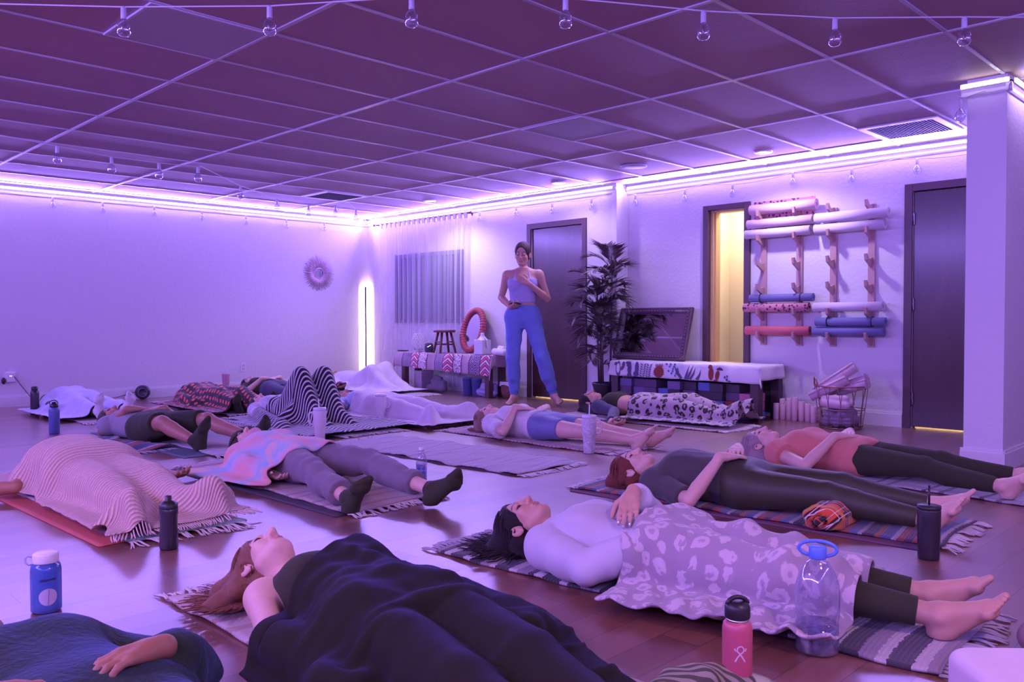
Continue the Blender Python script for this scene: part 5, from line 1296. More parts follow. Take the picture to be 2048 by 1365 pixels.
def drape(pr, rect, h=.022, ang=0., slack=(1.08, 1.08), steps=150, off=.02, floor=.022, seed=0, shape=None, stiff=.08, slope=1.3, amp=.012):
    """let a sheet fall over a person: position based cloth on a regular grid, in the person's frame"""
    F, D = pr.F, pr.cf
    r = np.random.RandomState(seed); x0, x1, y0, y1 = rect
    nx, ny = int((x1 - x0) / h) + 1, int((y1 - y0) / h) + 1
    U, Vv = np.meshgrid(np.linspace(x0, x1, nx), np.linspace(y0, y1, ny), indexing='ij')
    cx, cy = (x0 + x1) / 2, (y0 + y1) / 2; c, s_ = math.cos(ang), math.sin(ang)
    X = cx + c * (U - cx) - s_ * (Vv - cy); Y = cy + s_ * (U - cx) + c * (Vv - cy)
    if shape is not None: X, Y = shape(X, Y, (U - x0) / (x1 - x0), (Vv - y0) / (y1 - y0))
    nz = np.zeros_like(X)
    for i in range(7): a, b = r.randn(2) * (9 + 4 * i); nz += np.sin(X * a + Y * b + r.rand() * 6)
    # start as a loose tent just above the body, so that folds form where the cloth is slack
    zt = F.zs[::-1]; occ = (D < .012)[:, :, ::-1]; top = np.where(occ.any(2), zt[occ.argmax(2)], 0.)
    ti = np.clip(np.searchsorted(F.xs, X), 0, len(F.xs) - 1); tj = np.clip(np.searchsorted(F.ys, Y), 0, len(F.ys) - 1)
    inside = (X > F.xs[0]) & (X < F.xs[-1]) & (Y > F.ys[0]) & (Y < F.ys[-1])
    T = np.where(inside, top[ti, tj], 0)
    for _ in range(30):
        T2 = np.pad(T, 1, 'edge') - slope * h; T = np.maximum(T, np.maximum(np.maximum(T2[:-2, 1:-1], T2[2:, 1:-1]), np.maximum(T2[1:-1, :-2], T2[1:-1, 2:])))
    P = np.stack([X, Y, T + off + .006 + np.abs(nz) * amp], -1).astype(np.float32); Pp = P.copy()
    base = np.stack([X, Y, T], -1); ln = lambda A, B: np.sqrt(((A - B) ** 2).sum(-1)).astype(np.float32)
    RU = ln(base[1:], base[:-1]) * slack[0]; RV = ln(base[:, 1:], base[:, :-1]) * slack[1]
    RA = ln(base[1:, 1:], base[:-1, :-1]) * (slack[0] + slack[1]) / 2; RB = ln(base[1:, :-1], base[:-1, 1:]) * (slack[0] + slack[1]) / 2
    R2U = RU[1:] + RU[:-1]; R2V = RV[:, 1:] + RV[:, :-1]
    def con(A, B, rest, k, stretch=False):
        d = B - A; L = np.sqrt((d * d).sum(-1)) + 1e-9; m = (L - rest) / L * (.5 * k)
        if stretch: m = np.where(L < rest, m, m * .3)
        m = m[..., None] * d; A += m; B -= m
    q = P.reshape(-1, 3); pq = Pp.reshape(-1, 3)
    def collide():
        d, g = trilin(F, D, q); m = d < off
        q[m] += (g * (off - d)[:, None])[m]; pq[m] += (q[m] - pq[m]) * .8
        m = q[:, 2] < floor; q[m, 2] = floor; pq[m, :2] += (q[m] - pq[m])[:, :2] * .95
    for st in range(steps):
        v = (P - Pp) * .96; Pp[:] = P; P += v; P[..., 2] -= .0010
        for it in range(5):
            for o in (0, 1):
                n = (nx - o) // 2 * 2; con(P[o:o + n:2], P[o + 1:o + n:2], RU[o:o + n:2], 1.)
                n = (ny - o) // 2 * 2; con(P[:, o:o + n:2], P[:, o + 1:o + n:2], RV[:, o:o + n:2], 1.)
            for o in (0, 1):
                n = (nx - o) // 2 * 2
                con(P[o:o + n:2, :-1], P[o + 1:o + n:2, 1:], RA[o:o + n:2], .35); con(P[o:o + n:2, 1:], P[o + 1:o + n:2, :-1], RB[o:o + n:2], .35)
            if it % 2 == 0:
                for o in (0, 1, 2, 3):
                    n = (nx - o) // 4 * 4; con(P[o:o + n:4], P[o + 2:o + n:4], R2U[o:o + n:4], stiff, True)
                    n = (ny - o) // 4 * 4; con(P[:, o:o + n:4], P[:, o + 2:o + n:4], R2V[:, o:o + n:4], stiff, True)
            if it in (2, 4): collide()
    cu = np.concatenate([np.zeros((1, ny)), np.cumsum(RU, 0)]); cv = np.concatenate([np.zeros((nx, 1)), np.cumsum(RV, 1)], 1)
    cu -= cu[nx // 2:nx // 2 + 1]; cv -= cv[:, ny // 2:ny // 2 + 1]
    return P, np.stack([cu + cx, cv + cy], -1)
def blanket(pr, label, mat, rect, name='blanket', thick=.009, sub=1, cat='blanket', fringe=None, **k):
    cr = k.pop('crease', .009); wl = k.pop('wl', .11); th = k.pop('dirn', .9)
    P, UV = drape(pr, rect, **k)
    if cr:      # creases left in the cloth
        r = np.random.RandomState(k.get('seed', 0) + 7); U, Vv = UV[..., 0], UV[..., 1]; ht = np.zeros_like(U)
        for i, (a, f, w) in enumerate(((th, 1., 1.), (th + .9, 1.7, .55), (th - .6, .6, .8))):
            q = r.rand(6) * 6.3; t = U * math.cos(a) + Vv * math.sin(a)
            ph = t * math.pi / wl * f + 1.5 * np.sin(U * 5.1 + Vv * 3.3 + q[0]) + 1.1 * np.sin(Vv * 7.3 - U * 4.1 + q[1])
            mod_ = np.clip(.5 + .8 * np.sin(U * 4.3 + q[2]) * np.sin(Vv * 3.7 + q[3]) + .3 * np.sin(U * 9 - Vv * 6 + q[4]), 0, 1.2)
            ht += w * mod_ * (1 - np.abs(np.sin(ph))) ** 1.6
        gu, gv = np.gradient(P, axis=0), np.gradient(P, axis=1); n = np.cross(gu, gv); n /= np.linalg.norm(n, axis=-1, keepdims=True) + 1e-9
        P = P + n * (ht * cr)[..., None]; P[..., 2] = np.maximum(P[..., 2], .018)
    nx, ny = P.shape[:2]; I = np.arange(nx * ny).reshape(nx, ny); Q = np.stack([I[:-1, :-1], I[1:, :-1], I[1:, 1:], I[:-1, 1:]], -1).reshape(-1, 4)
    o = put(name, mesh_np('blanket', P.reshape(-1, 3), Q, mat, uv=UV.reshape(-1, 2)), loc=pr.pel, rotz=pr.rot)
    mod(o, 'SOLIDIFY', thickness=thick, offset=1.)
    if sub: mod(o, 'SUBSURF', levels=sub, render_levels=sub)
    tag(o, label, cat)
    if fringe:
        mb = MB(); r = np.random.RandomState(3)
        for i in range(1, nx - 1):
            for f_ in (0, .5):
                b = P[i, 0] * (1 - f_) + P[min(i + 1, nx - 1), 0] * f_; d = unit(P[i, 0] - P[i, 2]); L = .075 * r.uniform(.8, 1.1); e = b + d * L * .5 + V3(0, 0, -.02); e2 = b + d * L * .8 + V3(r.uniform(-.01, .01), 0, -.055)
                e[2] = max(e[2], .02); e2[2] = max(e2[2], .012)
                mb.tube([b, e, e2], [.0032, .0034, .0022], n=4)
        mb.put('fringe', fringe, o, kind='stuff')
    return o, P

SK_L = skin('skin_fair', (.72, .46, .38)); SK_M = skin('skin_medium', (.58, .33, .25)); SK_T = skin('skin_tan', (.44, .22, .15)); SK_D = skin('skin_brown', (.36, .17, .10))
H_brown = hair('hair_brown', (.30, .13, .085)); H_black = hair('hair_black', (.025, .017, .02)); H_red = hair('hair_auburn', (.22, .06, .045)); H_grey = hair('hair_grey_blond', (.46, .34, .36)); H_dark = hair('hair_dark_brown', (.07, .035, .03)); H_blond = hair('hair_light_brown', (.34, .19, .15))
C_blk = cloth('cloth_black', (.034, .034, .015), .2, 300, sheen=.04); C_char = cloth('cloth_charcoal', (.042, .041, .021), .15, 500, .55, .06); C_gtee = cloth('cloth_grey_violet', (.068, .060, .060), .2, 300)
C_white = cloth('cloth_white', (.68, .63, .66), .25, 250); C_peach = cloth('cloth_peach', (.62, .22, .17), .2, 300); C_blue = cloth('cloth_blue_shorts', (.15, .17, .36), .15, 500, .6)
C_gpant = cloth('cloth_grey_sweat', (.20, .16, .20), .4, 260); C_gtank = cloth('cloth_grey_tank', (.30, .27, .32), .25, 260); C_pbl = cloth('cloth_pale_blue', (.52, .56, .76), .25, 260); C_wpat = cloth('cloth_white_patterned', (.60, .55, .62), .3, 90, vary=.25)
C_lav = cloth('cloth_lavender', (.40, .36, .62), .15, 400, .7); C_sky = cloth('cloth_sweatpants_blue', (.16, .22, .58), .3, 260); C_den = cloth('cloth_denim', (.05, .05, .10), .35, 200); C_jack = cloth('cloth_jacket_white', (.56, .53, .62), .3, 260)
# blankets
def leo_mat(name, base, ring, dark, scale, bump=.4):
    N = NT(name); v = N.uv(); vw = N.n('VectorMath', {0: v, 1: N.n('VectorMath', {0: N.n('TexNoise', {'Vector': v, 'Scale': 22.}).outputs[1], 1: (.03, .03, .03)}, operation='MULTIPLY').outputs[0]}, operation='ADD').outputs[0]
    d = N.n('TexVoronoi', {'Vector': vw, 'Scale': scale, 'Randomness': .75}).outputs[0]; nz = N.noise(v, scale * 2.4, 3, .6)
    dd = N.math('ADD', d, N.math('MULTIPLY', N.math('SUBTRACT', nz, .5), .35))
    c = N.ramp(dd, [(0, base), (.16, base), (.22, dark), (.40, dark), (.46, ring)], 'EASE'); gaps = N.math('GREATER_THAN', N.noise(v, scale * 1.3, 2), .60); c = N.mix(N.math('MULTIPLY', gaps, .85), c, ring)
    N.P(col=c, rough=.95, sheen=.35); N.bump(N.noise(v, 320, 3), bump, .005); return N.m
M_fleece = leo_mat('fleece_leopard', (.46, .37, .46), (.40, .32, .40), (.66, .55, .62), 17., .7)
M_leo = leo_mat('leopard_black', (.34, .24, .27), (.46, .36, .39), (.02, .015, .015), 15.)
N = NT('navy_fleece'); v = N.uv(); N.P(col=N.mix(N.noise(v, 5, 3), (.020, .019, .010), (.030, .027, .016)), rough=1., sheen=.14, spec=.12); N.b.inputs['Sheen Tint'].default_value = (.35, .35, 1, 1); N.b.inputs['Sheen Roughness'].default_value = .45; N.bump(N.noise(v, 400, 3), .5, .003); M_navy = N.m
N = NT('green_fleece'); v = N.uv(); N.P(col=N.mix(N.noise(v, 11, 3), (.018, .030, .016), (.042, .060, .030)), rough=1., sheen=.28, spec=.2); N.b.inputs['Sheen Tint'].default_value = (.3, .4, 1, 1); N.bump(N.noise(v, 60, 4), .6, .008); M_green = N.m
N = NT('waffle_knit'); x, y, z = N.xyz(N.uv()); sx = N.math('SINE', N.math('MULTIPLY', x, 330.)); sy = N.math('SINE', N.math('MULTIPLY', y, 300.)); wf = N.math('ADD', N.math('MULTIPLY', sy, .9), N.math('MULTIPLY', sx, .08))
N.P(col=N.mix(N.math('MULTIPLY_ADD', wf, .4, .5), (.56, .31, .29), (.90, .68, .60)), rough=.95, sheen=.25); N.bump(wf, .7, .008); M_knit = N.m
N = NT('rainbow_fleece'); v = N.uv(kind='UV'); n1 = N.noise(N.uv(1., .55, 1), 3.1, 3, .45, 1.6); c = N.ramp(n1, [(.26, (.80, .62, .20)), (.34, (.85, .34, .26)), (.42, (.88, .40, .46)), (.50, (.70, .52, .66)), (.57, (.36, .56, .74)), (.64, (.84, .52, .50)), (.72, (.86, .62, .22))], 'EASE')
N.P(col=c, rough=1., sheen=.5); N.bump(N.noise(v, 260, 4, .7), .8, .006); M_rain = N.m
N = NT('black_white_stripes'); x, y, z = N.xyz(N.uv()); w = N.math('MULTIPLY', N.math('SUBTRACT', N.noise(N.uv(), 8, 2), .5), .012); st = N.math('FRACT', N.math('DIVIDE', N.math('ADD', y, w), .046)); N.P(col=N.ramp(st, [(0, (.016, .013, .018)), (.60, (.016, .013, .018)), (.64, (.66, .6, .66)), (.96, (.66, .6, .66)), (1, (.016, .013, .018))]), rough=.95, sheen=.2); N.bump(N.noise(N.uv(), 280, 3), .35, .003); M_bw = N.m
N = NT('orange_dots'); x, y, z = N.xyz(N.uv()); fx_ = N.math('SUBTRACT', N.math('FRACT', N.math('DIVIDE', x, .075)), .5); row = N.math('FLOOR', N.math('DIVIDE', y, .062)); fy_ = N.math('SUBTRACT', N.math('FRACT', N.math('DIVIDE', y, .062)), .5)
d2 = N.math('ADD', N.math('MULTIPLY', fx_, fx_), N.math('MULTIPLY', fy_, fy_)); N.P(col=N.mix(N.math('LESS_THAN', d2, .075), (.028, .02, .024), (.80, .12, .07)), rough=.9, sheen=.2); N.bump(N.noise(N.uv(), 250, 3), .3, .003); M_odots = N.m
M_towb = cloth('blanket_white_towel', (.66, .56, .64), .6, 140, sheen=.3); M_wthr = cloth('blanket_white_throw', (.68, .62, .70), .6, 90, sheen=.3, vary=.18); M_bluebl = cloth('blanket_pale_blue', (.50, .50, .66), .5, 100, sheen=.3, vary=.2)
def plaid(name):
    N = NT(name); x, y, z = N.xyz(N.uv(kind='Object')); y = N.math('ADD', y, z)
    def lines(v, *cw):
        f = N.math('FRACT', N.math('DIVIDE', v, .13)); o = None
        for c_, w_ in cw: q = N.math('COMPARE', f, c_, w_); o = q if o is None else N.math('MAXIMUM', o, q)
        return o
    c = N.mix(N.math('MAXIMUM', lines(x, (.2, .05), (.36, .05)), lines(y, (.2, .05), (.36, .05))), (.72, .10, .03), (.03, .02, .025))
    c = N.mix(N.math('MAXIMUM', lines(x, (.8, .10)), 0.), c, (.66, .26, .05)); c = N.mix(N.math('MAXIMUM', lines(x, (.28, .016), (.6, .014)), lines(y, (.28, .016), (.6, .014))), c, (.75, .68, .66))
    N.P(col=c, rough=.95, sheen=.2); N.bump(N.noise(N.uv(), 200, 3), .4, .004); return N.m
M_plaid = plaid('red_tartan')

# ---------------------------------------------------------------- the people, nearest first
belly = dict(elbow_r=(-.29, .17, .055), wrist_r=(-.125, .07, .222), hand_r=(.86, -.42, .0), palm_r=(0, 0, -1), curl_r=.22, elbow_l=(.29, .17, .055), wrist_l=(.125, .10, .222), hand_l=(-.86, -.30, .0), palm_l=(0, 0, -1), curl_l=.22)
under = dict(elbow_r=(-.25, .15, .06), wrist_r=(-.21, -.10, .05), elbow_l=(.25, .15, .06), wrist_l=(.21, -.10, .05))

# 1 the woman under the navy blanket
p = Person('person with shoulder-length brown hair asleep under the black-navy blanket', (1.345, 1.80), -.10, SK_L, base=.006, hfine=.0026, sc=1.06, crown=(.0, 1, -.10), face=(.12, .2, 1), head=(-.06, .63, .11), neck=(-.02, .475, .085), **under, knee_r=(-.10, -.43, .10), knee_l=(.08, -.43, .10), ankle_r=(-.10, -.84, .06), ankle_l=(.06, -.84, .06), toe_r=(-.6, -.55, .45), toe_l=(.5, -.6, .45))
p.hair(H_brown, [((-.05, -.05, .07), (-.085, -.09, .12), .055, .04), ((-.085, -.09, .12), (-.116, -.12, .17), .04, .014), ((-.05, .0, .09), (-.09, -.02, .15), .055, .04), ((-.09, -.02, .15), (-.116, -.04, .20), .04, .014), ((-.06, -.06, .02), (-.106, -.13, .05), .05, .03), ((-.106, -.13, .05), (-.118, -.18, .08), .03, .01), ((-.06, .04, .05), (-.105, .09, .08), .05, .03), ((-.02, -.072, .02), (-.07, -.098, -.01), .022, .024)], inf=.011, locks=300, spread=.15, seed=3, sweep=-.3)
p.wear('tank_top', p.shirt(0, .0, .006, .40), C_blk)
blanket(p, 'black-navy fleece blanket over the person nearest the viewer', M_navy, (-.33, .46, -1.08, .42), h=.020, ang=.0, slack=(1.13, 1.10), seed=3, steps=150, amp=.016, crease=.016, wl=.15, dirn=.5, shape=lambda X, Y, u, v: (X - np.clip(u - .55, 0, 1) * .42 * np.clip(.70 - v, 0, 1) / .45, Y - .30 * (1 - u) ** 1.6 * v ** 3))

# 2 the woman under the fleece leopard blanket
p = Person('person in a white jacket with long black hair under the pale leopard fleece', (2.45, 1.66), .14, SK_M, base=.0055, hfine=.0026, cover='l', crown=(.02, 1, -.08), face=(-.05, .12, 1), elbow_l=(.25, .20, .13), wrist_l=(.0, .145, .292), hand_l=(-.80, -.26, -.44), palm_l=(.4, .1, -.9), curl_l=.5, elbow_r=(-.275, .17, .075), wrist_r=(-.14, -.02, .17), palm_r=(0, 0, -1), hand_r=(.5, -.8, 0),
           ankle_r=(-.02, -.86, .06), ankle_l=(.17, -.80, .06), knee_r=(-.09, -.44, .10), knee_l=(.11, -.42, .10), toe_r=(.10, -.75, .62), toe_l=(.12, -.72, .66))
p.hair(H_black, [((-.05, -.03, .08), (-.10, -.05, .13), .06, .04), ((-.06, .04, .06), (-.105, .06, .10), .06, .04), ((-.085, -.06, .09), (-.112, -.10, .2), .04, .018), ((-.09, 0, .12), (-.113, -.02, .22), .045, .016), ((-.085, .03, .09), (-.112, .05, .20), .04, .016), ((-.07, -.06, -.01), (-.10, -.08, -.04), .045, .03)], inf=.011, locks=230, spread=.17, seed=4)
def jacket(G, p=p):
    p.shirt(1.86, .02, .016, .475)(G); B = p.B
    for v in (-1, 1): cap(G, B.neck + V3(.05 * v, -.02, .02), B.neck + V3(.035 * v, -.09, .085), .026, .02, .02)
p.wear('jacket', jacket, C_jack, .014, 19, 3)
p.wear('leggings', p.pants(1.86, .10, .007), C_blk, .001)
F_ = p.F.like()
for q in 'r':
    n_ = MB()
blk, P_ = blanket(p, 'pale mauve fleece blanket with light leopard rings', M_fleece, (-.36, .38, -.58, .05), h=.017, ang=.06, slack=(1.14, 1.16), seed=11, steps=150, thick=.012, amp=.018, crease=.042, wl=.17, dirn=1.1)
# silver nails on the visible hand
B = p.B; mb = MB()
sd = 1; d, n = B.hd['l'], B.pn['l']; th = unit(np.cross(d, n)) * -1
for i, (off, L) in enumerate(((.027, .07), (.0095, .079), (-.009, .073), (-.027, .056))):
    b = B.wr['l'] + (d * (.083 - .004 * abs(i - 1)) + th * off) * 1.02; ang = .5 * .35; q = b
    for j, fr in enumerate((.45, .3, .25)):
        a2 = ang + .5 * .55 * j * (1 + .12 * i); v = unit(d * math.cos(a2) + n * math.sin(a2) + th * (off * 2.2) * (1 - .3 * j)); q = q + v * L * fr * 1.02
    mb.tube([q - v * .006 - n * .006, q + v * .006 - n * .004], [.0052, .004], n=7)
mb.put('fingernails', flat('silver_nail_polish', (.8, .8, .9), .15, metal=.6), p.o, label='shiny silver fingernails')

# 3 the woman in the grey T-shirt
p = Person('person with auburn hair in a grey T-shirt and charcoal leggings, hands on belly', (3.72, 2.08), .11, SK_L, base=.006, hfine=.0028, bulk=1.14, crown=(.0, 1, -.05), face=(-.02, .05, 1), **{**belly, 'elbow_r': (-.32, .14, .055), 'elbow_l': (.32, .14, .055), 'wrist_r': (-.15, .06, .245), 'wrist_l': (.15, .10, .25)},
           knee_r=(-.10, -.43, .115), knee_l=(.16, -.42, .115), ankle_r=(-.07, -.83, .06), ankle_l=(.24, -.80, .06), toe_r=(-.05, -.62, .75), toe_l=(.55, -.62, .5))
p.hair(H_red, [((-.06, -.03, .10), (-.085, -.03, .14), .05, .04), ((-.10, 0, .14), (-.10, .02, .15), .034, .034), ((-.07, .05, .05), (-.10, .06, .05), .05, .03), ((-.06, -.05, -.02), (-.09, -.07, -.03), .045, .032), ((-.02, -.07, .03), (-.05, -.085, .03), .02, .022)], inf=.012, locks=150, spread=.035, seed=5)
p.wear('t_shirt', p.shirt(.86, .05, .012, .465), C_gtee, .007, 24, 5)
p.wear('leggings', p.pants(1.93, .135, .010), C_char, .0012)
# rolled tartan blanket under the knees
def roll_under(label, pr, y, z, R, L, mat):
    nu, nv = 60, 30; V, UV = [], []; r = np.random.RandomState(4)
    for j in range(nv):
        t = j / (nv - 1); xx = (t - .5) * L; e = min(1, (min(t, 1 - t) / .06)) ** .5
        for i in range(nu):
            a = i / nu * 2 * math.pi; rr = R * (.35 + .65 * e) * (1 + .05 * math.sin(3 * a + 7 * t) + .04 * math.sin(7 * a + 3 * t) + .03 * math.sin(11 * t * 3 + a))
            V.append((xx + .012 * math.sin(2 * a), y + rr * 1.25 * math.cos(a), max(.001, z + rr * .9 * math.sin(a)))); UV.append((a * R, xx))
    Q = [(j * nu + i, j * nu + (i + 1) % nu, (j + 1) * nu + (i + 1) % nu, (j + 1) * nu + i) for j in range(nv - 1) for i in range(nu)]
    for j in (0, nv - 1):       # close the ends
        b = j * nu; c0 = np.mean(V[b:b + nu], 0); k0 = len(V); V += [tuple(np.array(V[b + i]) * .5 + c0 * .5 + V3((.012 if j else -.012), 0, 0)) for i in range(nu)] + [tuple(c0 + V3((.004 if j else -.004), 0, 0))] * nu; UV += [UV[b + i] for i in range(nu)] * 2
        Q += [(b + i, b + (i + 1) % nu, k0 + (i + 1) % nu, k0 + i) for i in range(nu)] + [(k0 + i, k0 + (i + 1) % nu, k0 + nu + (i + 1) % nu, k0 + nu + i) for i in range(nu)]
    me = mesh_np('roll', V, Q, mat, uv=UV); o = put('rolled_blanket', me, loc=pr.pel, rotz=pr.rot); return tag(o, label, 'blanket')
o = roll_under('red tartan blanket rolled up under the knees of the person in charcoal leggings', p, -.47, .045, .070, .66, M_plaid); o.location.x += .02

# 4 the woman in peach
p = Person('person with grey-blond hair in a peach top and black leggings, hands on belly', (4.94, 2.03), -.05, SK_L, base=.0065, hfine=.0032, crown=(.0, 1, -.06), face=(-.03, .06, 1), **belly, knee_r=(-.11, -.43, .10), knee_l=(.15, -.42, .1), ankle_r=(-.15, -.84, .06), ankle_l=(.24, -.80, .06), toe_r=(-.25, -.6, .76), toe_l=(.42, -.6, .7))
p.hair(H_grey, [((-.05, -.04, .03), (-.09, -.07, .0), .05, .04), ((-.07, 0, .08), (-.10, 0, .12), .05, .03), ((-.06, .05, .02), (-.09, .08, .0), .05, .03), ((-.07, -.06, -.03), (-.10, -.09, -.07), .04, .02)], inf=.011, locks=140, spread=.10, seed=6)
p.wear('top', p.shirt(.28, -.09, .022, .44), C_peach, .006, 24, 6)
p.wear('leggings', p.pants(1.9, .08, .008), C_blk, .001)

# 5 the person with the rainbow blanket
p = Person('person with a black headband and grey rolled-up sweatpants under the rainbow blanket', (2.56, 4.30), .0, SK_L, base=.0065, hfine=.003, crown=(.0, 1, -.1), face=(-.1, .12, 1), head=(0, .64, .12), **under, knee_r=(-.17, -.42, .11), knee_l=(.20, -.40, .11), ankle_r=('px', 700, 1000, .07), ankle_l=('px', 868, 982, .08), toe_r=(-.02, -.55, .83), toe_l=(.45, -.62, .65))
p.hair(H_dark, [((-.08, -.03, .08), (-.10, -.06, .13), .045, .03), ((-.1, -.08, .10), (-.115, -.1, .15), .03, .025), ((-.07, .03, .05), (-.1, .05, .07), .05, .03)], inf=.012)
def band(G, p=p):
    B = p.B; ell(G, B.hp(-.016, 0, .036), np.array((.117, .093, .107)) , B.HM, .01); f_ = G.D.copy()
    q = np.array([1.]); n = unit(B.HM.T @ V3(.55, 0, .83)); c0 = B.hp(0, 0, 0); dd = ((G.xs[:, None, None] - c0[0]) * n[0] + (G.ys[None, :, None] - c0[1]) * n[1] + (G.zs[None, None, :] - c0[2]) * n[2])
    G.D = np.maximum(f_, np.abs(dd - .075) - .027)
p.wear('headband', band, C_blk, 0)
p.wear('sweatpants', p.pants(1.76, .10, .017), C_gpant, .011, 22, 7)
def cuffs(G, q, p=p):
    B = p.B
    if 1:
        k_, a = B.kn[q], B.an[q]; v = unit(a - k_); m = k_ + (a - k_) * .72; cap(G, m - v * .02, m + v * .03, .064, .06, .01, clip=[(m + v * .028, v), (m - v * .03, -v)])
[p.wear('rolled_cuff', lambda G, q=q: cuffs(G, q), C_gpant, .003, 60, 3) for q in 'lr']
[p.wear('slipper_sock', p.socks(.008, q), C_blk, 0) for q in 'lr']
blanket(p, 'fluffy pastel rainbow blanket over the person with the black headband', M_rain, (-.40, .38, -.12, .53), h=.02, ang=.20, slack=(1.11, 1.11), seed=21, thick=.014)

# 6 the person wholly under the pink knit blanket
p = Person('person hidden under the pink knit blanket with only bare arms and hands showing', (1.53, 4.62), .05, SK_T, base=.0075, hfine=.006, bulk=1.32, sc=.98, elbow_l=(.43, .27, .055), wrist_l=(.44, .02, .045), hand_l=(.12, -.98, .08), palm_l=(0, .1, 1), curl_l=.9, elbow_r=('px', 30, 975, .07), wrist_r=('px', -70, 985, .06), hand_r=(-1, -.1, 0), palm_r=(0, 0, 1), curl_r=.5, knee_r=(-.11, -.43, .12), knee_l=(.11, -.43, .12), ankle_r=(-.12, -.80, .07), ankle_l=(.10, -.80, .07), toe_r=(-.7, -.45, .55), toe_l=(.72, -.45, .52))
p.hair(H_dark)
p.wear('clothes', p.shirt(.5, -.05, .012, .46), C_gtank)
p.wear('trousers', p.pants(1.8, .1, .01), C_char)
cov = p.F.like(); Bp = p.B; Bp.torso(cov); Bp.skull(cov)
for q in 'lr': Bp.leg(cov, q); cap(cov, Bp.sh[q], Bp.sh[q] + (Bp.el[q] - Bp.sh[q]) * .55, .055, .042)
p.cf = cov.D
blanket(p, 'pink waffle-knit blanket with a fringed end covering a whole person', M_knit, (-.31, .30, -1.02, .80), h=.021, ang=-.03, slack=(1.05, 1.04), seed=31, slope=1.1, crease=.008, wl=.2, thick=.010, fringe=flat('knit_fringe', (.80, .60, .56), .95))

# 7 the person in white shirt and blue shorts
p = Person('person with light brown hair in a white shirt and blue shorts with bare legs', (4.72, 4.33), .03, SK_L, base=.0065, hfine=.003, crown=(.0, 1, -.07), face=(-.03, .1, 1), **{**belly, 'elbow_r': (-.28, .19, .06), 'wrist_r': (-.11, .22, .232), 'hand_r': (.62, -.75, -.05)}, knee_r=(-.10, -.43, .10), knee_l=(.12, -.43, .10), ankle_r=(-.02, -.84, .065), ankle_l=(.20, -.83, .065), toe_r=(.22, -.55, .8), toe_l=(.5, -.66, .55))
p.hair(H_blond, [((-.05, -.05, .05), (-.095, -.09, .02), .055, .04), ((-.07, -.02, .09), (-.10, -.03, .13), .05, .03), ((-.06, .05, .03), (-.09, .08, .0), .05, .03), ((-.07, -.06, -.02), (-.10, -.10, -.07), .04, .02)], inf=.012, locks=120, spread=.09, seed=7)
p.wear('shirt', p.shirt(.80, .045, .02, .45), C_white, .010, 24, 9)
p.wear('shorts', p.pants(.52, .10, .009), C_blue, .0014)

# 8 the person with the black leopard blanket
p = Person('person with black hair in a black crop top and denim sleeves by the bench', (6.38, 4.60), .05, SK_M, base=.007, hfine=.0038, crown=(.0, 1, -.06), face=(-.05, .05, 1), elbow_r=(-.25, .17, .06), wrist_r=('px', 1222, 846, .06), hand_r=(-.1, -.95, -.05), palm_r=(.4, 0, .9), curl_r=.8, elbow_l=(.25, .15, .06), wrist_l=(.24, -.1, .05), knee_r=(-.10, -.42, .13), knee_l=(.16, -.40, .16), ankle_r=(-.08, -.83, .07), ankle_l=(.16, -.80, .07), toe_r=(-.2, -.6, .75), toe_l=(.2, -.6, .75))
p.hair(H_black, [((-.05, -.05, .0), (-.10, -.10, -.07), .05, .045), ((-.07, -.08, -.05), (-.11, -.13, -.12), .04, .03), ((-.06, .05, .03), (-.10, .08, .0), .05, .035), ((-.07, 0, .09), (-.10, -.02, .13), .05, .03)], inf=.013)
p.wear('crop_top', p.shirt(0, .22, .008, .44), C_blk, .001)
for q in 'lr': p.wear('denim_sleeve', lambda G, q=q, p=p: p.B.arm(G, q, .012, upto=1.85), C_den, .004, 40, 4)
p.wear('leggings', p.pants(1.8, .07, .008), C_blk, .001)
blanket(p, 'black and pale leopard print blanket over the legs of the person by the bench', M_leo, (-.34, .40, -.96, .03), h=.022, ang=.05, slack=(1.10, 1.10), seed=41, amp=.014)

# 9 the person with knees up under stripes
kb = dict(knee_r=(-.09, -.24, .435), knee_l=(.12, -.26, .43), ankle_r=(-.10, -.47, .08), ankle_l=(.12, -.50, .08), toe_r=(-.12, -1, -.08), toe_l=(.12, -1, -.08), hip_r=(-.085, -.0, .10), hip_l=(.085, -.0, .10))
p = Person('person in a white patterned top with knees raised under the striped blanket', (3.93, 6.66), .02, SK_L, base=.0075, hfine=.004, crown=(.0, 1, -.06), face=(-.08, .05, 1), elbow_r=(-.25, .18, .06), wrist_r=('px', 556, 850, .055), hand_r=(-.15, -1, -.03), palm_r=(0, 0, -1), curl_r=.3, elbow_l=(.25, .15, .06), wrist_l=(.24, -.1, .05), **kb)
p.hair(H_dark, [((-.06, -.04, .03), (-.10, -.06, .0), .05, .04), ((-.07, 0, .08), (-.10, 0, .13), .05, .03), ((-.06, .05, .02), (-.09, .08, .0), .05, .03)])
p.wear('top', p.shirt(.6, -.02, .013, .45), C_wpat, .004, 30, 2)
p.wear('trousers', p.pants(1.8, .1, .01), C_char)
blanket(p, 'black and white striped blanket tented over raised knees', M_bw, (-.54, .50, -1.04, .20), h=.024, crease=.006, ang=.0, slack=(1.04, 1.05), seed=51, slope=2.2)

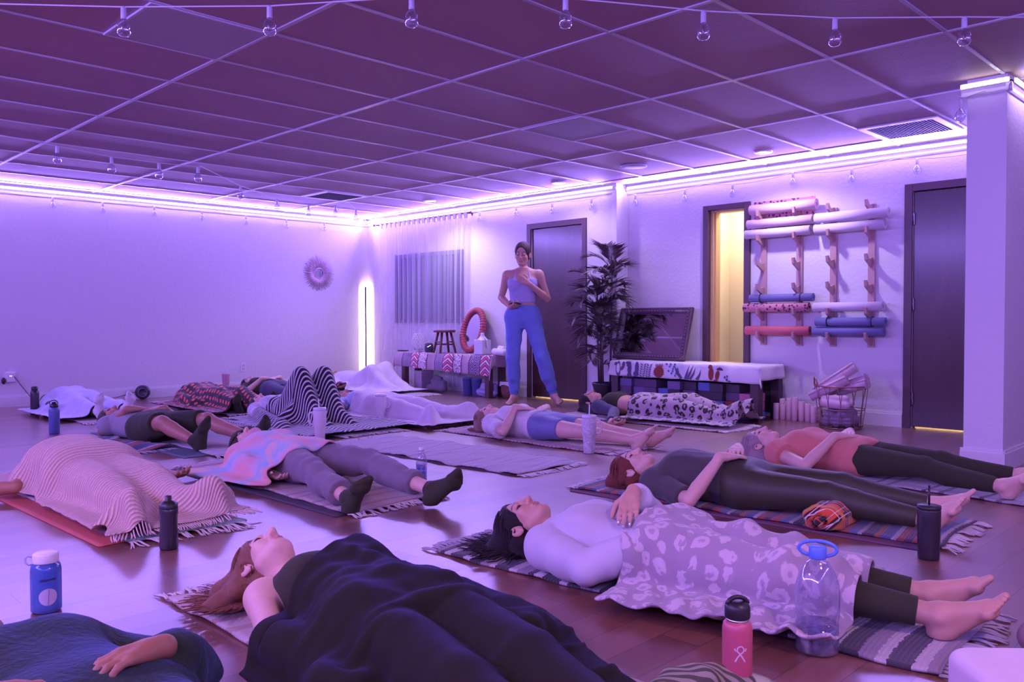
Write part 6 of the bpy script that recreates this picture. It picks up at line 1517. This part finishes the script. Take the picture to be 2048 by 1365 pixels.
# 10 the person under the white towel blanket
p = Person('person in a pale blue shirt under the long white towel blanket', (4.76, 6.50), .0, SK_M, base=.008, hfine=.0045, elbow_r=(-.27, .28, .06), wrist_r=(-.32, .50, .05), hand_r=(-.1, 1, 0), palm_r=(0, 0, 1), elbow_l=(.25, .15, .06), wrist_l=(.2, -.1, .05), knee_r=(-.10, -.42, .11), knee_l=(.12, -.42, .11), ankle_r=(-.10, -.82, .07), ankle_l=(.16, -.81, .07), toe_r=(-.75, -.5, .4), toe_l=(.75, -.5, .4))
p.hair(H_dark)
p.wear('shirt', p.shirt(.7, .0, .013, .46), C_pbl, .004, 30, 2)
p.wear('trousers', p.pants(1.8, .1, .01), C_char)
blanket(p, 'long white towel blanket covering a person from waist to feet', M_towb, (-.36, .40, -1.06, .24), h=.024, ang=.03, slack=(1.07, 1.06), seed=61, name='towel_blanket')

# 11 the man in the tank top
p = Person('man in a grey tank top and black shorts with one hand on his belly', (2.56, 6.42), .03, SK_T, base=.0075, hfine=.004, female=False, sc=1.03, crown=(-.25, .97, .0), face=(.05, .0, 1), head=(-.06, .60, .11), elbow_r=('px', 206, 862, .06), wrist_r=(-.10, .20, .225), hand_r=(.9, -.3, 0), palm_r=(0, 0, -1), curl_r=.3, elbow_l=(.32, .2, .07), wrist_l=(.13, .10, .22), hand_l=(-.9, -.2, 0), palm_l=(0, 0, -1), curl_l=.3,
           knee_r=(-.10, -.38, .17), knee_l=(.24, -.36, .16), ankle_r=('px', 392, 884, .07), ankle_l=('px', 505, 876, .07), toe_r=(-.05, -.35, .93), toe_l=(.25, -.35, .9))
p.hair(H_dark, [((-.05, 0, .03), (-.09, 0, .03), .06, .05)], inf=.008)
p.wear('tank_top', p.shirt(.14, .0, .012, .44), C_gtank, .005, 26, 2)
p.wear('shorts', p.pants(.86, .07, .022), C_blk, .006, 22, 3)
[p.wear('sock', p.socks(.006, q), C_blk, 0) for q in 'lr']

# 12 the person in the dotted blanket
p = Person('person curled under the black blanket with orange dots', (4.05, 8.52), -.02, SK_M, base=.009, hfine=.006, **under, head=(-.02, .60, .11), knee_r=(-.1, -.40, .15), knee_l=(.12, -.40, .15))
p.hair(H_black, [((-.06, -.04, .03), (-.10, -.06, .0), .05, .04)])
p.wear('clothes', p.shirt(.7, .0, .013, .46), C_gtank); p.wear('trousers', p.pants(1.8, .1, .01), C_blk); [p.wear('sock', p.socks(.006, q), C_blk, 0) for q in 'lr']
blanket(p, 'black blanket with orange dots by the left wall', M_odots, (-.40, .40, -.88, .50), h=.028, slack=(1.05, 1.05), seed=71)
# 13 the person in black by the wall
p = Person('person in black top and leggings with hands on belly by the left wall', (5.02, 8.98), .0, SK_L, base=.008, hfine=.0045, **belly)
p.hair(H_black, [((-.06, -.04, .03), (-.10, -.06, .0), .05, .04), ((-.07, 0, .08), (-.10, 0, .13), .05, .03)])
p.wear('top', p.shirt(.4, .05, .01, .46), C_blk, .002); p.wear('leggings', p.pants(1.85, .1, .009), C_den, .001)
# 14 the person in the far corner
p = Person('person with knees up under the white throw in the far corner', (6.42, 9.18), .05, SK_M, base=.009, hfine=.005, female=False, elbow_r=(-.28, .28, .06), wrist_r=(-.34, .05, .05), elbow_l=(.25, .15, .06), wrist_l=(.2, -.1, .05), knee_r=(-.12, -.34, .27), knee_l=(.10, -.32, .29), ankle_r=(-.12, -.62, .08), ankle_l=(.12, -.60, .08), toe_r=(-.1, -1, 0), toe_l=(.1, -1, 0))
p.hair(H_black, [((.03, -.03, -.10), (.03, .03, -.10), .028, .028)], inf=.01)
p.wear('shirt', p.shirt(.7, .0, .013, .46), C_pbl); p.wear('trousers', p.pants(1.8, .1, .01), C_char)
blanket(p, 'crumpled white throw over the person in the far corner', M_wthr, (-.42, .26, -.85, .32), h=.028, slack=(1.14, 1.14), seed=81, amp=.02)
# 15 the person at the left end of the wall
p = Person('person with white socks under the pale blue blanket at the left end of the wall', (2.86, 8.98), .0, SK_M, base=.009, hfine=.006, **under, ankle_r=(-.10, -.82, .07), ankle_l=(.14, -.82, .07), toe_r=(-.15, -.1, 1), toe_l=(.15, -.2, 1))
p.hair(H_black)
p.wear('jacket', p.shirt(1.8, .0, .02, .47), C_char, .004, 25, 2); p.wear('trousers', p.pants(1.8, .1, .012), C_char); [p.wear('sock', p.socks(.007, q), C_white, 0) for q in 'lr']
blanket(p, 'pale blue blanket over the person at the left end of the wall', M_bluebl, (-.40, .40, -.72, .34), h=.028, slack=(1.12, 1.12), seed=91)
# 16 the person in the bottom left corner
p = Person('person under the dark green blanket in the bottom left corner, hands resting on top', (.56, 1.75), .10, SK_D, base=.006, hfine=.006, cover='lr', tuck=True, bulk=1.02, elbow_l=(.30, .14, .09), wrist_l=(.14, -.03, .235), hand_l=(-.92, .02, .04), palm_l=(0, 0, -1), curl_l=.75, elbow_r=(-.30, .14, .09), wrist_r=(-.20, .02, .23), hand_r=(.88, -.40, .02), palm_r=(0, 0, -1), curl_r=.55)
p.hair(H_black)
p.wear('shirt', p.shirt(.9, .0, .012, .46), cloth('cloth_purple_tee', (.16, .08, .24), .2, 300)); p.wear('trousers', p.pants(1.8, .1, .01), C_blk)
blanket(p, 'dark green plush blanket in the bottom left corner', M_green, (-.42, .36, -.95, .36), h=.022, ang=.05, slack=(1.12, 1.10), seed=101, amp=.016, thick=.012)

# 17 the standing teacher
def standing_person():
    fx, fy = unit(V3(-.80, -.60, 0))[:2]
    P = dict(sc=1.045, neck=(0, .478, .07), head=(-.005, .632, .085), face=(-.10, -.16, 1), crown=(.03, 1, .12), elbow_r=(-.235, .185, .05), wrist_r=(-.115, .085, .205), hand_r=(.55, .1, .75), palm_r=(.2, .95, -.1), curl_r=1.0, elbow_l=(.255, .165, .075), wrist_l=(.085, .315, .225), hand_l=(-.78, .42, -.02), palm_l=(-.05, 0, -1), curl_l=.15,
             hip_r=(-.082, -.02, .09), hip_l=(.085, -.02, .09), knee_r=(-.105, -.44, .11), knee_l=(.20, -.43, .13), ankle_r=(-.10, -.845, .06), ankle_l=(.315, -.83, .05), toe_r=(-.30, -.12, .95), toe_l=(.45, -.10, .88))
    p = Person('woman in lavender crop top and blue joggers standing before the dark door', (0, 0), 0, SK_M, z=0, base=.007, hfine=.0034, standing=True, **P)
    B = p.B
    p.hair(H_dark, [((-.09, -.01, .01), (-.115, -.02, -.03), .034, .04), ((-.115, -.025, -.03), (-.10, -.045, -.12), .038, .034), ((-.10, -.045, -.12), (-.08, -.05, -.19), .034, .018)], inf=.009)
    def crop(G):
        B.torso(G, .006, y0=.135, y1=.385); 
        for v in (-1, 1): cap(G, V3(.085 * v, .375, .215), V3(.075 * v, .455, .150), .010, .008, .006); cap(G, V3(.075 * v, .455, .150), V3(.06 * v, .485, .095), .008, .008, .006)
        cap(G, V3(0, .43, .22), V3(0, .36, .26), .05, .02, .02, 's')
    p.wear('crop_top', crop, C_lav, .0012, clipz=False)
    def jog(G):
        B.torso(G, .010, y1=.10, breast=False)
        for q in 'lr':
            B.leg(G, q, .015, upto=1.86, foot=False); cap(G, B.kn[q], B.kn[q] + (B.an[q] - B.kn[q]) * .5, .072, .07, .02)
    p.wear('joggers', jog, C_sky, .0085, 22, 5, clipz=False)
    def cuf(G, q):
        if 1:
            k_, a = B.kn[q], B.an[q]; v = unit(a - k_); m = k_ + (a - k_) * .90; cap(G, m - v * .03, m + v * .03, .044, .042, .01, clip=[(m + v * .03, v), (m - v * .03, -v)])
    for q in 'lr': p.wear('ankle_cuff', lambda G, q=q: cuf(G, q), C_sky, .001, clipz=False)
    def wb(G): B.torso(G, .014, y0=.065, y1=.105, breast=False)
    p.wear('waistband', wb, C_sky, .0, clipz=False)
    # lying frame -> upright: x = her left, y = up, z = front
    zlow = min((v.co.y for v in p.o.data.vertices))
    M = Matrix(((-fy, 0, fx, 6.55), (fx, 0, fy, 6.33), (0, 1, 0, -zlow + .0005), (0, 0, 0, 1)))
    # turn so that the front (z) of the body points the way she faces
    p.o.matrix_world = M
    return p, M
tp, TM = standing_person()
B = tp.B; hpt = B.wr['r'] + B.hd['r'] * .085 + B.pn['r'] * .022
o = thing('smartphone', 'dark phone held in the right hand of the standing woman', 'phone'); 
MB().box((0, 0, 0), (.072, .150, .009), bev=.003).put('case', M_black, o); MB().box((0, 0, .005), (.064, .138, .001)).put('screen', flat('phone_screen', (.02, .02, .03), .1), o)
yv = Vector(unit(B.hd['r'] * .9 + V3(.3, 0, 0))); zv = Vector(B.pn['r']); xv = yv.cross(zv).normalized(); zv = xv.cross(yv)
o.matrix_world = TM @ Matrix(((xv.x, yv.x, zv.x, hpt[0]), (xv.y, yv.y, zv.y, hpt[1]), (xv.z, yv.z, zv.z, hpt[2]), (0, 0, 0, 1)))
# ---------------------------------------------------------------- bottles, tumblers and small things on the floor
def bottle(name, label, cat, px, py, parts, rotz=0):
    q = at(px, py, 0); o = thing(name, label, cat, (q[0], q[1], .0005), rotz)
    for nm, prof, m in parts:
        me = MB().lathe(prof, n=36, cap=False).make(nm, m); put(nm, me, o)
    return o
def closed(*pts): return [(0, pts[0][1])] + list(pts) + [(0, pts[-1][1])]
M_steelblk = flat('black_steel', (.03, .024, .035), .3); M_steelblu = flat('blue_steel', (.10, .13, .36), .35); M_pinkst = flat('pink_steel', (.56, .11, .16), .35); M_tumw = flat('tumbler_cream', (.72, .64, .68), .35); M_tump = flat('tumbler_pink', (.58, .30, .38), .35)
M_rim = flat('lid_clear', (.66, .62, .7), .2, spec=.7); M_straw = flat('straw_pale', (.78, .74, .8), .3)
bottle('water_bottle', 'tall black bottle with a loop lid by the outlet at far left', 'bottle', 70, 829, [('bottle_body', closed((.037, 0), (.04, .006), (.04, .21), (.034, .232), (.026, .24)), M_steelblk), ('cap', closed((.028, .24), (.03, .244), (.03, .27), (.02, .278)), M_black)])
o = bottle('water_bottle', 'slate blue bottle with a black spout lid at the left', 'bottle', 109, 868, [('bottle_body', closed((.037, 0), (.041, .006), (.041, .19), (.036, .212), (.03, .218)), M_steelblu), ('cap', closed((.031, .218), (.033, .222), (.033, .246), (.018, .25), (.016, .262)), M_black)])
mb = MB().tube([(.033 * math.cos(t) + .0, .012, .245 + .03 * math.sin(t)) for t in np.linspace(.1, math.pi - .1, 9)], .004, n=6); mb.put('carry_loop', M_black, o)
bottle('water_bottle', 'tall black squeeze bottle beside the fringe of the pink knit blanket', 'bottle', 338, 1098, [('bottle_body', closed((.032, 0), (.036, .005), (.0365, .07), (.034, .085), (.0345, .13), (.037, .15), (.036, .165), (.030, .172)), flat('black_squeeze_plastic', (.035, .028, .045), .25)), ('cap', closed((.036, .165), (.0365, .168), (.0365, .185), (.02, .195), (.0135, .198), (.0135, .215), (.009, .218)), M_black)])
# wide-mouth blue bottle
N = NT('blue_clear_plastic'); N.P(col=(.10, .22, .72), rough=.12, spec=.6, trans=.45); M_nal = N.m
o = bottle('water_bottle', 'translucent blue wide-mouth bottle with a white screw lid at lower left', 'bottle', 93, 1222, [('bottle_body', closed((.038, 0), (.0445, .006), (.045, .012), (.045, .135), (.042, .15), (.034, .156), (.033, .17)), M_nal), ('lid', closed((.037, .158), (.037, .160), (.0375, .184), (.034, .188)), M_white)])
q = np.array(o.location); tocam = math.atan2(-q[1], -q[0])
def on_side(mb, R, a0, z0, pts, off=.0006): return [(( R + off) * math.cos(a0 + a / R), (R + off) * math.sin(a0 + a / R), z0 + b) for a, b in pts]
def decal(parent, name, R, a0, z0, poly, mat, off=.0008):
    """a flat shape wrapped on a round side: rings from its middle to its outline"""
    bm = bmesh.new(); cx, cy = sum(p[0] for p in poly) / len(poly), sum(p[1] for p in poly) / len(poly)
    rings = [[bm.verts.new(p) for p in on_side(None, R, a0, z0, [(cx + (a - cx) * k, cy + (b - cy) * k) for a, b in poly], off)] for k in (.02, .25, .5, .75, 1.)]; n = len(poly)
    bm.faces.new(rings[0])
    for A, B in zip(rings, rings[1:]):
        for i in range(n): bm.faces.new((A[i], A[(i + 1) % n], B[(i + 1) % n], B[i]))
    me = bpy.data.meshes.new(name); bm.to_mesh(me); bm.free(); me.materials.append(mat); return put(name, me, parent)
def circ(r, n=28): return [(r * math.cos(t), r * math.sin(t)) for t in np.linspace(0, 2 * math.pi, n + 1)[:-1]]
decal(o, 'round_sticker', .045, tocam + .12, .055, [(a, b) for a, b in circ(.027)], flat('sticker_lilac', (.60, .56, .72), .5))
decal(o, 'sticker_line', .045, tocam + .12, .055, [(-.001, -.026), (.001, -.026), (.002, -.010), (.003, .008), (.004, .024), (.002, .024), (.001, .008), (.000, -.010)], flat('sticker_grey', (.25, .25, .4), .5), .0012)
decal(o, 'dark_mark', .045, tocam + .10, .108, [(-.025, -.003), (-.012, -.003), (0, -.002), (.012, -.0015), (.024, -.001), (.025, .006), (.012, .006), (0, .0055), (-.01, .005), (-.02, .005)], flat('print_navy', (.03, .04, .16), .5))
MB().tube([(.040, 0, .175), (.052, 0, .18), (.06, 0, .172), (.06, 0, .158), (.05, 0, .15), (.040, 0, .152)], [.003] * 6, n=6).put('lid_strap', flat('strap_clear', (.5, .55, .8), .2), o).rotation_euler = (0, 0, tocam - 1.9)
# tumblers with handle and straw
def tumbler(label, px, py, m, s=1., hrot=0., straw=True, pattern=None):
    o = bottle('tumbler', label, 'tumbler', px, py, [('cup', closed((.036, 0), (.038, .004), (.040, .10), (.044, .118), (.049, .135), (.0505, .235), (.049, .24)), pattern or m), ('lid', closed((.0485, .24), (.051, .243), (.051, .258), (.046, .262)), M_rim)])
    MB().tube([(.046, 0, .225), (.066, 0, .224), (.08, 0, .215), (.083, 0, .20), (.082, 0, .155), (.076, 0, .138), (.06, 0, .132), (.046, 0, .134)], .0075, n=8).put('handle', m, o)
    if straw: MB().tube([(.0, .018, .20), (.004, .022, .33)], .0042, n=8).put('straw', M_straw, o)
    o.scale = (s,) * 3; q = np.array(o.location); o.rotation_euler = (0, 0, math.atan2(-q[1], -q[0]) + hrot); return o
tumbler('cream tumbler with handle and straw in front of the striped blanket', 640, 884, M_tumw, 1., -1.75)
tumbler('cream tumbler with its handle to the right before the white towel blanket', 762, 845, M_tumw, .98, 1.6, False)
N = NT('marbled_tumbler'); v = N.uv(kind='Object'); n_ = N.noise(v, 16, 5, .6, 1.2); N.P(col=N.ramp(n_, [(.4, (.72, .66, .72)), (.52, (.50, .46, .56)), (.58, (.74, .68, .74))]), rough=.35); M_marb = N.m
tumbler('white marbled tumbler with handle and straw beside the bare legs', 1178, 907, M_tumw, 1.02, 1.6, True, M_marb)
bottle('tumbler', 'slim pink tumbler with a straw by the left wall', 'tumbler', 452, 789, [('cup', closed((.03, 0), (.032, .004), (.042, .18), (.043, .185)), M_tump), ('lid', closed((.043, .185), (.045, .188), (.044, .198), (.02, .202)), M_tump), ('straw', closed((.004, .19), (.004, .27)), M_straw)]).scale = (1.15, 1.15, 1.3)
# clear plastic bottles
N = NT('clear_plastic'); tr = N.n('BsdfTransparent', {'Color': (.86, .86, .95)}); gl = N.n('BsdfGlossy', {'Color': (.9, .9, 1), 'Roughness': .06}); lw = N.n('LayerWeight', {'Blend': .32})
df = N.n('BsdfDiffuse', {'Color': (.6, .6, .8)}); mm = N.n('MixShader', {0: .25, 1: gl.outputs[0], 2: df.outputs[0]})
m2 = N.n('MixShader', {0: N.math('MULTIPLY_ADD', lw.outputs[1], .75, .10), 1: tr.outputs[0], 2: mm.outputs[0]}); N.t.links.new(m2.outputs[0], N.t.nodes['Material Output'].inputs[0]); M_clear = N.m
N = NT('water'); tr = N.n('BsdfTransparent', {'Color': (.62, .62, .80)}); gl = N.n('BsdfGlossy', {'Color': (.9, .9, 1), 'Roughness': .02}); lw = N.n('LayerWeight', {'Blend': .25}); m2 = N.n('MixShader', {0: N.math('MULTIPLY_ADD', lw.outputs[1], .6, .05), 1: tr.outputs[0], 2: gl.outputs[0]}); N.t.links.new(m2.outputs[0], N.t.nodes['Material Output'].inputs[0]); M_water = N.m
pet = [(.026, 0), (.031, .006), (.0315, .05), (.030, .055), (.0315, .06), (.0315, .10), (.030, .105), (.0315, .11), (.031, .135), (.022, .165), (.0135, .178), (.0125, .19)]
o = bottle('plastic_bottle', 'clear plastic water bottle with blue label dots behind the grey sweatpants', 'bottle', 843, 968, [('bottle_body', [(0, 0)] + pet, M_clear), ('water', closed((.025, .003), (.029, .01), (.029, .11)), M_water), ('cap', closed((.0145, .19), (.015, .192), (.015, .206)), M_white)])
q = np.array(o.location); ta = math.atan2(-q[1], -q[0])
for a, b, r_ in ((-.015, .09, .010), (.012, .09, .010), (-.015, .066, .009), (.012, .066, .011)): decal(o, 'label_dot', .032, ta, b, [(a + x, y) for x, y in circ(r_, 16)], flat('label_blue', (.08, .14, .60), .4))
bottle('plastic_bottle', 'small clear plastic bottle standing in front of the yoga blocks', 'bottle', 1374, 832, [('bottle_body', [(0, 0)] + pet, M_clear), ('water', closed((.025, .003), (.029, .01), (.029, .09)), M_water), ('cap', closed((.0145, .19), (.015, .192), (.015, .206)), M_white)])
# big refillable jug
jp = at(1634, 1302, 0)
o = thing('water_jug', 'big clear water jug with a blue handled cap, one third full, at lower right', 'bottle', (jp[0], jp[1], .0005))
prof = [(.055, 0), (.070, .005), (.072, .012), (.072, .10), (.069, .112), (.074, .13), (.076, .20), (.073, .235), (.060, .275), (.038, .312), (.024, .325), (.022, .345)]
prof = [(a * .80, b * .80) for a, b in prof]
put('bottle_body', MB().lathe([(0, .02)] + [(.03, .0)] + prof, n=48, cap=False).make('b', M_clear), o)
put('water', MB().lathe(closed((.052, .004), (.0560, .01), (.0565, .079)), n=40, cap=False).make('w', M_water), o)
M_bcap = flat('cap_blue', (.12, .24, .74), .35)
MB().lathe(closed((.023, .262), (.024, .265), (.024, .292), (.021, .296)), n=24, cap=False).put('cap', M_bcap, o)
ta = math.atan2(-jp[1], -jp[0])
h_ = MB().tube([(0, .05 * math.cos(t), .288 + .022 * math.sin(t)) for t in np.linspace(0, 2 * math.pi, 33)[:-1]], .005, closed=True, n=8).put('carry_ring', M_bcap, o); h_.rotation_euler = (0, 0, ta)
# pink steel bottle with the figure emblem
pp = at(1474, 1392, 0)
o = thing('water_bottle', 'pink steel bottle with a black lid and pale emblem at the bottom right', 'bottle', (pp[0], pp[1], .0005))
put('bottle_body', MB().lathe(closed((.034, 0), (.0365, .005), (.0365, .168), (.034, .182), (.027, .190)), n=40, cap=False).make('b', M_pinkst), o)
put('neck_ring', MB().lathe(closed((.0275, .188), (.028, .190), (.028, .196)), n=32, cap=False).make('b', M_chrome), o)
put('lid', MB().lathe(closed((.030, .196), (.031, .199), (.031, .222), (.026, .232), (.016, .236)), n=32, cap=False).make('b', M_black), o)
ta = math.atan2(-pp[1], -pp[0])
k = MB().tube([(0, .027 * math.cos(t), .226 + .020 * math.sin(t)) for t in np.linspace(.15, math.pi - .15, 11)], .0055, n=8).put('carry_handle', M_black, o); k.rotation_euler = (0, 0, ta + .4)
M_emb = flat('emblem_pale', (.80, .62, .66), .4); z0 = .118; a0 = ta + .2
ringp = [(.008 * math.cos(t), .008 * math.sin(t) + .010) for t in np.linspace(0, 2 * math.pi, 25)[:-1]]
def stroke(pts, w):
    out1, out2 = [], []
    for i, (a, b) in enumerate(pts):
        p0, p1 = pts[max(i - 1, 0)], pts[min(i + 1, len(pts) - 1)]; t = np.array([p1[0] - p0[0], p1[1] - p0[1]]); t = t / (np.linalg.norm(t) + 1e-9); out1.append((a - t[1] * w, b + t[0] * w)); out2.append((a + t[1] * w, b - t[0] * w))
    return out1, out2
bm = bmesh.new()
for pts in ([(-.012, -.020), (-.006, -.008), (.0, -.001), (.007, .005), (.009, .012), (.004, .018), (-.002, .018), (-.007, .013), (-.007, .006), (0, -.001), (.006, -.010), (.012, -.020)], [(-.010, .006), (-.014, .012)], [(.011, .006), (.015, .013)]):
    s1, s2 = stroke(pts, .0017); A = [bm.verts.new(q_) for q_ in on_side(None, .0365, a0, z0, s1, .0008)]; Bv = [bm.verts.new(q_) for q_ in on_side(None, .0365, a0, z0, s2, .0008)]
    for i in range(len(A) - 1): bm.faces.new((A[i], A[i + 1], Bv[i + 1], Bv[i]))
me = bpy.data.meshes.new('emblem'); bm.to_mesh(me); bm.free(); me.materials.append(M_emb); put('emblem', me, o)
# black tumbler with straw at the right
bottle('tumbler', 'black tumbler with a black straw beside the tartan roll at the right', 'tumbler', 1857, 1118, [('cup', closed((.036, 0), (.039, .004), (.0425, .15), (.0425, .19), (.041, .195)), M_steelblk), ('lid', closed((.0415, .195), (.0435, .198), (.0425, .208), (.02, .211)), M_black), ('straw', closed((.004, .20), (.004, .285)), M_black)])
# round speaker by the wall and its cord
sp = at(293, 800, 0)
o = thing('speaker', 'round black speaker standing on the floor against the left wall', 'speaker', (sp[0], YL - .14, 0))
ta = math.atan2(-o.location.y, -o.location.x)
me = MB().lathe([(0, .055), (.035, .056), (.04, .06), (.062, .062), (.078, .05), (.084, .02), (.08, -.03), (.05, -.06), (0, -.065)], n=40, cap=False).make('b', flat('speaker_shell', (.03, .025, .035), .35)); k = put('shell', me, o, (0, 0, .084)); k.rotation_euler = (0, math.pi / 2, ta)
me = MB().tube([(.048 * math.cos(t), .048 * math.sin(t), .062) for t in np.linspace(0, 2 * math.pi, 41)[:-1]], .003, closed=True, n=6).make('r', flat('speaker_ring', (.22, .2, .28), .3, metal=.6)); k = put('front_ring', me, o, (0, 0, .084)); k.rotation_euler = (0, math.pi / 2, ta)
o = MB().tube([(sp[0] - .06, YL - .10, .09), (sp[0] - .25, YL - .05, .035), (sp[0] - .5, YL - .06, .006), (sp[0] - .9, YL - .09, .006)], .0035, n=6).put('power_cord', M_black)
tag(o, 'thin dark cord lying along the left wall from the round speaker', 'cord')
o = MB().tube([(2.57, YL - .035, .33), (2.64, YL - .04, .22), (2.72, YL - .05, .10), (2.82, YL - .06, .015), (3.0, YL - .08, .006)], .0035, n=6).put('power_cord', M_black)
tag(o, 'thin dark cord hanging from the outlet at the far left', 'cord')
# things cut by the lower right corner of the picture
c = at(1990, 1400, .06)
o = thing('bolster', 'smooth white round-edged bolster in the bottom right corner', 'bolster', (c[0] + .03, c[1] - .05, 0), .75)
F = Field((-.2, -.2, -.02), (.2, .2, .2), .006)
def rb_(X, Y, Z): q = np.maximum(np.sqrt(np.maximum(np.abs(X) - .07, 0) ** 2 + np.maximum(np.abs(Y) - .07, 0) ** 2) - .03, 0); return np.sqrt(q ** 2 + np.maximum(np.abs(Z - .07) - .045, 0) ** 2) - .028
F.add(rb_, (-.15, -.15, 0), (.15, .15, .16), .004); V, Q = F.mesh(); put('cover', mesh_np('bolster', V, Q, cloth('bolster_white', (.70, .60, .66), .25, 200)), o); V = V[:0]
c = at(2052, 1318, .02)
heap('folded_blanket', 'brownish folded blanket at the right edge beyond the white bolster', 'blanket', (c[0] + .17, c[1] - .07, 0), [((-.06, .06, .05), (.12, .0, .06), .055), ((-.02, .0, .04), (.12, -.10, .05), .05), ((0, .02, .10), (.1, -.04, .11), .04)], cloth('folded_brown', (.26, .16, .19), .6, 130), .008, 30, 6)
c = at(1405, 1385, .03)
N = NT('plaid_olive'); x, y, z = N.xyz(N.uv(kind='Object')); N.P(col=N.mix(N.math('GREATER_THAN', N.math('FRACT', N.math('MULTIPLY', N.math('ADD', x, N.math('MULTIPLY', y, .6)), 42.)), .5), (.08, .08, .05), (.30, .28, .20)), rough=.9); M_olive = N.m
heap('scarf', 'crumpled grey and cream striped scarf at the bottom edge beside the pink bottle', 'scarf', (c[0], c[1], 0), [((-.09, .05, .03), (.0, .0, .05), .045), ((0, 0, .045), (.10, -.05, .03), .04), ((-.04, .06, .05), (.05, .0, .06), .03)], M_olive, .010, 45, 8, base=.005)
# loose dark hair tie by the long black hair, and a pillow edge at the far left
q = at(952, 1112, .004)
o = MB().tube([(.03 * math.cos(t), .024 * math.sin(t), .003 + .001 * math.sin(3 * t)) for t in np.linspace(0, 2 * math.pi, 29)[:-1]], .0028, closed=True, n=6).put('hair_tie', flat('hair_tie_purple', (.16, .1, .3), .4)); o.location = (q[0], q[1], .0005); tag(o, 'small purple hair tie on the floor near the long black hair', 'hair tie')
